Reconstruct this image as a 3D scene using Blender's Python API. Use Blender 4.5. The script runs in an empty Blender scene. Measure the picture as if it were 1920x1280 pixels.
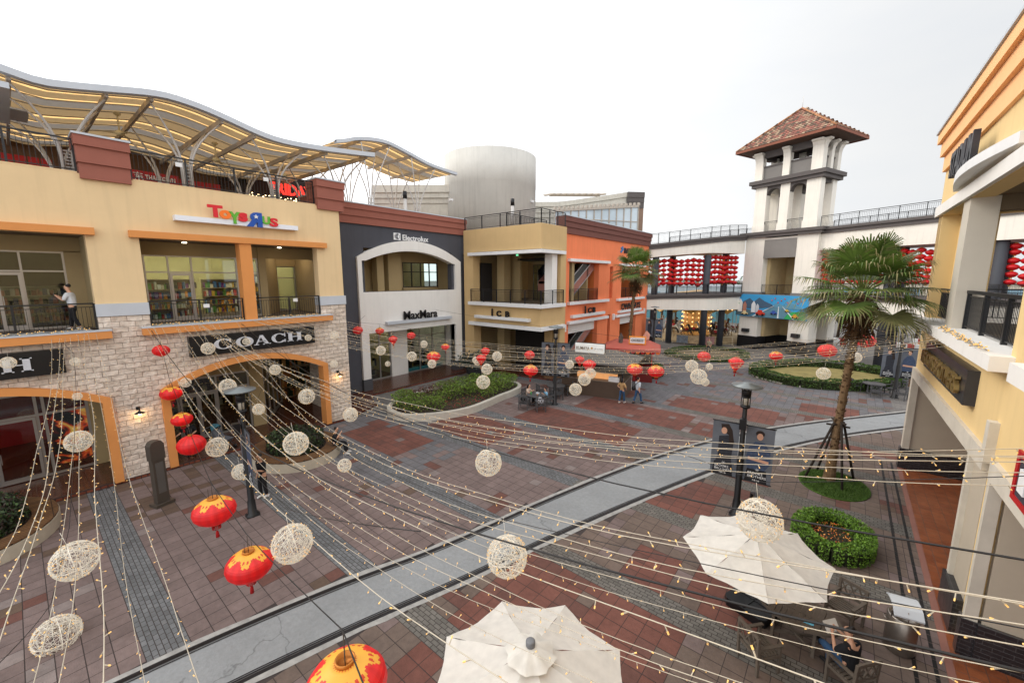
import bpy, math, random
import numpy as np
from mathutils import Vector, Matrix
random.seed(7)
R = math.radians
S = bpy.context.scene
COL = S.collection
# ---------------------------------------------------------------- camera, sky, sun, exposure
CAM = Vector((0, 0, 8.2)); FP = 765.0
TH = math.atan(119/765.0); PS = R(39.4)
cd = bpy.data.cameras.new('camera'); cam = bpy.data.objects.new('camera', cd); COL.objects.link(cam)
cam.location = CAM; cam.rotation_euler = (R(90)-TH, 0, PS)
cd.sensor_width = 36; cd.lens = FP/1920*36; cd.clip_end = 3000; cd.clip_start = 0.05
S.camera = cam
SUN_EL, SUN_AZ = R(34), R(-112)          # azimuth measured from +Y towards +X: low in the west, behind thin cloud
w = bpy.data.worlds.new('World'); S.world = w; w.use_nodes = True
nt = w.node_tree; nt.nodes.clear()
N = nt.nodes.new; Lk = nt.links.new
out = N('ShaderNodeOutputWorld'); mixs = N('ShaderNodeMixShader')
sky = N('ShaderNodeTexSky'); sky.sky_type = 'NISHITA'; sky.sun_disc = False
sky.sun_elevation = SUN_EL; sky.sun_rotation = SUN_AZ; sky.air_density = 1.5; sky.dust_density = 4
b1 = N('ShaderNodeBackground'); b1.inputs[1].default_value = 0.10; Lk(sky.outputs[0], b1.inputs[0])
b2 = N('ShaderNodeBackground'); b2.inputs[1].default_value = 1.0
tc = N('ShaderNodeTexCoord'); no = N('ShaderNodeTexNoise'); no.inputs['Scale'].default_value = 2.2; no.inputs['Detail'].default_value = 5
mp = N('ShaderNodeMapping'); mp.inputs['Scale'].default_value = (1, 1, 3.0); Lk(tc.outputs['Generated'], mp.inputs[0]); Lk(mp.outputs[0], no.inputs['Vector'])
cr = N('ShaderNodeValToRGB'); Lk(no.outputs[0], cr.inputs[0])
cr.color_ramp.elements[0].position = .3; cr.color_ramp.elements[0].color = (.79, .815, .85, 1)
cr.color_ramp.elements[1].position = .72; cr.color_ramp.elements[1].color = (.89, .89, .885, 1)
# added cloud brightness behind the camera to lift the left facades, dimmer ahead
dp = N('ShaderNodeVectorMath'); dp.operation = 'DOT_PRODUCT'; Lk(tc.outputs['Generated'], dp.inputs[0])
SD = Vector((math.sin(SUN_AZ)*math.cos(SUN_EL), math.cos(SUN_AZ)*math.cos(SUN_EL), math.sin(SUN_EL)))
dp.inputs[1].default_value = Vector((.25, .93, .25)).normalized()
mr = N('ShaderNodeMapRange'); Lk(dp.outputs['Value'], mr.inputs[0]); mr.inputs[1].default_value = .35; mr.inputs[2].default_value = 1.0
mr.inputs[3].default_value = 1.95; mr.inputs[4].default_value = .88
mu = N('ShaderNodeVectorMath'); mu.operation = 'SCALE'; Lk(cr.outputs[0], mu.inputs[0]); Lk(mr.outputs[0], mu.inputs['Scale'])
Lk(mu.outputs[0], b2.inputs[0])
mixs.inputs[0].default_value = .93
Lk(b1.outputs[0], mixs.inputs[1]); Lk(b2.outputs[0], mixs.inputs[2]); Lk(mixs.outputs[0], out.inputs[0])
sd = bpy.data.lights.new('sun', 'SUN'); sd.energy = 1.25; sd.angle = R(28); sd.color = (1, .93, .82)
so = bpy.data.objects.new('sun', sd); COL.objects.link(so); so.rotation_euler = (-SD).to_track_quat('-Z', 'Y').to_euler(); so.location = (-30, 10, 40)
S.view_settings.view_transform = 'Standard'; S.view_settings.look = 'None'; S.view_settings.exposure = 0.22; S.view_settings.gamma = 1
S.render.engine = 'CYCLES'
S.cycles.max_bounces = 7; S.cycles.transparent_max_bounces = 12; S.cycles.caustics_reflective = False; S.cycles.caustics_refractive = False

# ---------------------------------------------------------------- measuring helpers (photo point -> point in the place)
_F = Vector((-math.sin(PS)*math.cos(TH), math.cos(PS)*math.cos(TH), -math.sin(TH))); _R = Vector((math.cos(PS), math.sin(PS), 0)); _U = _R.cross(_F)
def ray(px, py): return _F*FP+_R*(px-960)+_U*(640-py)
def G(px, py, z=0.0): d = ray(px, py); return CAM+d*((z-CAM.z)/d.z)
def AX(px, py, x): d = ray(px, py); return CAM+d*(x/d.x)

# ---------------------------------------------------------------- materials
def rgb(r, g, b):
    f = lambda c: (c/255/12.92) if c/255 <= .04045 else ((c/255+.055)/1.055)**2.4
    return (f(r), f(g), f(b), 1)
MATS = {}
def mat(name, col, rough=.75, metal=0, var=.12, vscale=1.5, bump=0., bscale=30, emit=None, estr=1, spec=.4, attr=False, streak=0):
    if name in MATS: return MATS[name]
    m = bpy.data.materials.new(name); m.use_nodes = True; t = m.node_tree; n = t.nodes; l = t.links
    p = n['Principled BSDF']; p.inputs['Roughness'].default_value = rough; p.inputs['Metallic'].default_value = metal
    p.inputs['Specular IOR Level'].default_value = spec
    tc = n.new('ShaderNodeTexCoord'); nz = n.new('ShaderNodeTexNoise'); nz.inputs['Scale'].default_value = vscale; nz.inputs['Detail'].default_value = 6; nz.inputs['Roughness'].default_value = .65
    l.new(tc.outputs['Object'], nz.inputs['Vector'])
    mr = n.new('ShaderNodeMapRange'); l.new(nz.outputs[0], mr.inputs[0]); mr.inputs[1].default_value = .25; mr.inputs[2].default_value = .75
    mr.inputs[3].default_value = 1-var; mr.inputs[4].default_value = 1+var
    mx = n.new('ShaderNodeVectorMath'); mx.operation = 'SCALE'
    if attr:
        a = n.new('ShaderNodeAttribute'); a.attribute_name = 'Col'; l.new(a.outputs['Color'], mx.inputs[0])
    else: mx.inputs[0].default_value = col[:3]
    l.new(mr.outputs[0], mx.inputs['Scale']); last = mx.outputs[0]
    if streak:   # rain stains: vertical streaks with a shape of their own
        mp = n.new('ShaderNodeMapping'); mp.inputs['Scale'].default_value = (2.2, 2.2, .12); l.new(tc.outputs['Object'], mp.inputs[0])
        n2 = n.new('ShaderNodeTexNoise'); n2.inputs['Scale'].default_value = 2; n2.inputs['Detail'].default_value = 5; l.new(mp.outputs[0], n2.inputs['Vector'])
        m2 = n.new('ShaderNodeMapRange'); l.new(n2.outputs[0], m2.inputs[0]); m2.inputs[1].default_value = .5; m2.inputs[2].default_value = .75; m2.inputs[3].default_value = 1; m2.inputs[4].default_value = 1-streak
        m3 = n.new('ShaderNodeVectorMath'); m3.operation = 'SCALE'; l.new(last, m3.inputs[0]); l.new(m2.outputs[0], m3.inputs['Scale']); last = m3.outputs[0]
    l.new(last, p.inputs['Base Color'])
    if bump:
        nb = n.new('ShaderNodeTexNoise'); nb.inputs['Scale'].default_value = bscale; nb.inputs['Detail'].default_value = 5; l.new(tc.outputs['Object'], nb.inputs['Vector'])
        bp = n.new('ShaderNodeBump'); bp.inputs['Strength'].default_value = bump; bp.inputs['Distance'].default_value = .02; l.new(nb.outputs[0], bp.inputs['Height']); l.new(bp.outputs[0], p.inputs['Normal'])
    if emit:
        p.inputs['Emission Color'].default_value = emit; p.inputs['Emission Strength'].default_value = estr
    MATS[name] = m; return m
def brickmat(name, c1, c2, mortar, bw, bh, ms=.02, axes='yz', bump=.5, rough=.8, spec=.3, offset=.5, sq=1, nb=.35, mixc=0.):
    if name in MATS: return MATS[name]
    m = bpy.data.materials.new(name); m.use_nodes = True; t = m.node_tree; n = t.nodes; l = t.links
    p = n['Principled BSDF']; p.inputs['Roughness'].default_value = rough; p.inputs['Specular IOR Level'].default_value = spec
    tc = n.new('ShaderNodeTexCoord'); sp = n.new('ShaderNodeSeparateXYZ'); cb = n.new('ShaderNodeCombineXYZ')
    l.new(tc.outputs['Object'], sp.inputs[0]); l.new(sp.outputs['XYZ'.index(axes[0].upper())], cb.inputs[0]); l.new(sp.outputs['XYZ'.index(axes[1].upper())], cb.inputs[1])
    b = n.new('ShaderNodeTexBrick'); l.new(cb.outputs[0], b.inputs['Vector']); b.offset = offset; b.squash = sq; b.inputs['Scale'].default_value = 1
    b.inputs['Color1'].default_value = c1; b.inputs['Color2'].default_value = c2; b.inputs['Mortar'].default_value = mortar
    b.inputs['Mortar Size'].default_value = ms; b.inputs['Mortar Smooth'].default_value = .3; b.inputs['Brick Width'].default_value = bw; b.inputs['Row Height'].default_value = bh
    nz = n.new('ShaderNodeTexNoise'); nz.inputs['Scale'].default_value = 5; nz.inputs['Detail'].default_value = 8; l.new(tc.outputs['Object'], nz.inputs['Vector'])
    mr = n.new('ShaderNodeMapRange'); l.new(nz.outputs[0], mr.inputs[0]); mr.inputs[1].default_value = .3; mr.inputs[2].default_value = .7; mr.inputs[3].default_value = .82; mr.inputs[4].default_value = 1.15
    mx = n.new('ShaderNodeVectorMath'); mx.operation = 'SCALE'; l.new(b.outputs[0], mx.inputs[0]); l.new(mr.outputs[0], mx.inputs['Scale']); l.new(mx.outputs[0], p.inputs['Base Color'])
    m1 = n.new('ShaderNodeMath'); m1.operation = 'MULTIPLY'; l.new(nz.outputs[0], m1.inputs[0]); m1.inputs[1].default_value = nb*2
    ms_ = n.new('ShaderNodeMath'); ms_.operation = 'SUBTRACT'; l.new(m1.outputs[0], ms_.inputs[0]); l.new(b.outputs['Fac'], ms_.inputs[1])
    bp = n.new('ShaderNodeBump'); bp.inputs['Strength'].default_value = bump; bp.inputs['Distance'].default_value = .06; l.new(ms_.outputs[0], bp.inputs['Height']); l.new(bp.outputs[0], p.inputs['Normal'])
    MATS[name] = m; return m
def glassmat(name='window_glass', tint=(.75, .82, .8, 1), gl=.03):
    if name in MATS: return MATS[name]
    m = bpy.data.materials.new(name); m.use_nodes = True; t = m.node_tree; n = t.nodes; l = t.links; n.remove(n['Principled BSDF'])
    o = n['Material Output']; tr = n.new('ShaderNodeBsdfTransparent'); tr.inputs[0].default_value = tint; g = n.new('ShaderNodeBsdfGlossy'); g.inputs['Roughness'].default_value = .02; g.inputs[0].default_value = (.9, .95, 1, 1)
    fr = n.new('ShaderNodeLayerWeight'); fr.inputs[0].default_value = .25
    mm = n.new('ShaderNodeMath'); mm.operation = 'MULTIPLY_ADD'; l.new(fr.outputs['Fresnel'], mm.inputs[0]); mm.inputs[1].default_value = .55; mm.inputs[2].default_value = gl; mm.use_clamp = True
    mx = n.new('ShaderNodeMixShader'); l.new(mm.outputs[0], mx.inputs[0]); l.new(tr.outputs[0], mx.inputs[1]); l.new(g.outputs[0], mx.inputs[2]); l.new(mx.outputs[0], o.inputs[0])
    MATS[name] = m; return m
def fabmat(name, col, trans=.35, emit=0., rough=.6, attr=False):
    if name in MATS: return MATS[name]
    m = bpy.data.materials.new(name); m.use_nodes = True; t = m.node_tree; n = t.nodes; l = t.links; p = n['Principled BSDF']; o = n['Material Output']
    p.inputs['Roughness'].default_value = rough; tl = n.new('ShaderNodeBsdfTranslucent'); mx = n.new('ShaderNodeMixShader'); mx.inputs[0].default_value = trans
    tc = n.new('ShaderNodeTexCoord'); nz = n.new('ShaderNodeTexNoise'); nz.inputs['Scale'].default_value = 6; nz.inputs['Detail'].default_value = 4; l.new(tc.outputs['Object'], nz.inputs['Vector'])
    mr = n.new('ShaderNodeMapRange'); l.new(nz.outputs[0], mr.inputs[0]); mr.inputs[3].default_value = .8; mr.inputs[4].default_value = 1.2
    sc = n.new('ShaderNodeVectorMath'); sc.operation = 'SCALE'; l.new(mr.outputs[0], sc.inputs['Scale'])
    if attr: a = n.new('ShaderNodeAttribute'); a.attribute_name = 'Col'; l.new(a.outputs['Color'], sc.inputs[0])
    else: sc.inputs[0].default_value = col[:3]
    l.new(sc.outputs[0], p.inputs['Base Color']); l.new(sc.outputs[0], tl.inputs[0])
    if emit: l.new(sc.outputs[0], p.inputs['Emission Color']); p.inputs['Emission Strength'].default_value = emit
    l.new(p.outputs[0], mx.inputs[1]); l.new(tl.outputs[0], mx.inputs[2]); l.new(mx.outputs[0], o.inputs[0])
    MATS[name] = m; return m

YELLOW = mat('pale_yellow_stucco', rgb(226, 198, 154), .9, var=.05, vscale=.7, bump=.15, bscale=60, streak=.07)
YELLOWB = mat('sunny_yellow_stucco', rgb(230, 200, 144), .9, var=.04, vscale=.7, bump=.12, bscale=60, streak=.06)
STONE = brickmat('split_stone', rgb(228, 214, 200), rgb(208, 192, 176), rgb(168, 150, 136), .46, .21, .010, 'yz', .9, nb=1.0)
ORT = mat('ochre_trim', rgb(216, 144, 80), .8, var=.05, bump=.1, bscale=50)
WHITE = mat('white_paint', rgb(226, 226, 226), .7, var=.04, streak=.05)
GREYCAP = mat('grey_flashing', rgb(190, 195, 202), .5, var=.05)
BROWN = mat('terracotta_siding', rgb(150, 92, 78), .85, var=.06, bump=.1)
CHAR = mat('charcoal_stucco', rgb(76, 77, 84), .9, var=.07, vscale=.8, bump=.1, streak=.1)
LGREY = mat('light_grey_stucco', rgb(232, 229, 224), .9, var=.04, vscale=.8, bump=.08, streak=.05)
TAN = mat('tan_stucco', rgb(200, 170, 122), .9, var=.05, vscale=.8, bump=.1, streak=.05)
ORANGE = mat('orange_stucco', rgb(238, 132, 88), .9, var=.06, vscale=.7, bump=.1, streak=.08)
CREAM = mat('cream_stucco', rgb(234, 228, 217), .9, var=.05, vscale=.8, bump=.08, streak=.10)
DGREY = mat('dark_grey_trim', rgb(92, 86, 84), .8, var=.08)
MGREY = mat('mid_grey_panel', rgb(128, 124, 120), .8, var=.06)
BLACK = mat('black_metal', rgb(20, 20, 23), .45, var=.1, spec=.5)
BLK2 = mat('black_plastic', rgb(22, 22, 24), .35, var=.05)
COLG = mat('grey_column_paint', rgb(62, 64, 70), .7, var=.08)
ALU = mat('aluminium_frame', rgb(170, 166, 162), .35, .6, var=.04)
ALUD = mat('dark_aluminium', rgb(60, 58, 56), .4, .4)
INW = mat('interior_cream', rgb(200, 186, 140), .9)
INB = mat('interior_brown', rgb(96, 74, 54), .9)
INT = mat('balcony_beige_wall', rgb(166, 146, 108), .9, var=.05)
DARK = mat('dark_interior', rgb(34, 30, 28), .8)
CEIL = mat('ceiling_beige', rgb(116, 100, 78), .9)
LAMPW = mat('lit_downlight', (1, 1, 1, 1), emit=(1, .85, .6, 1), estr=9)
LAMPS = mat('shop_light_panel', (1, 1, 1, 1), emit=(1, .84, .6, 1), estr=11)
GLASS = glassmat()
TILE = brickmat('glazed_brown_tile', rgb(98, 56, 40), rgb(80, 44, 32), rgb(70, 50, 44), .3, .15, .012, 'xy', .2, rough=.25, spec=.6)
CONCX = mat('concrete', rgb(146, 148, 150), .85, var=.16, vscale=2.2, bump=.3, bscale=25)
KERB = mat('pale_kerb_stone', rgb(190, 184, 172), .85, var=.12, vscale=3, bump=.3)
REDP = mat('red_paint', rgb(176, 26, 28), .5)
SPLIT = {'balcony_column', 'black_brick_plinth', 'white_band', 'dark_shop', 'shaft_column', 'bracket_column', 'downlight', 'notice_plate', 'plinth', 'mannequin', 'shop_light', 'yellow_pier', 'return_wall', 'red_slat_panel', 'roller_shutter_box', 'ceiling'}
GLEAF = mat('_leaf', (0, 0, 0, 1), .6, attr=True, var=.15)

# ---------------------------------------------------------------- mesh helpers
class MB:
    def __init__(s): s.v = []; s.f = []; s.m = []; s.c = None; s.sm = []; s.pc = []
    def add(s, vs, fs, m=0, sm=False):
        s.pc.append((len(s.v), len(s.f))); o = len(s.v); s.v += [tuple(v) for v in vs]; s.f += [tuple(i+o for i in f) for f in fs]; s.m += [m]*len(fs); s.sm += [sm]*len(fs); return s
    def box(s, x0, x1, y0, y1, z0, z1, m=0, M=None):
        vs = [(x0, y0, z0), (x1, y0, z0), (x1, y1, z0), (x0, y1, z0), (x0, y0, z1), (x1, y0, z1), (x1, y1, z1), (x0, y1, z1)]
        if M is not None: vs = [tuple(M @ Vector(v)) for v in vs]
        return s.add(vs, [(3, 2, 1, 0), (4, 5, 6, 7), (0, 1, 5, 4), (1, 2, 6, 5), (2, 3, 7, 6), (3, 0, 4, 7)], m)
    def bar(s, a, b, w, h=None, m=0, up=(0, 0, 1)):
        a = Vector(a); b = Vector(b); h = h or w; d = (b-a); L = d.length
        if L < 1e-6: return s
        d /= L; u = Vector(up)
        if abs(d.dot(u)) > .98: u = Vector((1, 0, 0))
        r = d.cross(u).normalized(); u = r.cross(d)
        M = Matrix((( r.x, d.x, u.x, a.x), (r.y, d.y, u.y, a.y), (r.z, d.z, u.z, a.z), (0, 0, 0, 1)))
        return s.box(-w/2, w/2, 0, L, -h/2, h/2, m, M)
    def tube(s, pts, r, n=8, m=0, cap=True, sm=True):
        P = [Vector(p) for p in pts]; k = len(P); rs = r if isinstance(r, (list, tuple)) else [r]*k
        vs = []; prev = None
        for i, p in enumerate(P):
            d = (P[min(i+1, k-1)]-P[max(i-1, 0)]).normalized()
            if prev is None:
                u = Vector((0, 0, 1)) if abs(d.z) < .9 else Vector((1, 0, 0)); u = (u-d*u.dot(d)).normalized()
            else: u = (prev-d*prev.dot(d)).normalized()
            prev = u; v2 = d.cross(u)
            for j in range(n):
                a = 2*math.pi*j/n; vs.append(p+(u*math.cos(a)+v2*math.sin(a))*rs[i])
        fs = [(i*n+j, i*n+(j+1) % n, (i+1)*n+(j+1) % n, (i+1)*n+j) for i in range(k-1) for j in range(n)]
        if cap: fs += [tuple(range(n))[::-1], tuple(range((k-1)*n, k*n))]
        return s.add(vs, fs, m, sm)
    def lathe(s, prof, c=(0, 0, 0), n=24, m=0, sm=True, rib=0):
        vs = []
        for r, z in prof:
            for j in range(n):
                a = 2*math.pi*j/n; q = r*(1-rib*(j % 2)); vs.append((c[0]+q*math.cos(a), c[1]+q*math.sin(a), c[2]+z))
        k = len(prof); fs = [(i*n+j, i*n+(j+1) % n, (i+1)*n+(j+1) % n, (i+1)*n+j) for i in range(k-1) for j in range(n)]
        if prof[0][0] > 1e-4: fs.append(tuple(range(n))[::-1])
        if prof[-1][0] > 1e-4: fs.append(tuple(range((k-1)*n, k*n)))
        return s.add(vs, fs, m, sm)
    def prism(s, poly, a, b, ax='z', m=0):    # polygon extruded along an axis
        def P(p, t): return {'z': (p[0], p[1], t), 'x': (t, p[0], p[1]), 'y': (p[0], t, p[1])}[ax]
        n = len(poly); vs = [P(p, a) for p in poly]+[P(p, b) for p in poly]
        fs = [tuple(range(n))[::-1], tuple(range(n, 2*n))]+[(i, (i+1) % n, n+(i+1) % n, n+i) for i in range(n)]
        return s.add(vs, fs, m)
    def strip(s, A, B, m=0, sm=False):        # quads between two polylines
        n = len(A); return s.add(list(A)+list(B), [(i, i+1, n+i+1, n+i) for i in range(n-1)], m, sm)
    def build(s, name, mats, parent=None, M=None, kind=None, cols=None):
        me = bpy.data.meshes.new(name); me.from_pydata(s.v, [], s.f)
        for x in (mats if isinstance(mats, (list, tuple)) else [mats]): me.materials.append(x)
        me.polygons.foreach_set('material_index', s.m); me.polygons.foreach_set('use_smooth', s.sm)
        if cols is not None:
            ca = me.color_attributes.new('Col', 'FLOAT_COLOR', 'CORNER'); arr = []
            for p, c in zip(me.polygons, cols): arr += list(c)*p.loop_total
            ca.data.foreach_set('color', arr)
        me.validate(); me.update()
        o = bpy.data.objects.new(name, me); COL.objects.link(o)
        if M is not None: o.matrix_world = M
        if parent: o.parent = parent
        if kind: o['kind'] = kind
        return o
def tag(o, label, cat=None, group=None):
    o['label'] = label
    if cat: o['category'] = cat
    if group: o['group'] = group
    return o
def thing(name, label, cat, loc=(0, 0, 0), rz=0, group=None):
    o = bpy.data.objects.new(name, None); COL.objects.link(o); o.location = loc; o.rotation_euler = (0, 0, rz); o.empty_display_size = .1
    return tag(o, label, cat, group)
KIDS = {}
def dup(o, loc=None, rz=None, label=None, group=None, scale=None):
    c = o.copy(); COL.objects.link(c)
    if loc is not None: c.location = loc
    if rz is not None: c.rotation_euler = (0, 0, rz)
    if scale is not None: c.scale = scale
    if label: c['label'] = label
    if group: c['group'] = group
    def rec(s, d):
        for ch in [k for k in s.children if k.name in COL.objects]:
            k = ch.copy(); COL.objects.link(k); k.parent = d; rec(ch, k)
    rec(o, c); return c
def grid_wall(mb, x0, x1, y0, y1, z0, z1, holes, m=0):   # a wall along y with rectangular openings
    ys = sorted({y0, y1, *[h[0] for h in holes], *[h[1] for h in holes]}); zs = sorted({z0, z1, *[h[2] for h in holes], *[h[3] for h in holes]})
    ys = [y for y in ys if y0 <= y <= y1]; zs = [z for z in zs if z0 <= z <= z1]
    for a, b in zip(ys, ys[1:]):
        run = None
        for c, d in zip(zs, zs[1:]):
            hole = any(h[0] <= (a+b)/2 <= h[1] and h[2] <= (c+d)/2 <= h[3] for h in holes)
            if hole:
                if run: mb.box(x0, x1, a, b, run[0], run[1], m); run = None
            else: run = (run[0], d) if run else (c, d)
        if run: mb.box(x0, x1, a, b, run[0], run[1], m)
TX = {'+x': Matrix(((0, 0, 1), (1, 0, 0), (0, 1, 0))), '-x': Matrix(((0, 0, -1), (-1, 0, 0), (0, 1, 0))), '-y': Matrix(((1, 0, 0), (0, 0, -1), (0, 1, 0)))}
def text(name, body, mt, face, pos, w, h, parent=None, ext=.03, off=0., shear=0):
    c = bpy.data.curves.new('t', 'FONT'); c.body = body; c.size = 1; c.offset = off; c.extrude = .5; c.resolution_u = 3; c.shear = shear
    o = bpy.data.objects.new('t', c); COL.objects.link(o); dg = bpy.context.evaluated_depsgraph_get(); me = bpy.data.meshes.new_from_object(o.evaluated_get(dg)); bpy.data.objects.remove(o)
    me.name = name; n = len(me.vertices); a = np.empty(n*3); me.vertices.foreach_get('co', a); a = a.reshape(n, 3); lo = a.min(0); hi = a.max(0)
    a = (a-lo)/(hi-lo)*np.array([w, h, ext]); Mx = np.array(TX[face] if isinstance(face, str) else face); a = a@Mx.T+np.array(pos)
    me.vertices.foreach_set('co', a.ravel()); me.materials.clear(); me.materials.append(mt); me.update()
    ob = bpy.data.objects.new(name, me); COL.objects.link(ob)
    if parent: ob.parent = parent
    return ob
def railing(A, B, h=1.0, post=1.6, bal=.13, pr=.03, toprail=.05, parent=None, name='railing', mt=None, z0=None, build=True, mb=None):
    A = Vector(A); B = Vector(B); d = B-A; L = Vector((d.x, d.y, 0)).length; n = max(1, round(L/post)); mb = mb or MB(); U = Vector((0, 0, 1))
    for i in range(n+1):
        p = A+d*(i/n); mb.bar(p, p+U*h, pr*2)
    mb.bar(A+U*h, B+U*h, toprail*1.4, toprail); mb.bar(A+U*(h-.13), B+U*(h-.13), .025); mb.bar(A+U*.09, B+U*.09, .03)
    k = int(L/bal)
    for i in range(1, k):
        p = A+d*(i/k); mb.bar(p+U*.09, p+U*(h-.13), .014)
    return mb.build(name, mt or BLACK, parent) if build else mb
def planter_leaves(mb, cols, pts, size, pal, n=1, flat=.4):
    for p in pts:
        for _ in range(n):
            c = Vector(p); nrm = Vector((random.gauss(0, 1), random.gauss(0, 1), random.gauss(0, 1)+flat)).normalized()
            a = nrm.orthogonal().normalized(); a.rotate(Matrix.Rotation(random.random()*6.28, 3, nrm)); b = nrm.cross(a); s = size*random.uniform(.6, 1.3)
            mb.add([c-a*s*.5, c-b*s*.28, c+a*s*.5+nrm*s*.1, c+b*s*.28], [(0, 1, 2, 3)]); k = random.uniform(.65, 1.3); q = random.choice(pal); cols.append((q[0]*k, q[1]*k, q[2]*k, 1))
# ---------------------------------------------------------------- ground, paving, tram track
GB = brickmat('far_paving', rgb(120, 116, 112), rgb(104, 100, 98), rgb(84, 80, 78), .6, .3, .012, 'xy', .1)
g = MB(); g.add([(-900, -60, 0), (900, -60, 0), (900, 1500, 0), (-900, 1500, 0)], [(0, 1, 2, 3)]); g.build('ground', GB, kind='structure')
TN = [(-11.3, -4), (-10.86, .39), (-10.03, 4.22), (-8.94, 7.73), (-7.91, 12.18), (-6.5, 17.12), (-4.5, 22.16), (-1.44, 27.51), (3.47, 34.32), (7, 39)]
TS = [(-9.6, -4), (-9.1, .6), (-8.35, 3.8), (-7.35, 7.0), (-6.4, 10.4), (-5.15, 14.3), (-3.6, 18.6), (-1.9, 22.6), (.7, 27.1), (4.6, 32.4), (9, 37.6)]
def poly_at(P, y):
    for (a, b), (c, d) in zip(P, P[1:]):
        if b <= y <= d: return a+(c-a)*(y-b)/(d-b)
    return P[0][0] if y < P[0][1] else P[-1][0]
MAU = rgb(117, 101, 97); RED = rgb(112, 72, 62); RED2 = rgb(102, 69, 61); GRY = rgb(103, 101, 103); BRN = rgb(98, 80, 68); TAUPE = rgb(108, 93, 84); LT = rgb(130, 118, 114)
REDS = [(-20.3, -15.5, 10.2, 12.6), (-17.6, -12.9, 13.4, 16.9), (-14.6, -8.1, 18.0, 21.0), (-13.2, -6.4, 22.0, 25.0), (-8.5, -2.6, 26.2, 29.2), (-5.8, -4.2, 22.0, 24.4), (-1.8, 1.2, 29, 32.5),
        (-6.7, -2.2, 5.8, 8.9), (-6.9, -4.6, 2.2, 4.9), (-5.0, -3.1, 13.9, 17.0), (-2.4, -.9, 9.9, 12.8), (-.9, 2.2, 4.5, 6.9), (-4.3, -2.9, 10.0, 11.4), (-1.0, 2.4, 24.5, 25.6), (-4, -.4, 2.0, 4.8), (-3.6, -1.9, 17.9, 18.6), (-16.5, -11, 26, 28.5), (-21, -19.4, 18, 20.6)]
def paver_col(x, y):
    r = random.random
    for a, b, c, d in REDS:
        if a <= x <= b and c <= y <= d:
            if r() < .985: return RED if r() < .85 else RED2
    if x < -17.6 and y < 9 and r() < .28: return BRN
    h = math.sin(x*3.1+y*1.7)+math.sin(x*1.3-y*2.3)+math.sin(int(x/1.2)*5.1+int(y/1.2)*7.7)
    if h > 2.0: return RED2 if r() < .8 else BRN
    if x > poly_at(TS, y): return TAUPE if r() < .8 else MAU
    if 8.4 < y < 17 and x < -13.5: return GRY if r() < .8 else MAU
    if y > 25.5 and x < -9: return GRY
    if y > 29: return GRY if r() < .8 else MAU
    return MAU if r() < .95 else LT
mb = MB(); cols = []
def pq(x0, x1, y0, y1, z, c, var=.10):
    mb.add([(x0, y0, z), (x1, y0, z), (x1, y1, z), (x0, y1, z)], [(0, 1, 2, 3)]); k = 1+random.uniform(-var, var); cols.append((c[0]*k, c[1]*k, c[2]*k, 1))
def in_track(x, y): return poly_at(TN, y)-.12 < x < poly_at(TS, y)+.12
bands = [.9+4.1*k-4.1 for k in range(11)]
y = -3.2; rows = []
while y < 42:
    nb = min([b for b in bands if b > y-.01] or [999])
    if abs(nb-y) < .01:
        rows.append((y, y+.75, 1)); y += .75
    else:
        n = max(1, round((nb-y)/.42)) if nb-y < 3.5 else None; st = (nb-y)/n if n else .42
        for _ in range(n or 1): rows.append((y, y+st, 0)); y += st
for y0, y1, cob in rows:
    if cob:
        for k in range(7):
            ya = y0+(y1-y0)*k/7; yb = y0+(y1-y0)*(k+1)/7; x = -21.9+(k % 2)*.1
            while x < 2.55:
                if not in_track(x+.1, ya):
                    c = rgb(108, 109, 110) if x < -8 else rgb(108, 104, 98)
                    pq(x+.008, x+.192, ya+.008, yb-.008, .012, c, .16)
                x += .2
    else:
        x = -21.9+random.choice((0, 0, .2))*0
        while x < 2.5:
            if not in_track(x+.21, (y0+y1)/2): pq(x+.007, x+.413, y0+.009, y1-.009, .012, paver_col(x+.21, (y0+y1)/2), .08)
            x += .42
PAV = mat('paver_stone', None, .8, attr=True, var=.14, vscale=7, bump=.3, bscale=40, spec=.35)
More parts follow.
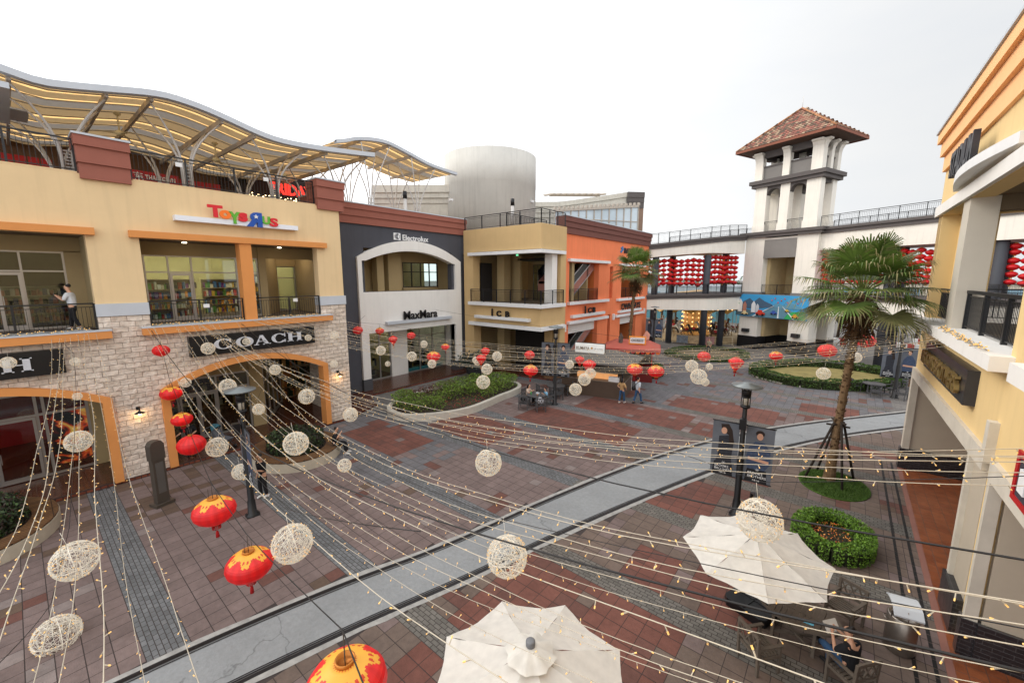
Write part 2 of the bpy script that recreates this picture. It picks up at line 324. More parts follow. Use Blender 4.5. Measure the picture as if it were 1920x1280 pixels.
def stain(m, sc, lo, hi, dark, crack=0):
    """large soft stains, small spots and (optional) hairline cracks multiplied into a material's colour"""
    t = m.node_tree; n = t.nodes; l = t.links; p = n['Principled BSDF']; src = p.inputs['Base Color'].links[0].from_socket; tc = n.new('ShaderNodeTexCoord')
    def mul(src, fac):
        v = n.new('ShaderNodeVectorMath'); v.operation = 'SCALE'; l.new(src, v.inputs[0]); l.new(fac, v.inputs['Scale']); return v.outputs[0]
    def mr(sock, a, b, c, d): q = n.new('ShaderNodeMapRange'); l.new(sock, q.inputs[0]); q.inputs[1].default_value = a; q.inputs[2].default_value = b; q.inputs[3].default_value = c; q.inputs[4].default_value = d; return q.outputs[0]
    z = n.new('ShaderNodeTexNoise'); z.inputs['Scale'].default_value = sc; z.inputs['Detail'].default_value = 7; z.inputs['Roughness'].default_value = .7; l.new(tc.outputs['Object'], z.inputs['Vector']); src = mul(src, mr(z.outputs[0], lo, hi, dark, 1.1))
    v = n.new('ShaderNodeTexVoronoi'); v.inputs['Scale'].default_value = 1.9; l.new(tc.outputs['Object'], v.inputs['Vector']); src = mul(src, mr(v.outputs['Distance'], .03, .06, .62, 1))
    if crack:
        z2 = n.new('ShaderNodeTexNoise'); z2.inputs['Scale'].default_value = 1.5; z2.inputs['Detail'].default_value = 4; l.new(tc.outputs['Object'], z2.inputs['Vector']); ad = n.new('ShaderNodeVectorMath'); ad.operation = 'MULTIPLY_ADD'; l.new(z2.outputs['Color'], ad.inputs[0]); ad.inputs[1].default_value = (.9, .9, .9); l.new(tc.outputs['Object'], ad.inputs[2])
        w = n.new('ShaderNodeTexVoronoi'); w.feature = 'DISTANCE_TO_EDGE'; w.inputs['Scale'].default_value = crack; l.new(ad.outputs[0], w.inputs['Vector']); src = mul(src, mr(w.outputs['Distance'], .0, .004, .6, 1))
    l.new(src, p.inputs['Base Color'])
stain(PAV, .8, .3, .6, .78)
mb.build('paving', PAV, kind='structure', cols=cols)
j = MB(); j.add([(-22, -3.3, .006), (2.6, -3.3, .006), (2.6, 42, .006), (-22, 42, .006)], [(0, 1, 2, 3)]); j.build('paving_bed', mat('paving_joint', rgb(66, 58, 56), .95), kind='structure')
def offs(P, d):
    o = []
    for i, p in enumerate(P):
        a = Vector(P[max(i-1, 0)]); b = Vector(P[min(i+1, len(P)-1)]); t = (b-a).normalized(); o.append((p[0]+t.y*d, p[1]-t.x*d))
    return o
def dens(P, n=6):
    o = []
    for i in range(len(P)-1):
        p0, p1, p2, p3 = [Vector(P[min(max(k, 0), len(P)-1)]) for k in (i-1, i, i+1, i+2)]
        for s in range(n):
            t = s/n; o.append(tuple(.5*((2*p1)+(p2-p0)*t+(2*p0-5*p1+4*p2-p3)*t*t+(3*p1-p0-3*p2+p3)*t**3)))
    return o+[tuple(P[-1])]
TNd, TSd = dens(TN), dens(TS)
z = lambda P, h: [(p[0], p[1], h) for p in P]
t = MB(); t.strip(z(offs(TNd, .1), .016), z(offs(TSd, -.1), .016)); 
TRK = mat('track_concrete', rgb(140, 142, 143), .85, var=.12, vscale=9, bump=.5, bscale=18); stain(TRK, .5, .3, .65, .88, .16)
t.build('tram_track_bed', TRK, kind='structure')
t = MB()
for P, s in ((TNd, -1), (TSd, 1)):
    jag = [(a+random.uniform(-.03, .03), b) for a, b in offs(P, s*.15)]
    t.strip(z(jag, .020), z(offs(P, 0), .020)) if s < 0 else t.strip(z(offs(P, 0), .020), z(jag, .020))
t.build('track_edge_strip', mat('pale_mortar', rgb(160, 158, 154), .9, var=.3, vscale=4, bump=.4), kind='structure')
t = MB()
for P, s in ((TNd, 1), (TSd, -1)):
    for a, b, h in ((.0, .07, .026), (.10, .14, .034), (.17, .20, .026)):
        A, B = offs(P, s*a), offs(P, s*b)
        if s < 0: A, B = B, A
        t.strip(z(A, h), z(B, h))
t.build('tram_rails', mat('rail_steel', rgb(46, 44, 46), .4, .5, var=.2, vscale=6), kind='structure')
# thin drain lines beside the right-hand arcade
t = MB()
for xx in (1.82, 2.16): 
    for k in range(60):
        y0 = 8+k*.27; t.box(xx, xx+.07, y0, y0+.25, .013, .018)
t.build('drain_slots', mat('drain_iron', rgb(44, 42, 42), .6, .4), kind='structure')
t = MB(); t.box(2.5, 9, -4, 23.8, -.1, .03); t.build('arcade_floor', brickmat('arcade_tile', rgb(146, 84, 52), rgb(128, 70, 44), rgb(106, 74, 60), .3, .3, .01, 'xy', .2, rough=.28, spec=.6, offset=0), kind='structure')
t = MB(); t.box(2.36, 2.5, 8, 23.9, -.1, .034); t.build('arcade_kerb', mat('arcade_kerb', rgb(140, 96, 84), .8), kind='structure')
t = MB(); t.prism([(-22.02, -9), (-22.02, 11.8), (-23, 14.2), (-25.3, 15.0), (-25.3, 25.6), (-17.6, 26.8), (-17.8, 38), (-30, 44), (-40, 30), (-36, -9)], -.1, .12); t.build('porch_floor', TILE, kind='structure')
t = MB(); EDG = [(-22.0, -9), (-22.0, 11.8)]; 
t.box(-22.05, -21.93, -9, 11.9, -.1, .124); t.box(-25.35, -25.2, 15.0, 25.6, -.1, .124)
t.bar((-25.3, 25.65, .06), (-17.6, 26.85, .06), .12, .13)
t.build('porch_step_edge', brickmat('red_step_brick', rgb(128, 70, 50), rgb(104, 54, 42), rgb(60, 46, 42), .2, .13, .02, 'yz', .4), kind='structure')
# ---------------------------------------------------------------- building A: yellow and split-stone corner block (left)
def arch_z(y, yc, zpk, hw=3.57, drop=1.02): return zpk-(y-yc)**2*drop/(hw*hw)
A = thing('shop_building', 'pale yellow shop building with split-stone ground floor, ochre trim and roof terrace', 'building', (-22, 2, 0))
def pieces(mb):
    E = mb.pc+[(len(mb.v), len(mb.f))]
    for (v0, f0), (v1, f1) in zip(E, E[1:]):
        q = MB(); q.v = mb.v[v0:v1]; q.f = [tuple(i-v0 for i in f) for f in mb.f[f0:f1]]; q.m = mb.m[f0:f1]; q.sm = mb.sm[f0:f1]; yield q
def PB(mb, name, m, root, **k):
    if name in SPLIT and len(mb.pc) > 1:
        for q in pieces(mb): o = PB1(q, name, m, root, **k)
        return o
    return PB1(mb, name, m, root, **k)
def PB1(mb, name, m, root, **k): o = mb.build(name, m, **k); o.parent = root; o.matrix_parent_inverse = Matrix.Translation(-root.location); return o
def PT(o, root): o.parent = root; o.matrix_parent_inverse = Matrix.Translation(-root.location); return o
YC2, YC1 = 7.02, -1.58
up = MB(); grid_wall(up, -22.5, -22, -8, 11.85, 7.22, 11.95, [(3.45, 10.5, 7.0, 9.78), (-5.2, 1.95, 7.0, 9.78)])
up.box(-26.4, -22.5, 11.55, 11.85, 7.22, 11.95); up.box(-22.5, -22.0, 3.45, 10.5, 9.779, 9.78)
PB(up, 'upper_wall', YELLOW, A)
st = MB()
for yc in (YC1, YC2):       # stone above each arch
    n = 28; ys = [yc-3.35+6.7*i/n for i in range(n+1)]
    for a, b in zip(ys, ys[1:]):
        za, zb = arch_z(a, yc, 4.3)-.02, arch_z(b, yc, 4.3)-.02
        st.add([(-22, a, za), (-22, b, zb), (-22, b, 6.25), (-22, a, 6.25)], [(0, 1, 2, 3)]); st.add([(-22.5, a, za), (-22.5, b, zb), (-22, b, zb), (-22, a, za)], [(0, 1, 2, 3)])
        st.add([(-22.5, a, za), (-22.5, b, zb), (-22.5, b, 6.25), (-22.5, a, 6.25)], [(3, 2, 1, 0)])
for a, b in ((-8, YC1-3.35), (YC1+3.35, YC2-3.35), (YC2+3.35, 11.9)): st.box(-22.5, -22, a, b, 0, 6.25)
for a, b in ((1.95, 3.45), (10.5, 11.9)): st.box(-22.6, -21.98, a, b, 6.25, 6.74)
st.box(-26.4, -22.5, 11.6, 11.9, 0, 6.74)
PB(st, 'stone_wall', STONE, A)
b = MB(); b.box(-22.6, -21.93, 1.93, 3.47, 6.74, 7.22); b.box(-22.6, -21.93, 10.48, 11.93, 6.74, 7.22); b.box(-26.3, -22.5, 11.56, 11.93, 6.74, 7.22); PB(b, 'white_band', GREYCAP, A)
for nm, (a, b_) in (('lintel', (3.15, 10.95)), ('lintel', (-6, 2.2))):
    m = MB(); m.box(-22.05, -21.75, a, b_, 9.77, 10.03); PB(m, nm, ORT, A)
for a, b_ in ((3.15, 10.98), (-6, 2.25)):
    m = MB(); m.box(-22.05, -21.68, a, b_, 5.92, 6.2); s_ = PB(m, 'window_sill', ORT, A)
    m = MB(); m.box(-22.5, -21.66, a-.02, b_+.02, 6.2, 6.25); PB(m, 'sill_cap', GREYCAP, A)
m = MB(); m.box(-22.4, -21.85, 6.87, 7.36, 6.25, 9.77); PB(m, 'balcony_column', ORT, A)
for yc in (YC1, YC2):
    m = MB(); n = 32; o_, i_ = [], []
    for k in range(n+1):
        y_ = yc-3.57+7.14*k/n; o_.append((y_, arch_z(y_, yc, 4.58)+.0))
        y2 = yc-3.29+6.58*k/n; i_.append((y2, arch_z(y2, yc, 4.3)))
    poly = [(yc-3.57, .12)]+o_+[(yc+3.57, .12), (yc+3.29, .12)]+i_[::-1]+[(yc-3.29, .12)]
    # split into quads for a clean frame
    L = [(yc-3.57, .12)]+o_+[(yc+3.57, .12)]; I = [(yc-3.29, .12)]+i_+[(yc+3.29, .12)]
    for k in range(len(L)-1):
        q = [L[k], L[k+1], I[k+1], I[k]]; m.prism(q, -22.4, -21.82, 'x')
    PB(m, 'arch_frame', ORT, A)
# recessed balconies: floor, ceiling, cheek walls, shop fronts
fl = MB(); fl.box(-32, -22.06, -7.9, 11.5, 5.95, 6.2); PB(fl, 'balcony_floor', mat('balcony_tile', rgb(96, 78, 66), .5), A)
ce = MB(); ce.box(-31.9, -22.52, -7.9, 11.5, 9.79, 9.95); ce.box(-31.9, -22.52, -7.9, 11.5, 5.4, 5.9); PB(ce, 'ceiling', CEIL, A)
ck = MB()
ck.box(-24.4, -22.5, 1.95, 3.4, 6.2, 9.79)          # pier between the balconies
ck.box(-24.4, -24.2, -8, 11.5, 9.22, 9.79)          # wall above the glazing
ck.box(-24.4, -24.2, 1.47, 1.95, 6.2, 9.25); ck.box(-24.4, -24.2, 3.4, 3.82, 6.2, 9.25)
ck.prism([(-24.4, 8.45), (-24.2, 8.45), (-26.6, 10.2), (-26.8, 10.0)], 6.2, 9.79); ck.box(-24.45, -24.15, 8.4, 8.75, 6.2, 9.79)
ck.box(-27, -26.6, 9.9, 11.5, 8.9, 9.79); ck.box(-26.6, -22.5, 11.3, 11.5, 6.2, 9.79)
PB(ck, 'balcony_wall', INT, A)
def shopfront(root, x, ya, yb, z0, z1, zt, mull, door=None, mt=None, gm=None, fw=.06, inner=None):
    """glazed shop front in the plane x, between ya and yb: frame, panes and a door"""
    f = MB(); xs = (x-.05, x+.05)
    f.box(*xs, ya, yb, z0, z0+.08); f.box(*xs, ya, yb, z1-fw, z1); f.box(x-.045, x+.045, ya, yb, zt-fw/2, zt+fw/2)
    for y_ in [ya+fw/2, *mull, yb-fw/2]: f.box(x-.052, x+.052, y_-fw/2, y_+fw/2, z0, z1)
    fo = PB(f, 'shop_window', mt or ALU, root)
    p = MB(); p.box(x-.01, x+.0, ya, yb, z0+.05, z1-.02); po = p.build('pane', gm or GLASS); po.parent = fo; po.matrix_parent_inverse = Matrix.Identity(4)
    if door:
        for d0, d1 in door:
            d = MB(); w_ = .09
            d.box(x+.055, x+.1, d0, d0+w_, z0+.02, zt-.05); d.box(x+.055, x+.1, d1-w_, d1, z0+.02, zt-.05); d.box(x+.056, x+.099, d0+w_, d1-w_, zt-.15, zt-.05); d.box(x+.056, x+.099, d0+w_, d1-w_, z0+.02, z0+.2)
            do = PB(d, 'door', mt or ALU, root); h = MB(); h.bar((x+.15, d0+.12, z0+.9), (x+.15, d0+.12, z0+1.3), .025); h.bar((x+.1, d0+.12, z0+.95), (x+.15, d0+.12, z0+.95), .02); h.bar((x+.1, d0+.12, z0+1.25), (x+.15, d0+.12, z0+1.25), .02)
            ho = h.build('handle', ALU); ho.parent = do
shopfront(A, -24.3, 3.82, 8.4, 6.22, 9.22, 8.46, [4.68, 5.55, 7.4], door=[(4.7, 5.5)])
shopfront(A, -24.3, -7, 1.47, 6.22, 9.22, 8.46, [-3, -1.6, -.3, .32], door=[(-.35, .3)])
shopfront(A, -26.75, 10.2, 11.3, 6.22, 8.9, 8.2, [])
# shelves and goods inside
PALG = [rgb(*c) for c in ((196, 60, 40), (230, 150, 40), (60, 120, 180), (230, 220, 200), (90, 150, 70), (220, 180, 60), (120, 60, 130), (240, 240, 240), (40, 40, 60))]
GOODS = mat('shop_goods', None, .6, attr=True)
def shelves(root, x, ya, yb, z0, h, facing=1, levels=4, dens_=.16, name='shelf_unit', pal=PALG, frame=None):
    s = MB(); c = []; wc = rgb(170, 150, 120)
    def bx(*a, col=wc): s.box(*a); c.extend([col]*6)
    bx(x-.03, x, ya, yb, z0, z0+h)
    for k in range(levels+1): bx(x, x+.36*facing, ya, yb, z0+h*k/levels, z0+h*k/levels+.03)
    for k in range(levels):
        y_ = ya+.05
        while y_ < yb-.1:
            w_ = random.uniform(.06, dens_); hh = random.uniform(.45, .9)*(h/levels-.06); q = random.choice(pal)
            bx(x+.05*facing, x+random.uniform(.2, .34)*facing, y_, y_+w_, z0+h*k/levels+.03, z0+h*k/levels+.03+hh, col=q); y_ += w_+.015
    o = s.build(name, GOODS, cols=c); o.parent = root; o.matrix_parent_inverse = Matrix.Translation(-root.location)
    return o
rm = MB(); rm.box(-31.9, -31.7, 3.4, 11.5, 6.2, 9.79); rm.box(-31.7, -24.45, 3.3, 3.5, 6.2, 9.79); rm.box(-31.7, -27, 11.3, 11.49, 6.2, 9.79)
PB(rm, 'shop_back_wall', mat('shop_green_cream', rgb(206, 198, 150), .9, var=.1, vscale=.4), A)
rm = MB(); rm.box(-29, -28.8, -8, 3.2, 6.2, 9.79); rm.box(-28.8, -24.45, 3.0, 3.2, 6.2, 9.79); PB(rm, 'shop_back_wall', mat('shop_dark_wall', rgb(86, 62, 50), .9), A)
for ya, yb, x in ((3.6, 6.6, -28.6), (6.9, 9.5, -28.6), (9.8, 11.2, -30), (3.7, 5.6, -26.2)): shelves(A, x, ya, yb, 6.2, 1.9 if x > -29 else 2.2)
shelves(A, -28.7, -6, 2.8, 6.2, 1.6, pal=[rgb(180, 110, 90), rgb(120, 50, 40), rgb(200, 180, 160), rgb(60, 60, 90), rgb(30, 30, 30)])
m = MB(); 
for x_ in (-25.3, -27, -28.8, -30.4):
    for y_ in (4.3, 5.6, 7.0, 8.6, 10.4): m.box(x_-.3, x_+.3, y_-.3, y_+.3, 9.74, 9.785)
for x_ in (-25.2, -26.8): 
    for y_ in (-3, -1.4, 0, 1.2): m.box(x_-.15, x_+.15, y_-.15, y_+.15, 9.74, 9.785)
PB(m, 'shop_light', LAMPS, A)
m = MB(); m.lathe([(.09, 0), (.09, .03)], (-23.4, 9.2, 9.755), 12); m.lathe([(.09, 0), (.09, .03)], (-23.4, 5.2, 9.755), 12); PB(m, 'downlight', LAMPW, A)
# arch interiors (ground floor)
ck = MB()
ck.box(-25.0, -22.5, 1.95, 3.5, .12, 5.4); ck.box(-24.9, -24.7, 3.5, 8, 3.3, 5.4); ck.box(-24.95, -24.6, 7.6, 8.25, .12, 5.4)
ck.prism([(-24.7, 8.2), (-24.9, 8.3), (-28.2, 10.4), (-28.0, 10.4)], 3.6, 5.4); ck.box(-22.5, -22.52, 3.5, 3.7, .12, 1)
ck.box(-30, -29.8, 8.2, 14, .12, 5.4)
ck.box(-25, -24.8, -8, 1.95, 3.7, 5.4); ck.box(-25, -24.8, 1.5, 1.95, .12, 3.7)
PB(ck, 'arcade_wall', INT, A)
shopfront(A, -24.75, 3.5, 7.6, .14, 3.3, 2.5, [4.5, 6.1], door=[(4.55, 5.3), (5.3, 6.05)], fw=.09)
shopfront(A, -24.85, -7, 1.5, .14, 3.7, 2.75, [-2.4, -1.2, .05, .25], door=[(-1.15, .0)], fw=.09)
PHW = mat('display_window_frame', rgb(96, 86, 78), .5)
f = MB(); 
for k in range(5):
    a = Vector((-24.8, 8.3, 0)).lerp(Vector((-28.1, 10.4, 0)), k/4); f.bar(a+Vector((0, 0, .12)), a+Vector((0, 0, 3.6)), .07)
f.bar((-24.8, 8.3, 2.5), (-28.1, 10.4, 2.5), .07); f.bar((-24.8, 8.3, .2), (-28.1, 10.4, .2), .12); fo = PB(f, 'angled_window', ALU, A)
p = MB(); p.add([(-24.85, 8.3, .15), (-28.1, 10.37, .15), (-28.1, 10.37, 3.6), (-24.85, 8.3, 3.6)], [(0, 1, 2, 3)]); po = p.build('pane', GLASS); po.parent = fo
rm = MB(); rm.box(-31.4, -31.2, 2.5, 9.9, .12, 5.4); rm.box(-31.2, -25, 2.6, 2.8, .12, 5.4); PB(rm, 'shop_back_wall', INB, A)
shelves(A, -30.9, 3.2, 8.0, .12, 2.6, levels=5, pal=[rgb(120, 70, 40), rgb(60, 36, 26), rgb(190, 140, 90), rgb(220, 210, 190), rgb(20, 20, 20)])
shelves(A, -27.9, 3.4, 5.6, .12, 1.1, levels=2, pal=[rgb(120, 70, 40), rgb(60, 36, 26), rgb(230, 200, 150)])
shelves(A, -29.4, 10.3, 13.2, .12, 2.8, levels=4, pal=[rgb(90, 70, 50), rgb(190, 120, 60), rgb(40, 60, 30), rgb(210, 170, 110)])
m = MB()
for x_ in (-26, -28, -30): 
    for y_ in (3.6, 5, 6.4, 7.4): m.box(x_-.14, x_+.14, y_-.14, y_+.14, 5.36, 5.395)
    for y_ in (-4, -2, 0): m.box(x_-.14, x_+.14, y_-.14, y_+.14, 5.36, 5.395)
PB(m, 'shop_light', LAMPS, A)
# red shop interior with its big picture panel (left arch)
rm = MB(); rm.box(-31, -30.8, -8, 1.9, .12, 5.4); rm.box(-30.9, -24.95, 1.7, 1.94, .12, 5.4); PB(rm, 'shop_back_wall', mat('red_shop_wall', rgb(170, 24, 26), .7), A)
m = MB(); m.box(-24.98, -24.93, -7, 1.5, 2.8, 3.65); PB(m, 'red_blind', mat('dark_red_blind', rgb(130, 16, 22), .7), A)
fb = mat('picture_panel', (0, 0, 0, 1), .4)
t_ = fb.node_tree; nn = t_.nodes; ll = t_.links; pr_ = nn['Principled BSDF']; tcx = nn.new('ShaderNodeTexCoord'); wv = nn.new('ShaderNodeTexNoise'); wv.inputs['Scale'].default_value = 1.3; wv.inputs['Distortion'].default_value = 2.5; wv.inputs['Detail'].default_value = 2
ll.new(tcx.outputs['Object'], wv.inputs['Vector']); cr_ = nn.new('ShaderNodeValToRGB'); ll.new(wv.outputs[0], cr_.inputs[0]); e_ = cr_.color_ramp.elements
e_[0].position = .44; e_[0].color = rgb(14, 10, 12); e_[1].position = .75; e_[1].color = rgb(250, 190, 90); q_ = e_.new(.52); q_.color = rgb(90, 20, 14); q_ = e_.new(.6); q_.color = rgb(230, 70, 30)
ll.new(cr_.outputs[0], pr_.inputs['Base Color']); ll.new(cr_.outputs[0], pr_.inputs['Emission Color']); pr_.inputs['Emission Strength'].default_value = .45
m = MB(); m.box(-25.6, -25.5, .35, 1.45, .3, 2.9); PB(m, 'picture_panel', fb, A)
# ground-floor wall lamps are things of their own; roof shingle blocks
def shingle_block(root, y0, y1, x=-22, z=(13.25, 12.9, 12.32, 11.77), mt=BROWN, name='shingle_block', deep=1.0, cap=True, ends=.08):
    m = MB(); offs_ = (.30, .22, .14)
    for k in range(3): m.box(x-deep, x+offs_[k], y0-ends*(1-k*.35), y1+ends*(1-k*.35), z[k+1], z[k]-(.0 if k == 0 else .002))
    o = PB(m, name, mt, root)
    if cap:
        c = MB(); c.box(x-deep-.02, x+.34, y0-ends-.03, y1+ends+.03, z[0], z[0]+.07); co = c.build('cap_flashing', GREYCAP); co.parent = o
    return o
shingle_block(A, 2.08, 3.42); shingle_block(A, 10.68, 12.05)
c = MB(); c.box(-22.55, -21.99, -8, 2.0, 11.951, 12.0); c.box(-22.55, -21.99, 3.5, 10.6, 11.951, 12.0); PB(c, 'parapet_cap', YELLOW, A)
PT(railing((-22.15, 3.5, 12.0), (-22.15, 10.6, 12.0), 1.13, 1.75), A); PT(railing((-22.15, -6, 12.0), (-22.15, 2.0, 12.0), 1.13, 1.6), A)
PT(railing((-22.05, 3.5, 6.25), (-22.05, 6.85, 6.25), 1.0, 1.7, .11), A); PT(railing((-22.05, 7.4, 6.25), (-22.05, 10.45, 6.25), 1.0, 1.6, .11), A); PT(railing((-22.05, -6, 6.25), (-22.05, 1.9, 6.25), 1.0, 1.9, .11), A)
tf = MB(); tf.box(-34, -22.5, -8, 11.8, 11.6, 11.9); tf.box(-40, -27.05, 11.8, 25, 11.6, 11.9); PB(tf, 'terrace_floor', MGREY, A)
m = MB()
for y_, z_ in ((-.9+.9, 12.75), (8.2, 12.75), (5.3, 6.9), (9.1, 7.0), (4.9, 12.75)): m.box(-22.0, -21.98, y_, y_+.22, z_, z_+.16)
PB(m, 'notice_plate', WHITE, A)
# ---------------------------------------------------------------- signs on building A
WBAR = mat('white_sign_ledge', rgb(232, 234, 240), .5, var=.02)
s = thing('toy_shop_sign', 'multicoloured toy shop letters standing on a long white ledge under the roof terrace', 'sign', (-21.9, 4.6, 10.6))
def ST(o, s): o.parent = s; o.matrix_parent_inverse = Matrix.Translation(-s.location); return o
m = MB(); m.box(-22, -21.65, 4.6, 9.48, 10.55, 10.76); ST(m.build('sign_ledge', WBAR), s)
SR, SO, SG, SB = [mat(n_, c_, .4, var=.02) for n_, c_ in (('sign_red', rgb(214, 30, 44)), ('sign_orange', rgb(248, 120, 30)), ('sign_green', rgb(96, 172, 50)), ('sign_blue', rgb(24, 78, 166)))]
for ch, mt_, y0, w_, h_, zb in (('T', SR, 5.74, .56, .52, 10.80), ('o', SO, 6.16, .44, .38, 10.77), ('Y', SG, 6.5, .46, .52, 10.60), ('s', SR, 6.88, .37, .40, 10.72), ('U', SG, 7.84, .36, .36, 10.70), ('S', SR, 8.16, .38, .40, 10.62)):
    ST(text('letter', ch, mt_, '+x', (-21.66, y0, zb), w_, h_, ext=.08, off=.05), s)
Rm = Matrix(((0, 0, 1), (-1, 0, 0), (0, 1, 0)))
ST(text('letter', 'R', SB, Rm, (-21.66, 7.84, 10.53), .66, .66, ext=.10, off=.07), s)
m = MB(); pts = [(7.58+(.11 if k % 2 == 0 else .045)*math.sin(k*math.pi/5), 10.99+(.11 if k % 2 == 0 else .045)*math.cos(k*math.pi/5)) for k in range(10)]; m.prism(pts, -21.56, -21.53, 'x'); ST(m.build('star', WHITE), s)
SILV = mat('silver_lettering', rgb(206, 208, 214), .4, var=.03)
def serif_letter(mb, ch, y, z, w_, h_, x=-21.72, e=.05):
    """high-contrast wide serif capitals"""
    th, tn = w_*.24, h_*.07
    def B(a, b, c, d): mb.box(x, x+e, y+a, y+b, z+c, z+d)
    if ch == 'H':
        for o_ in (.08*w_, w_-.08*w_-th): B(o_, o_+th, 0, h_); B(o_-.07*w_, o_+th+.07*w_, 0, tn); B(o_-.07*w_, o_+th+.07*w_, h_-tn, h_)
        B(.08*w_+th, w_-.08*w_-th, h_*.47, h_*.47+tn)
    elif ch == 'A':
        mb.prism([(y+w_*.42, z+h_), (y+w_*.58, z+h_), (y+w_*.95, z), (y+w_*.66, z)], x, x+e, 'x'); mb.prism([(y+w_*.42, z+h_), (y+w_*.5, z+h_*.9), (y+w_*.17, z), (y+w_*.11, z)], x, x+e*.98, 'x')
        B(.02*w_, .3*w_, 0, tn); B(.56*w_, 1.04*w_, 0, tn); B(.24*w_, .74*w_, h_*.32, h_*.32+tn)
    else:
        n = 36; a0, a1 = (0, 2*math.pi) if ch == 'O' else (R(38), R(322))
        for k in range(n):
            t0 = a0+(a1-a0)*k/n; t1 = a0+(a1-a0)*(k+1)/n; P = []
            for t_, (rx, ry) in ((t0, (.5, .5)), (t1, (.5, .5)), (t1, (.27, .44)), (t0, (.27, .44))): P.append((y+w_*(.5+rx*math.cos(t_)), z+h_*(.5+ry*math.sin(t_))))
            mb.prism(P, x, x+e, 'x')
        if ch == 'C': B(w_*.84, w_*.91, h_*.62, h_*.98); B(w_*.84, w_*.91, h_*.04, h_*.32)
def coach_sign(y0, y1, lab, lets):
    s = thing('wall_sign', lab, 'sign', (-22, y0, 4.8)); m = MB(); m.box(-22, -21.72, y0, y1, 4.8, 5.68); ST(m.build('sign_board', BLK2), s)
    L = MB()
    for ch, y_, w_ in lets: serif_letter(L, ch, y_, 5.02, w_, .46)
    ST(L.build('lettering', SILV), s); return s
coach_sign(4.58, 9.93, 'long black board with wide silver serif capitals COACH above the middle arch', [('C', 5.45, .72), ('O', 6.3, .72), ('A', 7.02, .72), ('C', 7.82, .70), ('H', 8.55, .72)])
coach_sign(-4.6, .92, 'black board with large silver serif letter H cut by the left edge of the photo', [('C', -3.9, .72), ('O', -3.0, .72), ('A', -2.3, .72), ('C', -1.45, .7), ('H', -.55, .72)])
def wall_lamp(y_, lab):
    s = thing('wall_lamp', lab, 'lamp', (-22, y_, 2.8), group='gooseneck lamps on the stone wall'); m = MB(); m.lathe([(.07, 0), (.07, .04)], (0, 0, 0), 12); 
    m = MB(); m.tube([(-22, y_, 2.95), (-21.85, y_, 2.98), (-21.72, y_, 2.9)], .018); m.box(-22, -21.97, y_-.06, y_+.06, 2.88, 3.02); ST(m.build('arm', BLK2), s)
    m = MB(); m.lathe([(.03, .1), (.05, .07), (.17, 0), (.16, -.01)], (-21.72, y_, 2.80), 16); ST(m.build('lamp_shade', BLK2), s)
    m = MB(); m.lathe([(.0, -.1), (.05, -.08), (.06, -.03), (.03, 0)], (-21.72, y_, 2.80), 12); ST(m.build('bulb', mat('warm_bulb', (1, 1, 1, 1), emit=(1, .55, .18, 1), estr=14)), s)
    l = bpy.data.lights.new('bulb_light', 'POINT'); l.energy = 5; l.color = (1, .62, .28); l.shadow_soft_size = .05; lo = bpy.data.objects.new('bulb_light', l); COL.objects.link(lo); lo.location = (-21.72, y_, 2.66); lo.parent = s; lo.matrix_parent_inverse = Matrix.Translation(-s.location)
wall_lamp(2.7, 'lit black gooseneck lamp on the stone pier between the two arches'); wall_lamp(11.18, 'lit black gooseneck lamp on the stone wall right of the middle arch')
# ---------------------------------------------------------------- building B: charcoal block with pale arch
B_ = thing('shop_building', 'charcoal shop building with a tall light grey arched frame and brown shingle parapet', 'building', (-26.5, 20, 0))
X = -26.5
def arc2(y, zc, drop, yc=19.9, hw=4.9): return zc-(y-yc)**2*drop/(hw*hw)
m = MB(); grid_wall(m, X-.5, X, 11.9, 25.9, .1, 11.9, [(15.9, 24.3, -1, 4.25), (15.9, 24.1, 7.22, 10.3)])
PB(m, 'upper_wall', CHAR, B_)
m = MB(); n = 30
IN = lambda y: arc2(y, 10.22, .85, 19.97, 4.1)
OUT = lambda y: arc2(y, 11.0, 1.4, 20.1, 4.85)
ya, yb = 15.9, 24.1
for k in range(n):      # arch head
    a = 15.3+9.7*k/n; b = 15.3+9.7*(k+1)/n
    lo = lambda y: IN(y) if ya <= y <= yb else 7.2
    if b <= ya+.01 or a >= yb-.01: m.prism([(a, 7.2), (a, OUT(a)), (b, OUT(b)), (b, 7.2)], X-.4, X+.2, 'x')
    else: m.prism([(a, IN(max(a, ya))), (a, OUT(a)), (b, OUT(b)), (b, IN(min(b, yb)))], X-.4, X+.2, 'x')
m.box(X-.4, X+.2, 15.3, 25.0, 4.25, 7.2); m.box(X-.4, X+.2, 15.3, 15.9, .95, 4.25); m.box(X-.4, X+.2, 24.3, 25.0, .95, 4.25)
PB(m, 'arch_frame', LGREY, B_)
m = MB(); m.box(X-.45, X+.25, 15.25, 15.95, .1, .95); m.box(X-.45, X+.25, 24.2, 25.05, .1, .95); m.box(X-.5, X+.05, 11.9, 15.2, .1, .5); PB(m, 'plinth', mat('grey_plinth', rgb(78, 78, 82), .7), B_)
shingle_block(B_, 12.1, 25.75, X, z=(13.15, 12.8, 12.35, 11.85), name='parapet', deep=.6, ends=.0)
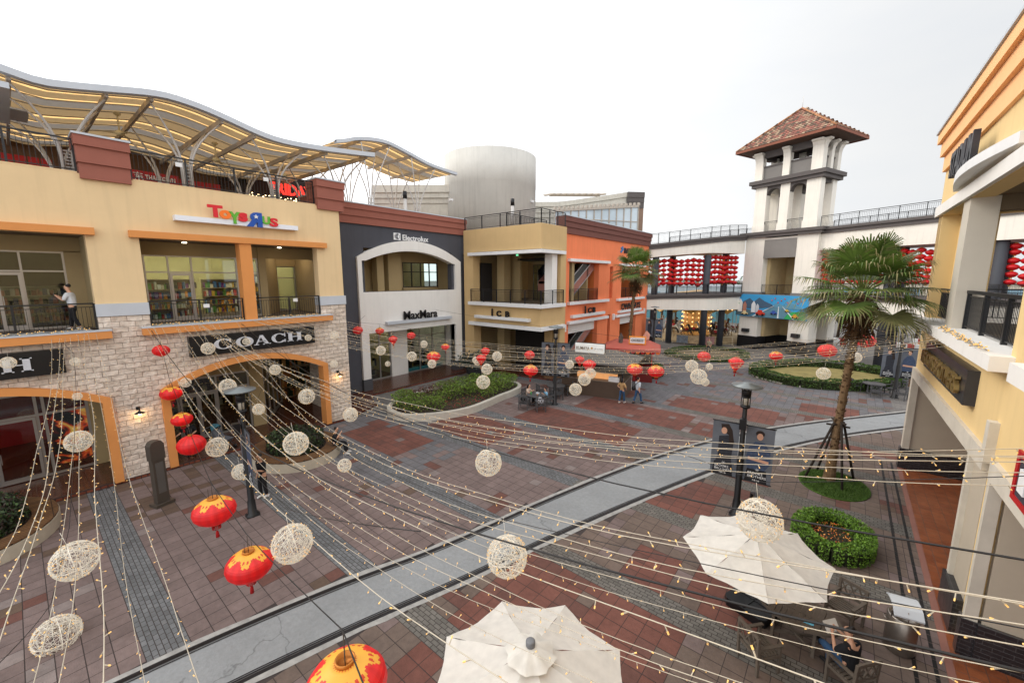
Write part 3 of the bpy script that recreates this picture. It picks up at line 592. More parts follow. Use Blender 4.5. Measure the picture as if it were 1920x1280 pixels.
# recess on the first floor and the open shop hall on the ground floor
m = MB(); m.box(-31, X-.4, 14.6, 25.1, 6.9, 7.2); m.box(-31, X-.4, 14.6, 25.1, 10.35, 10.5); m.box(-29.2, -29, 14.6, 20.9, 7.2, 10.35); m.box(-29.2, -29, 20.9, 25.1, 9.5, 10.35)
m.box(-29, X-.4, 14.6, 15.5, 7.2, 10.35); m.box(-28.6, -27.9, 17.8, 18.4, 7.2, 10.35); m.box(-29, -28.2, 19.0, 20.2, 7.2, 10.35); m.box(-29.2, X-.4, 24.7, 25.1, 7.2, 10.35); m.box(-29.2, -29, 20.8, 25.0, 7.2, 7.4)
PB(m, 'recess_wall', INT, B_)
m = MB(); m.box(-31, X-.4, 15.0, 25.2, 4.26, 4.5); m.box(-28.9, -28.7, 15, 16.0, .1, 4.3); m.box(-28.9, -28.6, 19.2, 20.8, .1, 4.3); m.box(-33.8, -26.95, 25.2, 25.45, .1, 4.25); PB(m, 'hall_wall', LGREY, B_)
shopfront(B_, -29.05, 20.9, 24.7, 7.4, 9.5, 8.7, [21.85, 22.8, 23.75], mt=ALUD, fw=.07)
shopfront(B_, -28.75, 16.0, 19.2, .12, 4.2, 3.0, [16.5, 18.2], fw=.08); shopfront(B_, -28.75, 20.8, 25.2, .12, 4.2, 3.2, [22.2, 23.6], fw=.08)
m = MB(); m.box(-34, -33.8, 14.8, 27, .1, 10.4); m.box(-33.8, -28.9, 14.8, 15, .1, 10.4); m.box(-33.8, -31.0, 15, 25.2, 10.3, 10.5); m.box(-33.8, -29, 19.9, 20.1, .1, 4.3); PB(m, 'shop_back_wall', INW, B_)
CL = [rgb(40, 40, 44), rgb(150, 130, 90), rgb(90, 110, 60), rgb(190, 170, 130), rgb(60, 50, 40), rgb(170, 140, 60), rgb(30, 30, 30)]
shelves(B_, -33.6, 15.5, 19.6, .12, 3.2, levels=3, dens_=.3, pal=CL); shelves(B_, -33.6, 20.5, 25, .12, 3.2, levels=3, dens_=.3, pal=CL); shelves(B_, -30.6, 16.2, 18.8, .12, 1.5, levels=2, dens_=.3, pal=CL); shelves(B_, -30.8, 21.5, 24.6, .12, 1.3, levels=2, dens_=.35, pal=CL)
m = MB(); m.box(-29.4, -29.0, 20.9, 25, .14, .35); PB(m, 'display_plinth', mat('blue_display', rgb(90, 170, 190), .5), B_)
m = MB()
for x_ in (-29.5, -31, -32.6):
    for y_ in (16.4, 17.8, 19.2, 21.4, 22.8, 24.2): m.box(x_-.12, x_+.12, y_-.12, y_+.12, 4.2, 4.255)
for y_ in (21.3, 22.4, 23.4, 24.3): m.box(-30.6, -30.5, y_-.05, y_+.05, 10.2, 10.29)
PB(m, 'shop_light', LAMPS, B_)
m = MB()
for y_, s_ in ((16.7, 1), (17.5, .9), (16.3, .8), (21.6, 1), (23, .95)): m.lathe([(.14, .14), (.2, .7), (.17, 1.0), (.2, 1.35), (.22, 1.5), (.07, 1.56), (.06, 1.62), (.1, 1.68), (.1, 1.8), (0, 1.88)], (-29.4, y_, 0), 10)
PB(m, 'mannequin', BLK2, B_)
s = thing('appliance_shop_sign', 'white square emblem and sans-serif lettering Electrolux high on the charcoal wall', 'sign', (X, 18.5, 10.9))
WL = mat('white_lettering', rgb(236, 236, 236), .4, var=.02)
ST(text('lettering', 'Electrolux', WL, '+x', (X+.01, 19.2, 11.02), 2.45, .40, ext=.05, off=.012), s)
m = MB(); m.box(X, X+.06, 18.42, 19.0, 11.0, 11.5); ST(m.build('emblem_plate', WL), s)
m = MB(); cy, cz = 18.71, 11.25
for k in range(24):
    a0, a1 = 2*math.pi*k/24, 2*math.pi*(k+1)/24; m.prism([(cy+.22*math.cos(a0), cz+.22*math.sin(a0)), (cy+.22*math.cos(a1), cz+.22*math.sin(a1)), (cy+.195*math.cos(a1), cz+.195*math.sin(a1)), (cy+.195*math.cos(a0), cz+.195*math.sin(a0))], X+.06, X+.07, 'x')
m.prism([(cy, cz+.2), (cy, cz-.2), (cy+.1, cz-.16), (cy+.03, cz), (cy+.1, cz+.16)], X+.06, X+.072, 'x'); m.prism([(cy-.2, cz+.02), (cy-.02, cz+.02), (cy-.02, cz+.19)], X+.06, X+.073, 'x'); m.prism([(cy-.2, cz-.02), (cy-.02, cz-.19), (cy-.02, cz-.02)], X+.06, X+.073, 'x')
ST(m.build('emblem', CHAR), s)
s = thing('fashion_shop_sign', 'black serif lettering MaxMara on a light grey ledge across the arched frame', 'sign', (X, 17.5, 5))
m = MB(); m.box(X+.2, X+.5, 17.25, 23.6, 4.78, 5.0); ST(m.build('sign_ledge', GREYCAP), s)
BL = mat('black_lettering', rgb(24, 22, 24), .45, var=.02)
ST(text('lettering', 'MaxMara', BL, '+x', (X+.33, 18.8, 5.02), 3.3, .66, ext=.07, off=.014), s)
m = MB()
for y_ in (19.0, 19.32, 19.52, 20.54, 20.86, 21.1): m.box(X+.325, X+.395, y_-.04, y_+.12, 5.02, 5.05); 
for y_ in (19.0, 19.5, 20.54, 21.06): m.box(X+.325, X+.395, y_-.05, y_+.1, 5.60, 5.64)
pass
# ---------------------------------------------------------------- building C: tan corner box
Y0 = 25.2
C_ = thing('shop_building', 'tan corner building with railed balcony between the charcoal and orange blocks', 'building', (-21, 26, 0))
m = MB()
m.box(-26.1, -17.9, Y0, Y0+.45, 10.35, 12.2); m.box(-18.35, -17.9, Y0+.45, 28.7, 10.35, 12.2)
m.box(-25.0, -17.9, Y0, Y0+.45, 4.5, 5.9); m.box(-18.35, -17.9, Y0+.45, 27.9, 4.5, 5.9)
m.box(-26.1, -25.0, Y0, Y0+.45, .1, 10.35); m.box(-25.9, -25.0, Y0+.45, Y0+.9, .1, 10.35)
m.box(-18.5, -17.9, 27.9, 28.7, .1, 10.35); m.box(-19.4, -18.6, 27.9, 28.7, .1, 4.5)
PB(m, 'outer_wall', TAN, C_)
m = MB()
for z0, z1, o_ in ((10.05, 10.3, .25), (5.93, 6.2, .3), (4.2, 4.48, .28)):
    m.box(-25.4, -17.9+o_, Y0-o_, Y0+.3, z0, z1); m.box(-18.2, -17.9+o_, Y0+.3, 28.3, z0, z1)
PB(m, 'white_ledges', WHITE, C_)
m = MB(); m.box(-18.75, -18.05, 26.9, 27.6, 6.2, 10.05); PB(m, 'white_column', LGREY, C_)
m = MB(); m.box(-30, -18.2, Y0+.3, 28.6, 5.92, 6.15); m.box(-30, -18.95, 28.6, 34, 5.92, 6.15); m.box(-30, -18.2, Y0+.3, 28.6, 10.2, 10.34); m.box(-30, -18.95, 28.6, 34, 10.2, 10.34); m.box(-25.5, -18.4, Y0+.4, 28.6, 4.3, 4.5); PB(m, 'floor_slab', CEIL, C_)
m = MB(); m.box(-25.8, -22.9, 29.0, 29.3, 6.15, 10.2); m.box(-20.4, -18.5, 30.6, 31, 6.15, 10.2); m.box(-25.8, -25.5, Y0+.5, 29, 6.15, 10.2); m.box(-24.3, -23.5, 27.5, 28.4, .1, 10.2); m.box(-22.9, -18.5, 31.0, 31.2, 9.4, 10.2); m.box(-25.8, -18.5, 29.8, 30, .1, 4.4); m.box(-26.09, -25.8, Y0+.46, 34, .11, 10.19); m.box(-26.1, -18.95, 34, 34.2, 4.4, 10.3); m.box(-20.3, -18.6, 29.9, 30, 6.15, 10.2); m.box(-18.75, -18.55, 28.7, 29.95, 6.1, 10.3); PB(m, 'inner_wall', INT, C_)
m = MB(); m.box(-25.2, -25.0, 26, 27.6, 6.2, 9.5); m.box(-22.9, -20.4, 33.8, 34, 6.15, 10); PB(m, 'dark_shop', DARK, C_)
# glazed shop behind the balcony: faces -y
f = MB()
for k in range(6): x_ = -22.9+2.5*k/5; f.box(x_-.03, x_+.03, 31.0, 31.06, 6.15, 9.4)
f.box(-22.9, -20.4, 31.0, 31.06, 8.6, 8.66); f.box(-22.9, -20.4, 31.0, 31.06, 9.34, 9.4); fo = PB(f, 'shop_window', ALUD, C_)
p = MB(); p.box(-22.9, -20.4, 31.02, 31.03, 6.15, 9.4); po = p.build('pane', GLASS); po.parent = fo
m = MB(); 
for x_ in (-22.6, -21.9, -21.2, -20.7): m.box(x_-.15, x_+.15, 33, 33.1, 8.2, 8.35)
m.box(-21.9, -21.5, 32, 32.05, 7.4, 8.6)
PB(m, 'shop_light', LAMPS, C_)
m = MB()
for x_, y_ in ((-23.2, 26.5), (-21.6, 26.9), (-20.4, 26.5), (-22.4, 28)): m.lathe([(.08, 0), (.08, .03)], (x_, y_, 10.165), 10)
PB(m, 'downlight', LAMPW, C_)
m = MB(); m.box(-21.1, -20.9, 26.2, 26.25, 9.95, 10.1); PB(m, 'exit_lamp', mat('green_exit_lamp', rgb(60, 170, 110), emit=rgb(120, 230, 170), estr=1), C_)
# ground floor lockers / shuttered front
m = MB(); m.box(-23.3, -18.6, 29.6, 29.7, .12, 3.8); 
for k in range(8): m.box(-23.25+k*.58, -22.72+k*.58, 29.53, 29.6, .25, 3.6)
PB(m, 'locker_front', mat('brown_locker', rgb(66, 50, 42), .6), C_)
PT(railing((-25.2, Y0-.1, 6.2), (-17.85, Y0-.1, 6.2), 1.05, 1.5, .12), C_); PT(railing((-17.8, Y0-.1, 6.2), (-17.8, 28.2, 6.2), 1.05, 1.3, .12), C_)
PT(railing((-26.0, Y0+.1, 12.2), (-18.0, Y0+.1, 12.2), 1.05, 1.9, .12), C_); PT(railing((-18.0, Y0+.1, 12.2), (-18.0, 28.6, 12.2), 1.05, 1.2, .12), C_); PT(railing((-21.5, Y0+.3, 12.2), (-21.5, 31, 12.2), 1.05, 1.6, .12), C_)
s = thing('wall_sign', 'black letters iCB above a white bar on the tan wall', 'sign', (-22, Y0, 5))
m = MB(); m.box(-24.6, -18.8, Y0-.35, Y0, 4.85, 5.08); ST(m.build('sign_ledge', WHITE), s)
for ch, x_, w_, h_ in (('i', -22.7, .16, .62), ('C', -22.15, .5, .48), ('B', -21.2, .42, .48)): ST(text('letter', ch, BL, '-y', (x_, Y0-.2, 5.09), w_, h_, ext=.08, off=.04), s)
# ---------------------------------------------------------------- building D: orange block
XO = -18.4
D_ = thing('shop_building', 'bright orange shop building with escalator openings and brown shingle parapet', 'building', (XO, 38, 0))
H1 = (30.0, 35.3); H2 = (39.0, 45.6); H3 = (40.3, 44.4)
m = MB(); grid_wall(m, XO-.5, XO, 28.7, 47.6, .05, 11.85, [(*H1, 6.15, 9.5), (*H1, -1, 4.25), (*H3, 6.15, 9.3), (*H3, -1, 4.1), (37.4, 38.0, .6, 4.6), (37.6, 38.3, 6.2, 9.3)])
PB(m, 'outer_wall', ORANGE, D_)
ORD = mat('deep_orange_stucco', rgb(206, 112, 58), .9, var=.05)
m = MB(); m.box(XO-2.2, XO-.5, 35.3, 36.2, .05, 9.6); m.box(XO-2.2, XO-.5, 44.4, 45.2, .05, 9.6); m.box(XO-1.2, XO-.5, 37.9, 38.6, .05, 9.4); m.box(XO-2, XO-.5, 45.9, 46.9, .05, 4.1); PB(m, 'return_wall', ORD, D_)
shingle_block(D_, 28.8, 47.5, XO, z=(13.15, 12.75, 12.32, 11.8), name='parapet', deep=.6, ends=.0, mt=mat('brown_siding', rgb(116, 74, 66), .85, var=.08))
m = MB()
for a, b_, z0 in ((29.7, 37.1, 9.56), (39.6, 46.0, 9.42), (29.75, 37.1, 5.93), (39.2, 46.1, 5.86), (29.75, 37.1, 4.28), (38.9, 46.2, 4.2)): m.box(XO, XO+.3, a, b_, z0, z0+.24)
PB(m, 'white_ledges', WHITE, D_)
m = MB(); m.box(XO-.6, XO-.35, 30.0, 35.3, 3.35, 4.25); m.box(XO-.6, XO-.35, 40.3, 44.4, 3.3, 4.1); PB(m, 'roller_shutter_box', LGREY, D_)
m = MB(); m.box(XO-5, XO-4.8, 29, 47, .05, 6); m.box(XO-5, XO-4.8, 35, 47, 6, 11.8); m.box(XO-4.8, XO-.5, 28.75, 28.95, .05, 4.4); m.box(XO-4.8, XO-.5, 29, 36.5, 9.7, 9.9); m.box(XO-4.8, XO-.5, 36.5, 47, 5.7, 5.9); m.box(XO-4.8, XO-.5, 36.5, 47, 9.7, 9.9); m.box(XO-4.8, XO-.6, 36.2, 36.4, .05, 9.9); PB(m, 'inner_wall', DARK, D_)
# escalator seen through the two openings
s = thing('escalator', 'black and steel escalator rising behind the openings of the orange building', 'escalator', (XO-1.6, 30, 0), group=None)
m = MB(); 
def esc(y0, z0, y1, z1, x0):
    m = MB(); m.prism([(y0, z0), (y1, z1), (y1, z1-.9), (y0, z0-.9)], x0, x0+1.2, 'x'); ST(m.build('truss', mat('escalator_side', rgb(170, 116, 104), .6), ), s)
    m = MB(); m.prism([(y0, z0+.9), (y1, z1+.9), (y1, z1), (y0, z0)], x0+1.18, x0+1.2, 'x'); m.prism([(y0, z0+.9), (y1, z1+.9), (y1, z1), (y0, z0)], x0, x0+.02, 'x'); ST(m.build('balustrade', mat('escalator_dark_glass', rgb(30, 34, 38), .15, spec=.8)), s)
    m = MB(); m.bar((x0+1.19, y0, z0+.93), (x0+1.19, y1, z1+.93), .08); m.bar((x0+.01, y0, z0+.93), (x0+.01, y1, z1+.93), .08); ST(m.build('handrail', BLK2), s)
    m = MB(); m.bar((x0+1.22, y0, z0+.84), (x0+1.22, y1, z1+.84), .03, .06); m.bar((x0+1.22, y0, z0+.02), (x0+1.22, y1, z1+.02), .04, .1); m.bar((x0+1.22, y0, z0-.9), (x0+1.22, y1, z1-.9), .04, .08); ST(m.build('steel_trim', mat('bright_steel', rgb(210, 212, 216), .25, .8)), s)
    m = MB(); n = 26
    for k in range(n): a = y0+(y1-y0)*k/n; c = z0+(z1-z0)*k/n; m.box(x0+.05, x0+1.15, a, a+(y1-y0)/n, c-.2, c+.0)
    ST(m.build('steps', mat('escalator_steps', rgb(70, 72, 76), .4, .5)), s)
esc(30.1, 6.6, 36.0, 10.4, XO-1.75); esc(30.1, 7.9, 36.0, 11.7, XO-3.3); esc(29.1, .4, 36.2, 4.9, XO-1.75)
PT(railing((XO-.1, 30.0, 6.17), (XO-.1, 35.3, 6.17), 1.05, 1.6, .12), D_); PT(railing((XO-.1, 40.3, 6.1), (XO-.1, 44.4, 6.1), 1.05, 1.6, .12), D_)
s = thing('wall_sign', 'black letters iCB above a white bar on the orange wall', 'sign', (XO, 31, 5))
m = MB(); m.box(XO, XO+.3, 30.3, 36.3, 4.78, 5.02); ST(m.build('sign_ledge', WHITE), s)
for ch, y_, w_, h_ in (('i', 32.5, .2, .7), ('C', 33.1, .6, .5), ('B', 34.0, .5, .5)): ST(text('letter', ch, BL, '+x', (XO+.14, y_, 5.03), w_, h_, ext=.08, off=.04), s)
s = thing('wall_sign', 'black capitals OWNDAYS on a white bar behind the thin palm', 'sign', (XO, 40, 5))
m = MB(); m.box(XO, XO+.3, 39.6, 45.3, 4.62, 4.86); ST(m.build('sign_ledge', WHITE), s)
ST(text('lettering', 'OWNDAYS', BL, '+x', (XO+.14, 40.2, 4.87), 5.0, .7, ext=.06, off=.02), s)
s = thing('wall_sign', 'blue and black lettering BATIS OUTLET at the top right of the orange wall', 'sign', (XO, 40, 10.8))
ST(text('lettering', 'BATIS', BL, '+x', (XO+.01, 40.6, 10.72), 2.5, .55, ext=.06, off=.05), s); ST(text('lettering', 'OUTLET', BL, '+x', (XO+.01, 43.5, 10.62), 1.9, .42, ext=.06, off=.03), s)
m = MB(); m.prism([(39.7, 10.85), (40.35, 11.25), (40.5, 11.1), (39.9, 10.7)], XO, XO+.06, 'x'); m.prism([(39.8, 11.2), (40.2, 11.4), (40.4, 11.35), (39.95, 11.1)], XO, XO+.06, 'x'); ST(m.build('emblem', mat('blue_emblem', rgb(30, 120, 180), .4)), s)
for i, (y_, z_) in enumerate(((29.3, 4.0), (38.55, 4.3), (46.6, 4.4))):
    s = thing('wall_light', ['small white box light left of the escalator opening on the orange wall', 'small white box light on the orange wall between its two wide openings', 'small white box light at the far corner of the orange wall'][i], 'lamp', (XO, y_, z_), group='box lights on the orange wall')
    m = MB(); m.box(XO, XO+.18, y_-.12, y_+.12, z_-.3, z_+.3); ST(m.build('housing', WHITE), s)
# ---------------------------------------------------------------- building E: yellow building on the right (turned one degree)
E_ = thing('shop_building', 'sunny yellow building close on the right with orange stepped cornice and grey arcade portals', 'building', (2.5, 24.5, 0), R(1))
PX_ = 2.5
m = MB(); grid_wall(m, PX_, PX_+.5, -4, 24.1, 4.4, 13.9, [(12.9, 23.4, 6.5, 10.6), (3.2, 11.6, 6.5, 10.6)])
m.box(PX_+.5, PX_+9, 23.7, 24.1, 10.6, 13.9); m.box(PX_+.5, PX_+9, 23.6, 24.1, 4.4, 6.3); m.box(PX_, PX_+.35, 12.55, 12.95, 0, 4.4)
m.box(PX_-.04, PX_, 3.0, 12.0, 6.9, 10.3)
PB(m, 'outer_wall', YELLOWB, E_)
m = MB(); m.box(PX_, PX_+1.5, 23.35, 24.1, 6.5, 10.6); m.box(PX_+.5, PX_+.6, 22.8, 23.4, 6.5, 10.6); PB(m, 'yellow_pier', YELLOWB, E_)
OC = mat('orange_cornice', rgb(250, 194, 138), .85, var=.04, bump=.1)
m = MB()
for o_, z0, z1 in ((.34, 13.48, 13.86), (.22, 12.96, 13.48), (.10, 12.36, 12.96)): m.box(PX_-o_, PX_+.6, -4, 24.1+o_, z0, z1)
PB(m, 'stepped_cornice', OC, E_)
m = MB(); m.box(PX_-.4, PX_+.7, -4, 24.5, 13.86, 13.95); PB(m, 'cap_flashing', GREYCAP, E_)
m = MB(); m.box(PX_-.12, PX_+.3, 12.3, 24.25, 10.62, 11.0); m.box(PX_+.0, PX_+9, 24.1, 24.25, 10.62, 11.0); PB(m, 'white_lintel', LGREY, E_)
m = MB(); m.box(PX_-.32, PX_+.5, 12.6, 24.2, 6.5, 6.66) if 0 else m.prism([(PX_-.35, 12.6), (PX_-.35, 24.3), (PX_+.55, 24.3), (PX_+.55, 12.6)], 6.3, 6.62); m.prism([(PX_-.3, 2), (PX_-.3, 11.6), (PX_+.55, 11.6), (PX_+.55, 2)], 6.3, 6.66); PB(m, 'window_sill', LGREY, E_)
m = MB(); m.box(PX_, PX_+.62, 18.9, 19.8, 6.62, 10.62); m.box(PX_+3.3, PX_+4.0, 22.6, 23.5, 6.62, 10.62); m.box(PX_+7, PX_+7.8, 13.0, 13.8, 6.62, 10.62); PB(m, 'balcony_column', mat('taupe_column', rgb(200, 192, 178), .9, var=.04), E_)
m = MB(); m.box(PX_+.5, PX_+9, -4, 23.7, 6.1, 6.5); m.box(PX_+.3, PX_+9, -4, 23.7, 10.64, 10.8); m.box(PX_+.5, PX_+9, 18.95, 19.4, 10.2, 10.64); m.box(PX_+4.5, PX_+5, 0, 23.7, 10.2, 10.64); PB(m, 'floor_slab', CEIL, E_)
m = MB(); m.box(PX_+.1, PX_+1.0, 12.2, 12.9, 6.62, 10.62); PB(m, 'yellow_pier', YELLOWB, E_)
PT(railing((PX_+.3, 19.5, 6.62), (PX_+.3, 23.4, 6.62), 1.15, 1.9, .11, pr=.04), E_); PT(railing((PX_+.3, 12.9, 6.62), (PX_+.3, 18.9, 6.62), 1.15, 1.9, .11, pr=.05, toprail=.09), E_); PT(railing((PX_+.6, 23.6, 6.62), (PX_+9, 23.6, 6.62), 1.15, 1.9, .13, pr=.04), E_)
# grey portals with black brick plinths
BB = brickmat('black_glazed_brick', rgb(44, 44, 48), rgb(34, 34, 38), rgb(70, 70, 72), .3, .1, .008, 'xz', .3, rough=.3, spec=.6)
BBY = brickmat('black_glazed_brick_side', rgb(44, 44, 48), rgb(34, 34, 38), rgb(70, 70, 72), .3, .1, .008, 'yz', .3, rough=.3, spec=.6)
m = MB(); m.box(PX_-.1, PX_+.5, 13.0, 24.1, 4.05, 4.46); m.box(PX_-.1, PX_+.12, 23.7, 24.1, .9, 4.05); m.box(PX_-.1, PX_+.12, 14.0, 14.16, .9, 4.05)
m.box(PX_-.1, PX_+.5, 3, 12.5, 4.05, 4.46); m.box(PX_-.1, PX_+.1, 12.3, 12.45, .9, 4.05); m.box(PX_-.15, PX_+.02, 12.75, 12.98, 4.3, 5.2); PB(m, 'portal_frame', mat('beige_frame', rgb(204, 196, 182), .9, streak=.05), E_)
GW = mat('taupe_wall', rgb(186, 174, 156), .9, var=.05)
m = MB(); m.box(PX_+.12, PX_+2.9, 23.75, 24.05, .9, 4.4); m.box(PX_+.16, PX_+9, 12.3, 12.45, .9, 4.4); m.box(PX_+.0, PX_+.45, 12.98, 14.0, .9, 4.05); m.box(PX_+.5, PX_+9, -4, 23.7, 4.1, 4.4); m.box(PX_+8, PX_+8.2, -4, 24, 0, 4.4); m.box(PX_+.0, PX_+1.4, 22.9, 23.75, 4.05, 4.4); PB(m, 'arcade_wall', GW, E_)
m = MB(); m.box(PX_-.16, PX_+2.95, 23.68, 24.12, 0, .92); m.box(PX_+.1, PX_+9, 12.22, 12.28, 0, .9); m.box(PX_-.16, PX_+.5, 12.92, 14.2, 0, .92); m.box(PX_-.14, PX_+.2, 12.28, 12.52, 0, .9); PB(m, 'black_brick_plinth', BB, E_)
def ES(lab, name='wall_sign', cat='sign', at=(2.5, 18, 5.5)):
    v = Matrix.Rotation(R(1), 4, 'Z') @ (Vector(at)-Vector((2.5, 24.5, 0)))+Vector((2.5, 24.5, 0)); s = thing(name, lab, cat, v, R(1)); s['_p'] = at; return s
def EP(o, s): o.parent = s; o.matrix_parent_inverse = Matrix.Translation(-Vector(s['_p'][:])); return o
s = ES('black signboard with raised gold capitals BROOKS BROTHERS on the right-hand yellow wall')
m = MB(); m.box(PX_-.22, PX_, 14.75, 20.8, 5.06, 5.95); EP(m.build('sign_board', mat('blue_black_board', rgb(38, 40, 48), .35, spec=.6)), s)
GOLD = mat('antique_gold', rgb(160, 134, 84), .35, .75, var=.15, vscale=8)
EP(text('lettering', 'BROOKS BROTHERS', GOLD, '-x', (PX_-.24, 20.6, 5.24), 5.45, .46, ext=.1, off=.0), s); del s['_p']
s = ES('dark upright capitals STADIUM standing on a curved white ledge under the orange cornice', at=(2.5, 18, 11.3))
m = MB(); n = 20; po = [(PX_-.05, 21.0)]+[(PX_-.05-.42*math.sin(math.pi*k/n)**.6 if 0 < k < n else PX_-.05, 21.0-6.5*k/n) for k in range(n+1)]
m.prism([(PX_, 21.0)]+[(PX_-.05-.42*math.sin(math.pi*(.06+.88*k/n)), 21.0-6.6*k/n) for k in range(n+1)]+[(PX_, 14.4)], 11.12, 11.38); EP(m.build('curved_ledge', WHITE), s)
EP(text('lettering', 'STADIUM', mat('dark_metal_letter', rgb(64, 64, 70), .4, .4), '-x', (PX_-.3, 20.0, 11.39), 2.9, .8, ext=.14, off=.03), s); del s['_p']
s = ES('red framed shop sign with black panel at the far right edge', at=(2.5, 11.5, 4.3))
m = MB(); m.box(PX_-.14, PX_-.1, 10.9, 11.02, 4.3, 5.2); m.box(PX_-.14, PX_-.1, 6.5, 10.9, 5.1, 5.2); m.box(PX_-.14, PX_-.1, 6.5, 10.9, 4.3, 4.4); EP(m.build('red_frame', REDP), s)
m = MB(); m.box(PX_-.12, PX_-.1, 6.5, 10.9, 4.4, 5.1); EP(m.build('panel', mat('grey_panel', rgb(60, 62, 70), .5)), s); m = MB(); m.box(PX_-.16, PX_-.12, 10.4, 10.7, 4.55, 4.95); EP(m.build('letter', WL), s); del s['_p']
# ---------------------------------------------------------------- roof terrace canopy on building A
STEEL = mat('grey_steel_paint', rgb(196, 192, 188), .5, var=.05)
STEELD = mat('canopy_steel', rgb(180, 170, 158), .6, var=.06)
AMB = fabmat('amber_polycarbonate', rgb(255, 206, 136), .75, rough=.35)
CORR = fabmat('corrugated_sheet', rgb(176, 168, 158), .25, rough=.6)
CORR2 = fabmat('dull_amber_sheet', rgb(206, 176, 130), .26, rough=.5)
def interp(P, y):
    if y <= P[0][0]: return P[0][1]+(P[1][1]-P[0][1])/(P[1][0]-P[0][0])*(y-P[0][0])*.6
    for i, ((a, b), (c, d)) in enumerate(zip(P, P[1:])):
        if a <= y <= c:
            t = (y-a)/(c-a); p0 = P[max(i-1, 0)]; p3 = P[min(i+2, len(P)-1)]; m0 = (d-p0[1])/(c-p0[0])*(c-a); m1 = (p3[1]-b)/(p3[0]-a)*(c-a)
            return (2*t**3-3*t*t+1)*b+(t**3-2*t*t+t)*m0+(-2*t**3+3*t*t)*d+(t**3-t*t)*m1
    return P[-1][1]
def canopy(lab, P, x0, x1, ya, yb, cols_, rise, rows, zf, yend=None, slant=0):
    root = thing('terrace_canopy', lab, 'canopy', (rows[0], (ya+yb)/2, zf))
    zz = lambda x, y: interp(P, y-slant*(x0-x))+rise*(x0-x)
    n = int((yb-ya)/.35); ys = [ya+(yb-ya)*k/n for k in range(n+1)]
    def sheet(name, xa, xb, mt, dz=0):
        m = MB(); m.strip([(xa, y+slant*(x0-xa), zz(xa, y+slant*(x0-xa))+dz) for y in ys], [(xb, y+slant*(x0-xb), zz(xb, y+slant*(x0-xb))+dz) for y in ys], 0, True); return ST(m.build(name, mt), root)
    x = x0-.25; k = 0
    pat = [(.85, CORR2), (.24, AMB), (.8, CORR2), (.24, AMB), (.95, CORR), (.8, CORR2)]
    while x > x1:
        w_, mt_ = pat[k % 6]; xb = max(x-w_, x1); sheet('roof_strip', x, xb, mt_); 
        x = xb; k += 1
    m = MB()
    m.strip([(x0, y, zz(x0, y)+.06) for y in ys], [(x0, y, zz(x0, y)-.16) for y in ys], 0, True); m.strip([(x0-.28, y, zz(x0, y)+.06) for y in ys], [(x0, y, zz(x0, y)+.06) for y in ys], 0, True)
    m.strip([(x0-.28, y, zz(x0, y)-.16) for y in ys], [(x0, y, zz(x0, y)-.16) for y in ys], 0, True); m.strip([(x0-.28, y, zz(x0, y)+.06) for y in ys], [(x0-.28, y, zz(x0, y)-.16) for y in ys], 0, True)
    ST(m.build('fascia', GREYCAP), root)
    xx = x0-.9
    m = MB()
    while xx > x1: 
        m.tube([(xx, y+slant*(x0-xx), zz(xx, y+slant*(x0-xx))-.06) for y in ys[::2]], .022, 5); xx -= 1.24
    ST(m.build('purlins', STEELD), root)
    for y in cols_:
        for sy in (-1.15, 1.15):
            m = MB(); yy = y+sy
            if ya < yy < yb: m.bar((x0-.3, yy, zz(x0-.3, yy)-.17), (x1, yy+slant*(x0-x1), zz(x1, yy+slant*(x0-x1))-.17), .1, .2); ST(m.build('cross_beam', STEELD), root)
        for xr in rows:
            yc = y+slant*(x0-xr); m = MB()
            top = zf+(interp(P, y)-zf)*.42
            for sy in (-.14, .14):
                for sx in (-.12, .12):
                    yt = yc+sy/.14*1.15; xt = xr+sx/.12*.95
                    if xt > x0-.1: xt = x0-.2
                    zt = zz(xt, yt)-.25
                    p0, p1, p2 = Vector((xr+sx, yc+sy, top-.5)), Vector((xr+sx*1.2, yc+sy*1.2, top+.55)), Vector((xt, yt, zt))
                    m.tube([(xr+sx, yc+sy, zf)]+[p0*(1-t)**2+p1*2*t*(1-t)+p2*t*t for t in (0, .15, .3, .45, .6, .8, 1)], [.05]*5+[.045, .04, .036], 6)
            for k in range(7): zk = zf+.25+k*(top-zf-.4)/7; m.box(xr-.1, xr+.1, yc-.14, yc-.12, zk, zk+.05); m.box(xr-.02, xr+.02, yc-.14, yc+.14, zk, zk+.05)
            ST(m.build('tree_column', STEEL), root)
    return root, zz
PA = [(-6, 15.9), (-2, 15.2), (.6, 14.82), (1.4, 14.70), (2.2, 14.82), (3.05, 15.0), (4.6, 15.3), (5.75, 15.24), (6.7, 15.06), (7.9, 14.78), (8.8, 14.66), (10.1, 14.70), (12.2, 14.9), (13.9, 15.1)]
c1, zz1 = canopy('long wavy terrace canopy with amber translucent strips on branching steel columns', PA, -21.4, -33.2, -4, 13.9, [1.9, 5.5, 9.05, 12.4], .015, (-23, -27.2), 11.9)
PB2 = [(14.4, 17.0), (15.2, 17.25), (16.3, 17.65), (18.3, 17.92), (20.1, 17.65), (22.3, 17.2), (25.3, 17.0)]
c2, zz2 = canopy('second, higher wavy canopy beyond the first, ending beside the round tower', PB2, -26.8, -33, 14.6, 25.3, [17.6, 21.8], .02, (-27.9, -31), 11.9)
m = MB(); m.box(-26, -21.2, -4, .72, 14.12, 14.3); m.box(-26, -24.3, -4, 1.2, 14.3, 14.36); ST(m.build('lower_canopy_panel', GREYCAP), c1)
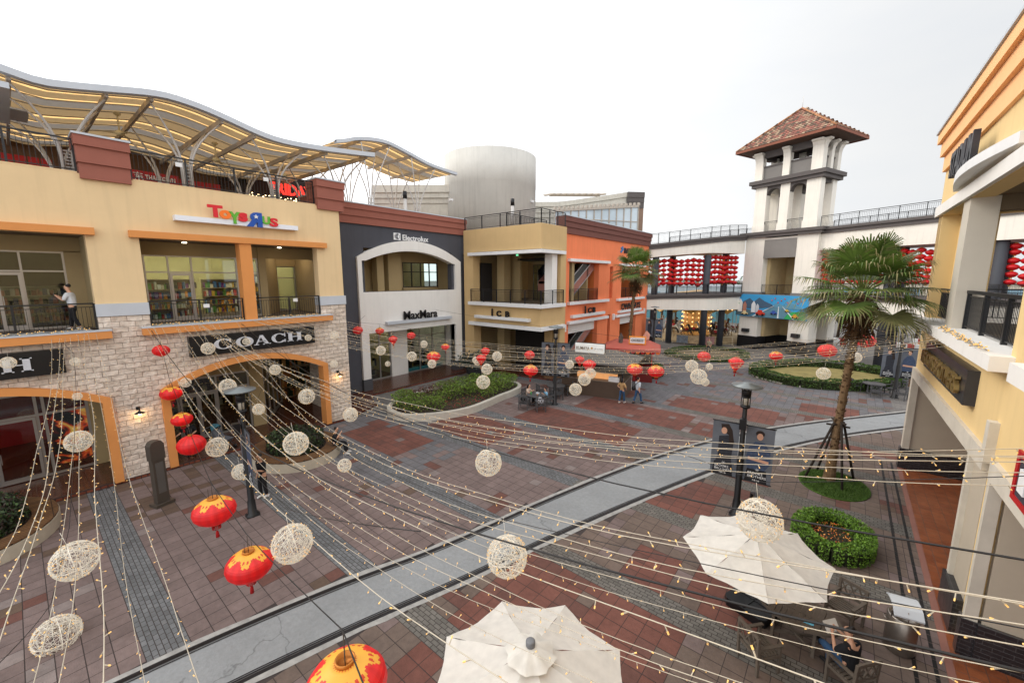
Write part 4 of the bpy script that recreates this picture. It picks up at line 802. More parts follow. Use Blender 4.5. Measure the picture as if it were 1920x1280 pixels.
for i, (x_, y_) in enumerate(((-24.6, 3.7), (-25, 10.4), (-25.2, 7.3))):
    s = thing('ceiling_fan', ['old cream ceiling fan hanging under the amber canopy between the first two columns', 'cream ceiling fan under the far end of the long canopy', 'cream ceiling fan under the middle of the long canopy'][i], 'fan', (x_, y_, 13.6), group='ceiling fans under the terrace canopy')
    zt = zz1(x_, y_)-.1; m = MB(); m.tube([(x_, y_, zt), (x_, y_, zt-.75)], .03, 6); m.lathe([(.1, 0), (.14, -.06), (.05, -.14)], (x_, y_, zt), 10); ST(m.build('rod', mat('cream_metal', rgb(214, 196, 150), .5)), s)
    m = MB(); m.lathe([(.04, .12), (.15, .06), (.17, -.04), (.08, -.1), (0, -.11)], (x_, y_, zt-.82), 14); ST(m.build('motor', MATS['cream_metal']), s)
    for k in range(3): a = k*2.094+.4; m = MB(); m.bar((x_+.12*math.cos(a), y_+.12*math.sin(a), zt-.85), (x_+.7*math.cos(a), y_+.7*math.sin(a), zt-.86), .12, .012); ST(m.build('blade', MATS['cream_metal']), s)
# restaurants behind the terrace
RS = thing('terrace_restaurant', 'row of dark restaurant fronts behind the roof terrace', 'building', (-33, 4, 11.9))
m = MB(); m.box(-33.2, -33, -8, 9.5, 11.9, 15.5); PB(m, 'brown_wall', mat('brown_wall', rgb(104, 78, 58), .9), RS)
m = MB(); m.box(-33.0, -32.95, 9.5, 10.6, 11.9, 15.0); m.box(-33.2, -33, 9.5, 10.6, 11.9, 15.2); PB(m, 'brick_wall', brickmat('dark_brick', rgb(90, 64, 48), rgb(60, 44, 36), rgb(40, 32, 28), .3, .1), RS)
m = MB(); m.box(-33.2, -33, 10.6, 17, 11.9, 15.5); PB(m, 'black_wall', DARK, RS)
m = MB(); 
for k in range(38): m.box(-30.05, -30.0, -6+k*.4, -5.66+k*.4, 12.6, 13.75) if not 1.9 < -6+k*.4 < 6.2 and -6+k*.4 < 8.7 else None
PB(m, 'red_slat_panel', REDP, RS)
m = MB()
for k in range(46): y_ = 10.9+k*.13; m.lathe([(.0, .05), (.05, 0), (0, -.05)], (-31.8+.2*math.sin(k*2.3), y_, 13.75+.1*math.sin(k*1.7)), 6)
PB(m, 'row_of_bulbs', mat('lamp_glow', (1, 1, 1, 1), emit=(1, .7, .35, 1), estr=6), RS)
s = thing('restaurant_sign', 'red board with white lettering THAI TOWN behind the terrace railing', 'sign', (-30, 4, 12.4))
m = MB(); m.box(-28.05, -28, 3.95, 6.3, 12.98, 13.5); ST(m.build('sign_board', REDP), s)
ST(text('lettering', 'THAI TOWN', WL, '+x', (-27.99, 4.95, 13.1), 1.2, .24, ext=.03, off=.02), s)
m = MB()
for y_ in (4.05, 4.5):       # two brush-like glyphs
    for a, b in (((0, .42), (.36, .42)), ((.05, .3), (.34, .3)), ((.18, .5), (.06, .05)), ((.1, .2), (.36, .22)), ((.2, .3), (.2, .02)), ((.3, .24), (.36, .04))): m.bar((-27.98, y_+a[0], 13.02+a[1]*.8), (-27.98, y_+b[0], 13.02+b[1]*.8), .05, .03)
ST(m.build('glyphs', WL), s)
s = thing('restaurant_sign', 'glowing red capitals FRIDAYS on a black front behind the canopy columns', 'sign', (-32, 12, 13.4))
RG = mat('red_neon', rgb(200, 20, 20), .5, emit=(1, .05, .03, 1), estr=1.2)
ST(text('lettering', 'FRIDAYS', RG, '+x', (-31.9, 12.3, 14.05), 3.3, .8, ext=.08, off=.04), s)
m = MB()
RC = [rgb(190, 30, 30)]
m.box(-34, -33.8, 19, 24.5, 11.9, 14.4); ST(m.build('red_terrace_wall', REDP), tag(RS, RS['label']))
for i, y_ in enumerate((19.6, 21.0, 22.3)):
    s = thing('menu_board', ['first', 'middle', 'last'][i]+' white framed board on the red terrace wall past the shingle block', 'board', (-33.7, y_, 12.4), group='boards on the red terrace wall')
    m = MB(); m.box(-33.79, -33.72, y_, y_+.8, 12.3, 13.9); ST(m.build('frame', WHITE), s); m = MB(); m.box(-33.72, -33.7, y_+.08, y_+.72, 12.4, 13.8); ST(m.build('sheet', mat('grey_sheet', rgb(180, 160, 150), .6)), s)
def P3(px, py, d): return CAM+ray(px, py)*(d/FP)
s = thing('roof_building', 'plain white wall with stepped cornice between the canopy and the round tower', 'building', (-38, 26, 12))
a, b = P3(700, 345, 41), P3(845, 365, 41); a.z = b.z = 0
for z0, z1, w_ in ((11.9, 15.6, .3), (15.6, 16.1, .5), (16.1, 16.6, .8), (16.6, 17.3, 1.1)):
    m = MB(); m.bar((a.x, a.y, (z0+z1)/2), (b.x, b.y, (z0+z1)/2), w_, z1-z0); ST(m.build('wall' if z0 < 12 else 'cornice_step', mat('weathered_cream', rgb(196, 190, 178), .9, streak=.1)), s)
s = thing('round_tower', 'big round pale concrete drum rising above the roofs', 'tower', (-30.2, 33.2, 12))
m = MB(); m.lathe([(4.72, 11), (4.72, 14.9), (4.74, 14.92), (4.74, 17.3), (4.76, 17.32), (4.76, 20.3), (4.5, 20.32), (4.5, 19.6), (0, 19.6)], (-30.2, 33.2, 0), 64, sm=True)
o = ST(m.build('drum', mat('stained_concrete', rgb(198, 195, 188), .9, var=.1, vscale=.35, bump=.1, streak=.12)), s)
for px, py in ((846, 375), (998, 378)):
    p = P3(px, py, 37.3 if px < 900 else 41); m = MB(); m.box(p.x-.1, p.x+.15, p.y-.25, p.y+.1, p.z-.1, p.z+.1); ST(m.build('camera_housing', WHITE), s)
for i, (px, y_) in enumerate(((961, 400), (760, 388))):
    p = P3(px, y_, 33 if i == 0 else 31); s = thing('vent_pipe', ['tall black-capped steel pipe in front of the round drum', 'short black-capped steel pipe on the terrace left of the round drum'][i], 'pipe', (p.x, p.y, 11.9), group='pipes on the roof terrace')
    m = MB(); m.lathe([(.13, 11.9), (.13, p.z+.6)], (p.x, p.y, 0), 12); ST(m.build('pipe', STEEL), s); m = MB(); m.lathe([(.16, p.z+.6), (.16, p.z+1.1), (.1, p.z+1.15)], (p.x, p.y, 0), 12); ST(m.build('cap', BLK2), s)
# far building with curved cornice and glass wall
s = thing('far_building', 'distant cream building with a curved stepped cornice, grey corner and glass wall', 'building', (-32, 57, 10))
top = [(P3(985, 376, 64)), P3(1040, 381, 64), P3(1100, 372, 64), P3(1175, 357, 64)]
n = 16; T_ = []
for k in range(n+1):
    u = k/n*3; i = min(int(u), 2); t = u-i; a, b = top[i], top[i+1]; p = a.lerp(b, t); T_.append(p)
zc = lambda k: 19.9+.0*k+(1.5*max(0, (k/n-.35)/.65)**1.3)
for (d0, d1, o_) in ((.0, .7, .5), (.7, 1.6, .3), (1.6, 2.3, .15), (2.3, 10, 0)):
    m = MB(); nrm = Vector((.62, -.78, 0))*o_
    m.strip([(T_[k].x+nrm.x, T_[k].y+nrm.y, zc(k)-d0) for k in range(n+1)], [(T_[k].x+nrm.x, T_[k].y+nrm.y, zc(k)-d1) for k in range(n+1)])
    m.strip([(T_[k].x-nrm.x*6, T_[k].y+3, zc(k)-d0) for k in range(n+1)], [(T_[k].x+nrm.x, T_[k].y+nrm.y, zc(k)-d0) for k in range(n+1)]); m.strip([(T_[k].x+nrm.x, T_[k].y+nrm.y, zc(k)-d1) for k in range(n+1)], [(T_[k].x, T_[k].y+.02, zc(k)-d1) for k in range(n+1)])
    ST(m.build('cornice_step' if d1 < 10 else 'wall', MATS['weathered_cream']), s)
e = T_[-1]; a = e+Vector((.3, -.4, 0)); b = e+Vector((2.2, 1.6, 0))
for z0, z1, w_ in ((20.6, 21.4, .6), (19.9, 20.6, .4), (19.0, 19.9, .25), (11, 19.0, .1)):
    m = MB(); m.bar((a.x, a.y, (z0+z1)/2), (b.x, b.y, (z0+z1)/2), w_, z1-z0); ST(m.build('corner_block', DGREY if z0 > 18 else mat('brown_corner', rgb(140, 116, 100), .9)), s)
gw0, gw1 = P3(1040, 420, 58), P3(1196, 420, 62); f = MB(); pn = MB()
for k in range(12):
    p = gw0.lerp(gw1, k/11); zt = 17.6+1.3*k/11; f.bar((p.x, p.y, 11), (p.x, p.y, zt), .14)
for z_ in (13.2, 14.9, 16.6): f.bar((gw0.x, gw0.y, z_), (gw1.x, gw1.y, z_), .1)
f.bar((gw0.x, gw0.y, 17.6), (gw1.x, gw1.y, 18.9), .3, .3); d_ = (gw1-gw0)/10
for k in range(20): p = gw0.lerp(gw1, k/19); f.box(p.x-.15, p.x+.15, p.y-.2, p.y+.2, 17.7+1.3*k/19, 18.1+1.3*k/19)
ST(f.build('glass_wall_frame', STEELD), s)
pn.add([(gw0.x-.05, gw0.y+.05, 11), (gw1.x-.05, gw1.y+.05, 11), (gw1.x-.05, gw1.y+.05, 18.9), (gw0.x-.05, gw0.y+.05, 17.6)], [(0, 1, 2, 3)]); ST(pn.build('glass_wall', mat('pale_glass', rgb(190, 205, 215), .15, spec=.8, var=.15, vscale=.3)), s)
m = MB(); a, b = P3(1030, 372, 66), P3(1125, 362, 66)
for k in range(9): p = a.lerp(b, k/8); m.box(p.x-1, p.x+1, p.y-.3, p.y+.3, 21.4, 21.6)
m.bar((a.x, a.y, 21.3), (b.x, b.y, 21.3), .2); ST(m.build('roof_louvre', STEELD), s)
# ---------------------------------------------------------------- clock-less tower with tiled roof
TA = R(-21.5); T0 = Vector((-9.9, 55.2, 0))
TW = thing('watch_tower', 'cream gate tower with open belvedere and tiled pyramid roof', 'tower', T0, TA)
def TP_(mb, name, m_, **k):
    for q in (pieces(mb) if name in SPLIT else [mb]): o = q.build(name, m_, **k); o.parent = TW
    return o
m = MB()
for a, b_ in ((0, 2.15), (5.5, 7.5)):
    m.box(a, b_, 0, 1.7, 1.45, 12.7); m.box(a, b_, 4.0, 5.5, 1.45, 12.7)
m.box(2.15, 5.5, .0, .5, 3.9, 6.0); m.box(2.15, 5.5, 0, 5.5, 12.0, 12.6); m.box(2.15, 5.5, 4.8, 5.5, 3.9, 6.0); m.box(0, 7.5, 1.7, 4, 12.0, 12.6)
TP_(m, 'lower_wall', CREAM)
m = MB(); m.box(2.15, 2.5, .9, 4.6, 1.45, 12); m.box(2.16, 3.9, 4.2, 4.6, 1.45, 3.9); m.box(2.16, 4.2, 4.3, 4.7, 6.3, 12); TP_(m, 'inner_wall', mat('tan_inner_wall', rgb(190, 168, 126), .9))
m = MB()
for a, b_ in ((-.06, 2.2), (5.44, 7.56)): m.box(a, b_, -.06, 1.76, 0, 1.45); m.box(a, b_, 3.94, 5.56, 0, 1.45)
m.box(2.2, 4.2, 3.9, 4.3, 0, 1.45); TP_(m, 'black_plinth', BLK2)
m = MB(); m.box(2.16, 5.49, -.04, .35, 10.4, 12.4); TP_(m, 'grey_panel', MGREY)
m = MB(); m.box(-.1, 2.25, -.1, 1.8, 5.95, 6.6); m.box(5.4, 7.6, -.1, 1.8, 5.95, 6.6); m.box(2.15, 5.5, .02, 5.5, 5.95, 6.35); TP_(m, 'floor_band', MGREY)
m = MB(); m.box(-.35, 7.85, -.35, 5.8, 12.7, 13.0); m.box(-.55, 8.05, -.5, 6, 13.0, 13.3); TP_(m, 'cornice', DGREY)
CP = [(.5, 1.75), (3.2, 4.15), (5.75, 7.05)]
m = MB()
for a, b_ in CP:
    for y0 in (.2, 2.6): m.box(a, b_, y0, y0+.85, 13.3, 18.2)
    for y0 in (.2, 2.6): m.box(a-.06, b_+.06, y0-.06, y0+.91, 13.3, 14.1)
m.box(.55, 1.7, 1.05, 2.6, 17.6, 18.2)
TP_(m, 'shaft_column', CREAM)
m = MB()
for y0 in (.25, 2.65):
    for a, b_ in ((1.75, 3.2), (4.15, 5.75)):
        n = 12; c_ = (a+b_)/2; r_ = (b_-a)/2
        for k in range(n):
            xa = a+(b_-a)*k/n; xb = a+(b_-a)*(k+1)/n; za = 17.3+math.sqrt(max(0, r_*r_-(xa-c_)**2))*.9; zb = 17.3+math.sqrt(max(0, r_*r_-(xb-c_)**2))*.9
            m.prism([(xa, za), (xb, zb), (xb, 18.2), (xa, 18.2)], y0, y0+.7, 'y')
for xx in (.7, 6.4): m.box(xx, xx+.5, 1.05, 2.6, 17.9, 18.2)
TP_(m, 'arch_spandrels', DGREY)
m = MB(); m.box(.15, 7.4, -.1, 3.8, 18.2, 18.55); m.box(-.05, 7.6, -.3, 4.0, 18.55, 18.95); TP_(m, 'belt_course', DGREY)
m = MB(); m.box(.75, 6.8, .25, .45, 18.95, 20.25); m.box(.75, 6.8, 3.2, 3.4, 18.95, 20.25); m.box(6.6, 6.8, .45, 3.2, 18.95, 20.25); m.box(.75, .95, .45, 3.2, 18.95, 20.25); TP_(m, 'grey_parapet', MGREY)
m = MB(); m.box(.7, 6.85, .2, .5, 20.25, 20.45); m.box(6.55, 6.85, .5, 3.4, 20.25, 20.45); m.box(.7, 6.85, .2, .5, 21.3, 22.0); m.box(6.55, 6.85, .5, 3.4, 21.3, 22.0); m.box(.7, 6.85, 3.1, 3.4, 21.3, 22.0); m.box(.7, 1, .5, 3.1, 21.3, 22); TP_(m, 'belvedere_beam', DGREY)
m = MB()
for (a, b_, y0, y1) in ((.35, 1.2, 0, .6), (3.3, 4.0, 0, .6), (6.1, 7.1, -.05, .7), (.35, 1.2, 2.95, 3.6), (6.2, 7.1, 2.95, 3.6), (6.6, 7.1, 1.6, 2.1), (3.3, 4, 3, 3.6)): m.box(a, b_, y0, y1, 18.95, 21.7)
for a, b_ in ((.35, 1.2), (3.3, 4.0), (6.1, 7.1)):
    P_ = [(0, 20.9), (-.08, 21.3), (-.25, 21.6), (-.45, 21.7), (-.45, 21.85), (.3, 21.85), (.3, 20.9)]
    m.add([(a, p[0], p[1]) for p in P_]+[(b_, p[0], p[1]) for p in P_], [tuple(range(7)), tuple(range(13, 6, -1))]+[(i, (i+1) % 7, 7+(i+1) % 7, 7+i) for i in range(7)])
for a, b_ in ((0, .6), (1.6, 2.1), (2.95, 3.6)):
    P_ = [(7.1, 20.9), (7.18, 21.3), (7.35, 21.6), (7.6, 21.7), (7.6, 21.85), (6.8, 21.85), (6.8, 20.9)]
    m.add([(p[0], a, p[1]) for p in P_]+[(p[0], b_, p[1]) for p in P_], [tuple(range(7)), tuple(range(13, 6, -1))]+[(i, (i+1) % 7, 7+(i+1) % 7, 7+i) for i in range(7)])
P_ = [(.35, 20.9), (.27, 21.3), (.1, 21.6), (-.1, 21.7), (-.1, 21.85), (.6, 21.85), (.6, 20.9)]; m.add([(p[0], 0, p[1]) for p in P_]+[(p[0], .6, p[1]) for p in P_], [tuple(range(7)), tuple(range(13, 6, -1))]+[(i, (i+1) % 7, 7+(i+1) % 7, 7+i) for i in range(7)])
TP_(m, 'bracket_column', CREAM)
RX0, RX1, RY0, RY1, RZ = -1.15, 8.6, -1.5, 5.2, 22.15; AP = Vector((3.72, 1.85, 25.9))
m = MB(); m.add([(RX0, RY0, RZ), (RX1, RY0, RZ), (RX1, RY1, RZ), (RX0, RY1, RZ), (.7, .2, 22.0), (6.85, .2, 22.0), (6.85, 3.4, 22.0), (.7, 3.4, 22.0)], [(0, 1, 5, 4), (1, 2, 6, 5), (2, 3, 7, 6), (3, 0, 4, 7), (4, 5, 6, 7)]); TP_(m, 'eave_soffit', mat('dark_soffit', rgb(96, 76, 66), .8))
m = MB(); 
cs = [Vector((RX0, RY0, RZ)), Vector((RX1, RY0, RZ)), Vector((RX1, RY1, RZ)), Vector((RX0, RY1, RZ))]
for k in range(4): m.bar(cs[k]+Vector((0, 0, .02)), cs[(k+1) % 4]+Vector((0, 0, .02)), .1, .24)
TP_(m, 'fascia', mat('rust_fascia', rgb(132, 78, 58), .7))
m = MB(); tcol = []; TPAL = [rgb(150, 96, 82), rgb(164, 140, 116), rgb(134, 88, 76), rgb(112, 92, 76), rgb(156, 118, 98), rgb(98, 80, 68)]
for k in range(4):
    A_, B2 = cs[k]+Vector((0, 0, .14)), cs[(k+1) % 4]+Vector((0, 0, .14)); L_ = (B2-A_).length; nr = 15; nc = int(L_/.3); nrm = (B2-A_).cross(AP-A_).normalized()
    for r_ in range(nr):
        t0, t1 = r_/nr, (r_+1)/nr; 
        for c_ in range(nc):
            u0, u1 = c_/nc, (c_+1)/nc
            # keep tiles inside the triangle
            lo0, hi0 = t0/2*1.0, 1-t0/2
            def pt(u, t, h): 
                base = A_.lerp(B2, u); mid = (A_+B2)/2; foot = AP; # straight up the slope
                p = base+(AP-mid)*t; return p+nrm*h
            if u0 < t1/2-.02 or u1 > 1-t1/2+.02: 
                if u0 < t0/2-.03 or u1 > 1-t0/2+.03: continue
            q = random.choice(TPAL); ns = 4
            ra = [pt(u0+(u1-u0)*i/ns, t0, .045+.05*math.sin(math.pi*i/ns)) for i in range(ns+1)]; rb = [pt(u0+(u1-u0)*i/ns, t1, .0+.05*math.sin(math.pi*i/ns)) for i in range(ns+1)]
            m.strip(ra, rb); tcol += [q]*ns; m.add([ra[0], ra[2], ra[4]], [(0, 1, 2)]); tcol.append(tuple(c*.5 for c in q[:3])+(1,))
m.add([cs[0]+Vector((0, 0, .1)), cs[1]+Vector((0, 0, .1)), cs[2]+Vector((0, 0, .1)), cs[3]+Vector((0, 0, .1)), AP], [(0, 1, 4), (1, 2, 4), (2, 3, 4), (3, 0, 4)]); tcol += [rgb(110, 70, 56)]*4
TP_(m, 'tiled_roof', mat('roof_tile', None, .8, attr=True, var=.15, vscale=3), cols=tcol)
m = MB()
for k in range(4): m.tube([cs[k]+Vector((0, 0, .18)), AP+Vector((0, 0, .1))], .09, 8)
TP_(m, 'ridge_tiles', mat('ridge_tile', rgb(168, 116, 76), .8, var=.2, vscale=4)); m = MB(); m.tube([AP, AP+Vector((0, 0, 1.25))], .025, 5); TP_(m, 'lightning_rod', STEEL)
for x_, nm in ((.95, 0), (6.4, 1)):
    s = thing('floodlight', ['black floodlight box on the left leg of the cream gate tower', 'black floodlight box on the right leg of the cream gate tower'][nm], 'lamp', TW.matrix_basis @ Vector((x_, -.1, 2.1)), group='floodlights on the gate tower'); s.location = Matrix.Translation(T0) @ Matrix.Rotation(TA, 4, 'Z') @ Vector((x_, -.1, 2.1)); s.rotation_euler = (0, 0, TA)
    m = MB(); m.box(-.38, .38, -.3, .08, -.2, .2); m.build('housing', BLK2, s); m = MB(); m.box(-.32, .32, -.32, -.3, -.15, .15); m.build('lens', mat('dark_lens', rgb(50, 52, 56), .1, spec=.8), s)
for a, b_ in ((1.75, 3.2), (4.15, 5.75)): o = railing((a, .3, 13.3), (b_, .3, 13.3), 1.1, 1.5, .12); o.parent = TW
o = railing((2.15, .2, 6.35), (5.5, .2, 6.35), 1.1, 1.7, .14); o.parent = TW
# bright mural board with a generic race-track picture
s = thing('mural_board', 'bright blue cartoon race-track mural across the foot of the gate tower', 'mural', T0, TA); s.location = T0+Matrix.Rotation(TA, 3, 'Z') @ Vector((3.6, -.3, 3.8)); s.rotation_euler = (0, 0, TA)
def pm(name, poly, col, y, th=.03): m = MB(); m.prism(poly, -y-th, -y, 'y'); return m.build(name, mat('mural_'+'%02x%02x%02x' % col, rgb(*col), .6, var=.04), s)
pm('board', [(-3.9, 0), (3.8, -.05), (3.8, 2.5), (-3.9, 2.55)], (64, 160, 214), 0, .12)
pm('road', [(-2.2, .02), (3.6, -.0), (1.6, 1.35), (.6, 1.4)], (96, 140, 160), .13); pm('road_line', [(.9, .02), (1.05, .02), (1.0, 1.3), (.95, 1.3)], (230, 236, 238), .17); pm('road_line', [(-1.9, .02), (-1.7, .02), (.5, 1.35), (.45, 1.35)], (230, 236, 238), .17); pm('road_line', [(2.5, .02), (2.7, .02), (1.4, 1.3), (1.35, 1.3)], (230, 236, 238), .17)
pm('hill', [(-3.6, 1.0), (-3.0, 1.7), (-2.3, 2.1), (-1.8, 1.7), (-1.2, 2.2), (-.6, 1.8), (.2, 1.5), (.5, 1.2), (-2, .9)], (70, 96, 120), .14)
pm('hill', [(.2, 1.3), (.8, 1.7), (1.5, 1.4), (2.2, 1.8), (3.2, 1.3), (3.7, 1.1), (1.5, 1.1)], (96, 150, 176), .14)
pm('grass', [(1.6, .02), (3.7, .0), (3.7, .9), (2.4, .8), (1.9, .5)], (50, 170, 96), .15); pm('grass', [(-3.8, .1), (-2.2, .1), (-1.3, .6), (-3.8, 1.0)], (86, 110, 120), .15)
for x0, w_, h_, col in ((-3.6, .5, 1.5, (230, 226, 220)), (-3.0, .4, 1.2, (180, 120, 100)), (-2.0, .45, 1.3, (226, 228, 230)), (-1.5, .35, 1.0, (200, 204, 210))): pm('cartoon_house', [(x0, .5), (x0+w_, .5), (x0+w_, .5+h_*.7), (x0+w_/2, .5+h_), (x0, .5+h_*.7)], col, .17, .06)
for x0, z0, sc, col in ((-.9, .25, .75, (206, 60, 40)), (.55, .45, .5, (60, 90, 170)), (-2.7, .2, .55, (222, 200, 150)), (2.75, .2, .5, (240, 170, 50)), (1.9, .8, .3, (220, 180, 60))):
    pm('cartoon_car', [(x0-.6*sc, z0), (x0+.6*sc, z0), (x0+.7*sc, z0+.3*sc), (x0+.3*sc, z0+.42*sc), (x0+.15*sc, z0+.75*sc), (x0-.3*sc, z0+.75*sc), (x0-.45*sc, z0+.4*sc), (x0-.7*sc, z0+.3*sc)], col, .22, .08)
    m = MB(); 
    for dx in (-.4*sc, .4*sc): m.prism([(x0+dx+.17*sc*math.cos(k*.628), z0+.02+.17*sc*math.sin(k*.628)) for k in range(10)], -.36, -.3, 'y')
    m.build('cartoon_wheels', BLK2, s)
m = MB()
for k in range(11): x0 = .2+k*.33; z0 = 1.95+.25*math.sin(k*2.1); m.prism([(x0+.07*math.cos(j), z0+.08*math.sin(j)) for j in range(6)], -.2, -.14, 'y')
m.build('balloons', mat('mural_balloon', rgb(206, 80, 60), .5), s)
m = MB(); m.prism([(-3.95, .6), (-3.85, .6), (-3.8, 1.4), (-3.9, 1.4)], -.2, -.14, 'y')
for k in range(6): a = k*1.05; m.prism([(-3.85, 1.4), (-3.85+.45*math.cos(a), 1.4+.3*math.sin(a)), (-3.85+.4*math.cos(a+.4), 1.38+.3*math.sin(a+.4))], -.24, -.18, 'y')
m.build('cartoon_palm', mat('mural_palm', rgb(50, 150, 60), .6), s)
# ---------------------------------------------------------------- curved footbridge
BR = thing('footbridge', 'two-level cream footbridge with dark cornices curving from the orange building past the tower', 'bridge', (-12.6, 51, 0))
LP = [(-18.6, 47.4, 12.0, 10.5, 6.2), (-16.6, 48.7, 12.25, 10.75, 6.3), (-14.6, 49.8, 12.5, 10.9, 6.35), (-12.6, 50.7, 12.7, 11.0, 6.4), (-11.2, 52.6, 12.95, 11.0, 6.45), (-9.9, 54.9, 13.1, 11.0, 6.5)]
RP = [(-2.9, 52.9, 13.2, 11.0, 6.5), (0, 51.4, 13.25, 11.0, 6.52), (2.7, 50.2, 13.3, 11.0, 6.55), (6, 48.6, 13.35, 11.0, 6.6), (10, 46.6, 13.4, 11.0, 6.6), (16, 43.4, 13.4, 11, 6.6)]
def band(name, P, f0, f1, o0, mt, back=5.2):
    m = MB(); n = len(P)
    def off(i, d):
        a = Vector(P[max(i-1, 0)][:2]); b = Vector(P[min(i+1, n-1)][:2]); t = (b-a).normalized(); return (P[i][0]-t.y*d, P[i][1]+t.x*d)
    F = [(*off(i, -o0), f1(P[i])) for i in range(n)]; F0 = [(*off(i, -o0), f0(P[i])) for i in range(n)]; K = [(*off(i, back), f1(P[i])) for i in range(n)]; K0 = [(*off(i, back), f0(P[i])) for i in range(n)]
    m.strip(F0, F); m.strip(F, K); m.strip(K, K0); m.strip(K0, F0); m.add([F[0], F0[0], K0[0], K[0]], [(0, 1, 2, 3)]); m.add([F[-1], F0[-1], K0[-1], K[-1]], [(3, 2, 1, 0)]); return ST(m.build(name, mt), BR)
for P in (LP, RP):
    band('lower_beam', P, lambda p: 4.5, lambda p: p[4]-.5, 0, CREAM); band('lower_cornice', P, lambda p: p[4]-.5, lambda p: p[4]-.22, .15, DGREY); band('lower_cornice', P, lambda p: p[4]-.22, lambda p: p[4], .3, DGREY)
    band('upper_beam', P, lambda p: p[3], lambda p: p[2]-.6, 0, CREAM); band('upper_cornice', P, lambda p: p[2]-.6, lambda p: p[2]-.25, .15, DGREY); band('upper_cornice', P, lambda p: p[2]-.25, lambda p: p[2], .3, DGREY)
    for (i, h) in ((4, 1.1), (2, 1.15)):
        mb = MB()
        for a, b in zip(P, P[1:]): railing((a[0], a[1], a[i]), (b[0], b[1], b[i]), h, 1.5, .13, build=False, mb=mb)
        ST(mb.build('railing', BLACK), BR)
        mb = MB()
        for a, b in zip(P, P[1:]): railing((a[0]+.9, a[1]+4.8, a[i]), (b[0]+.9, b[1]+4.8, b[i]), h, 1.5, .13, build=False, mb=mb)
        ST(mb.build('railing', BLACK), BR)
m = MB()
CLM = [(-17.9, 48.4), (-17.3, 52.5), (-12.9, 51.1), (-11.7, 54.2), (2.7, 50.6), (3.6, 53.4), (8.6, 47.9), (9.6, 51.5), (13.5, 45.5)]
for x_, y_ in CLM: m = MB(); m.lathe([(.36, 0), (.36, 13)], (0, 0, 0), 20); m.v = [(v[0]+x_, v[1]+y_, v[2] if v[2] < 1 else 11.2 if x_ > -12 else 10.8) for v in m.v]; ST(m.build('column', COLG), BR)
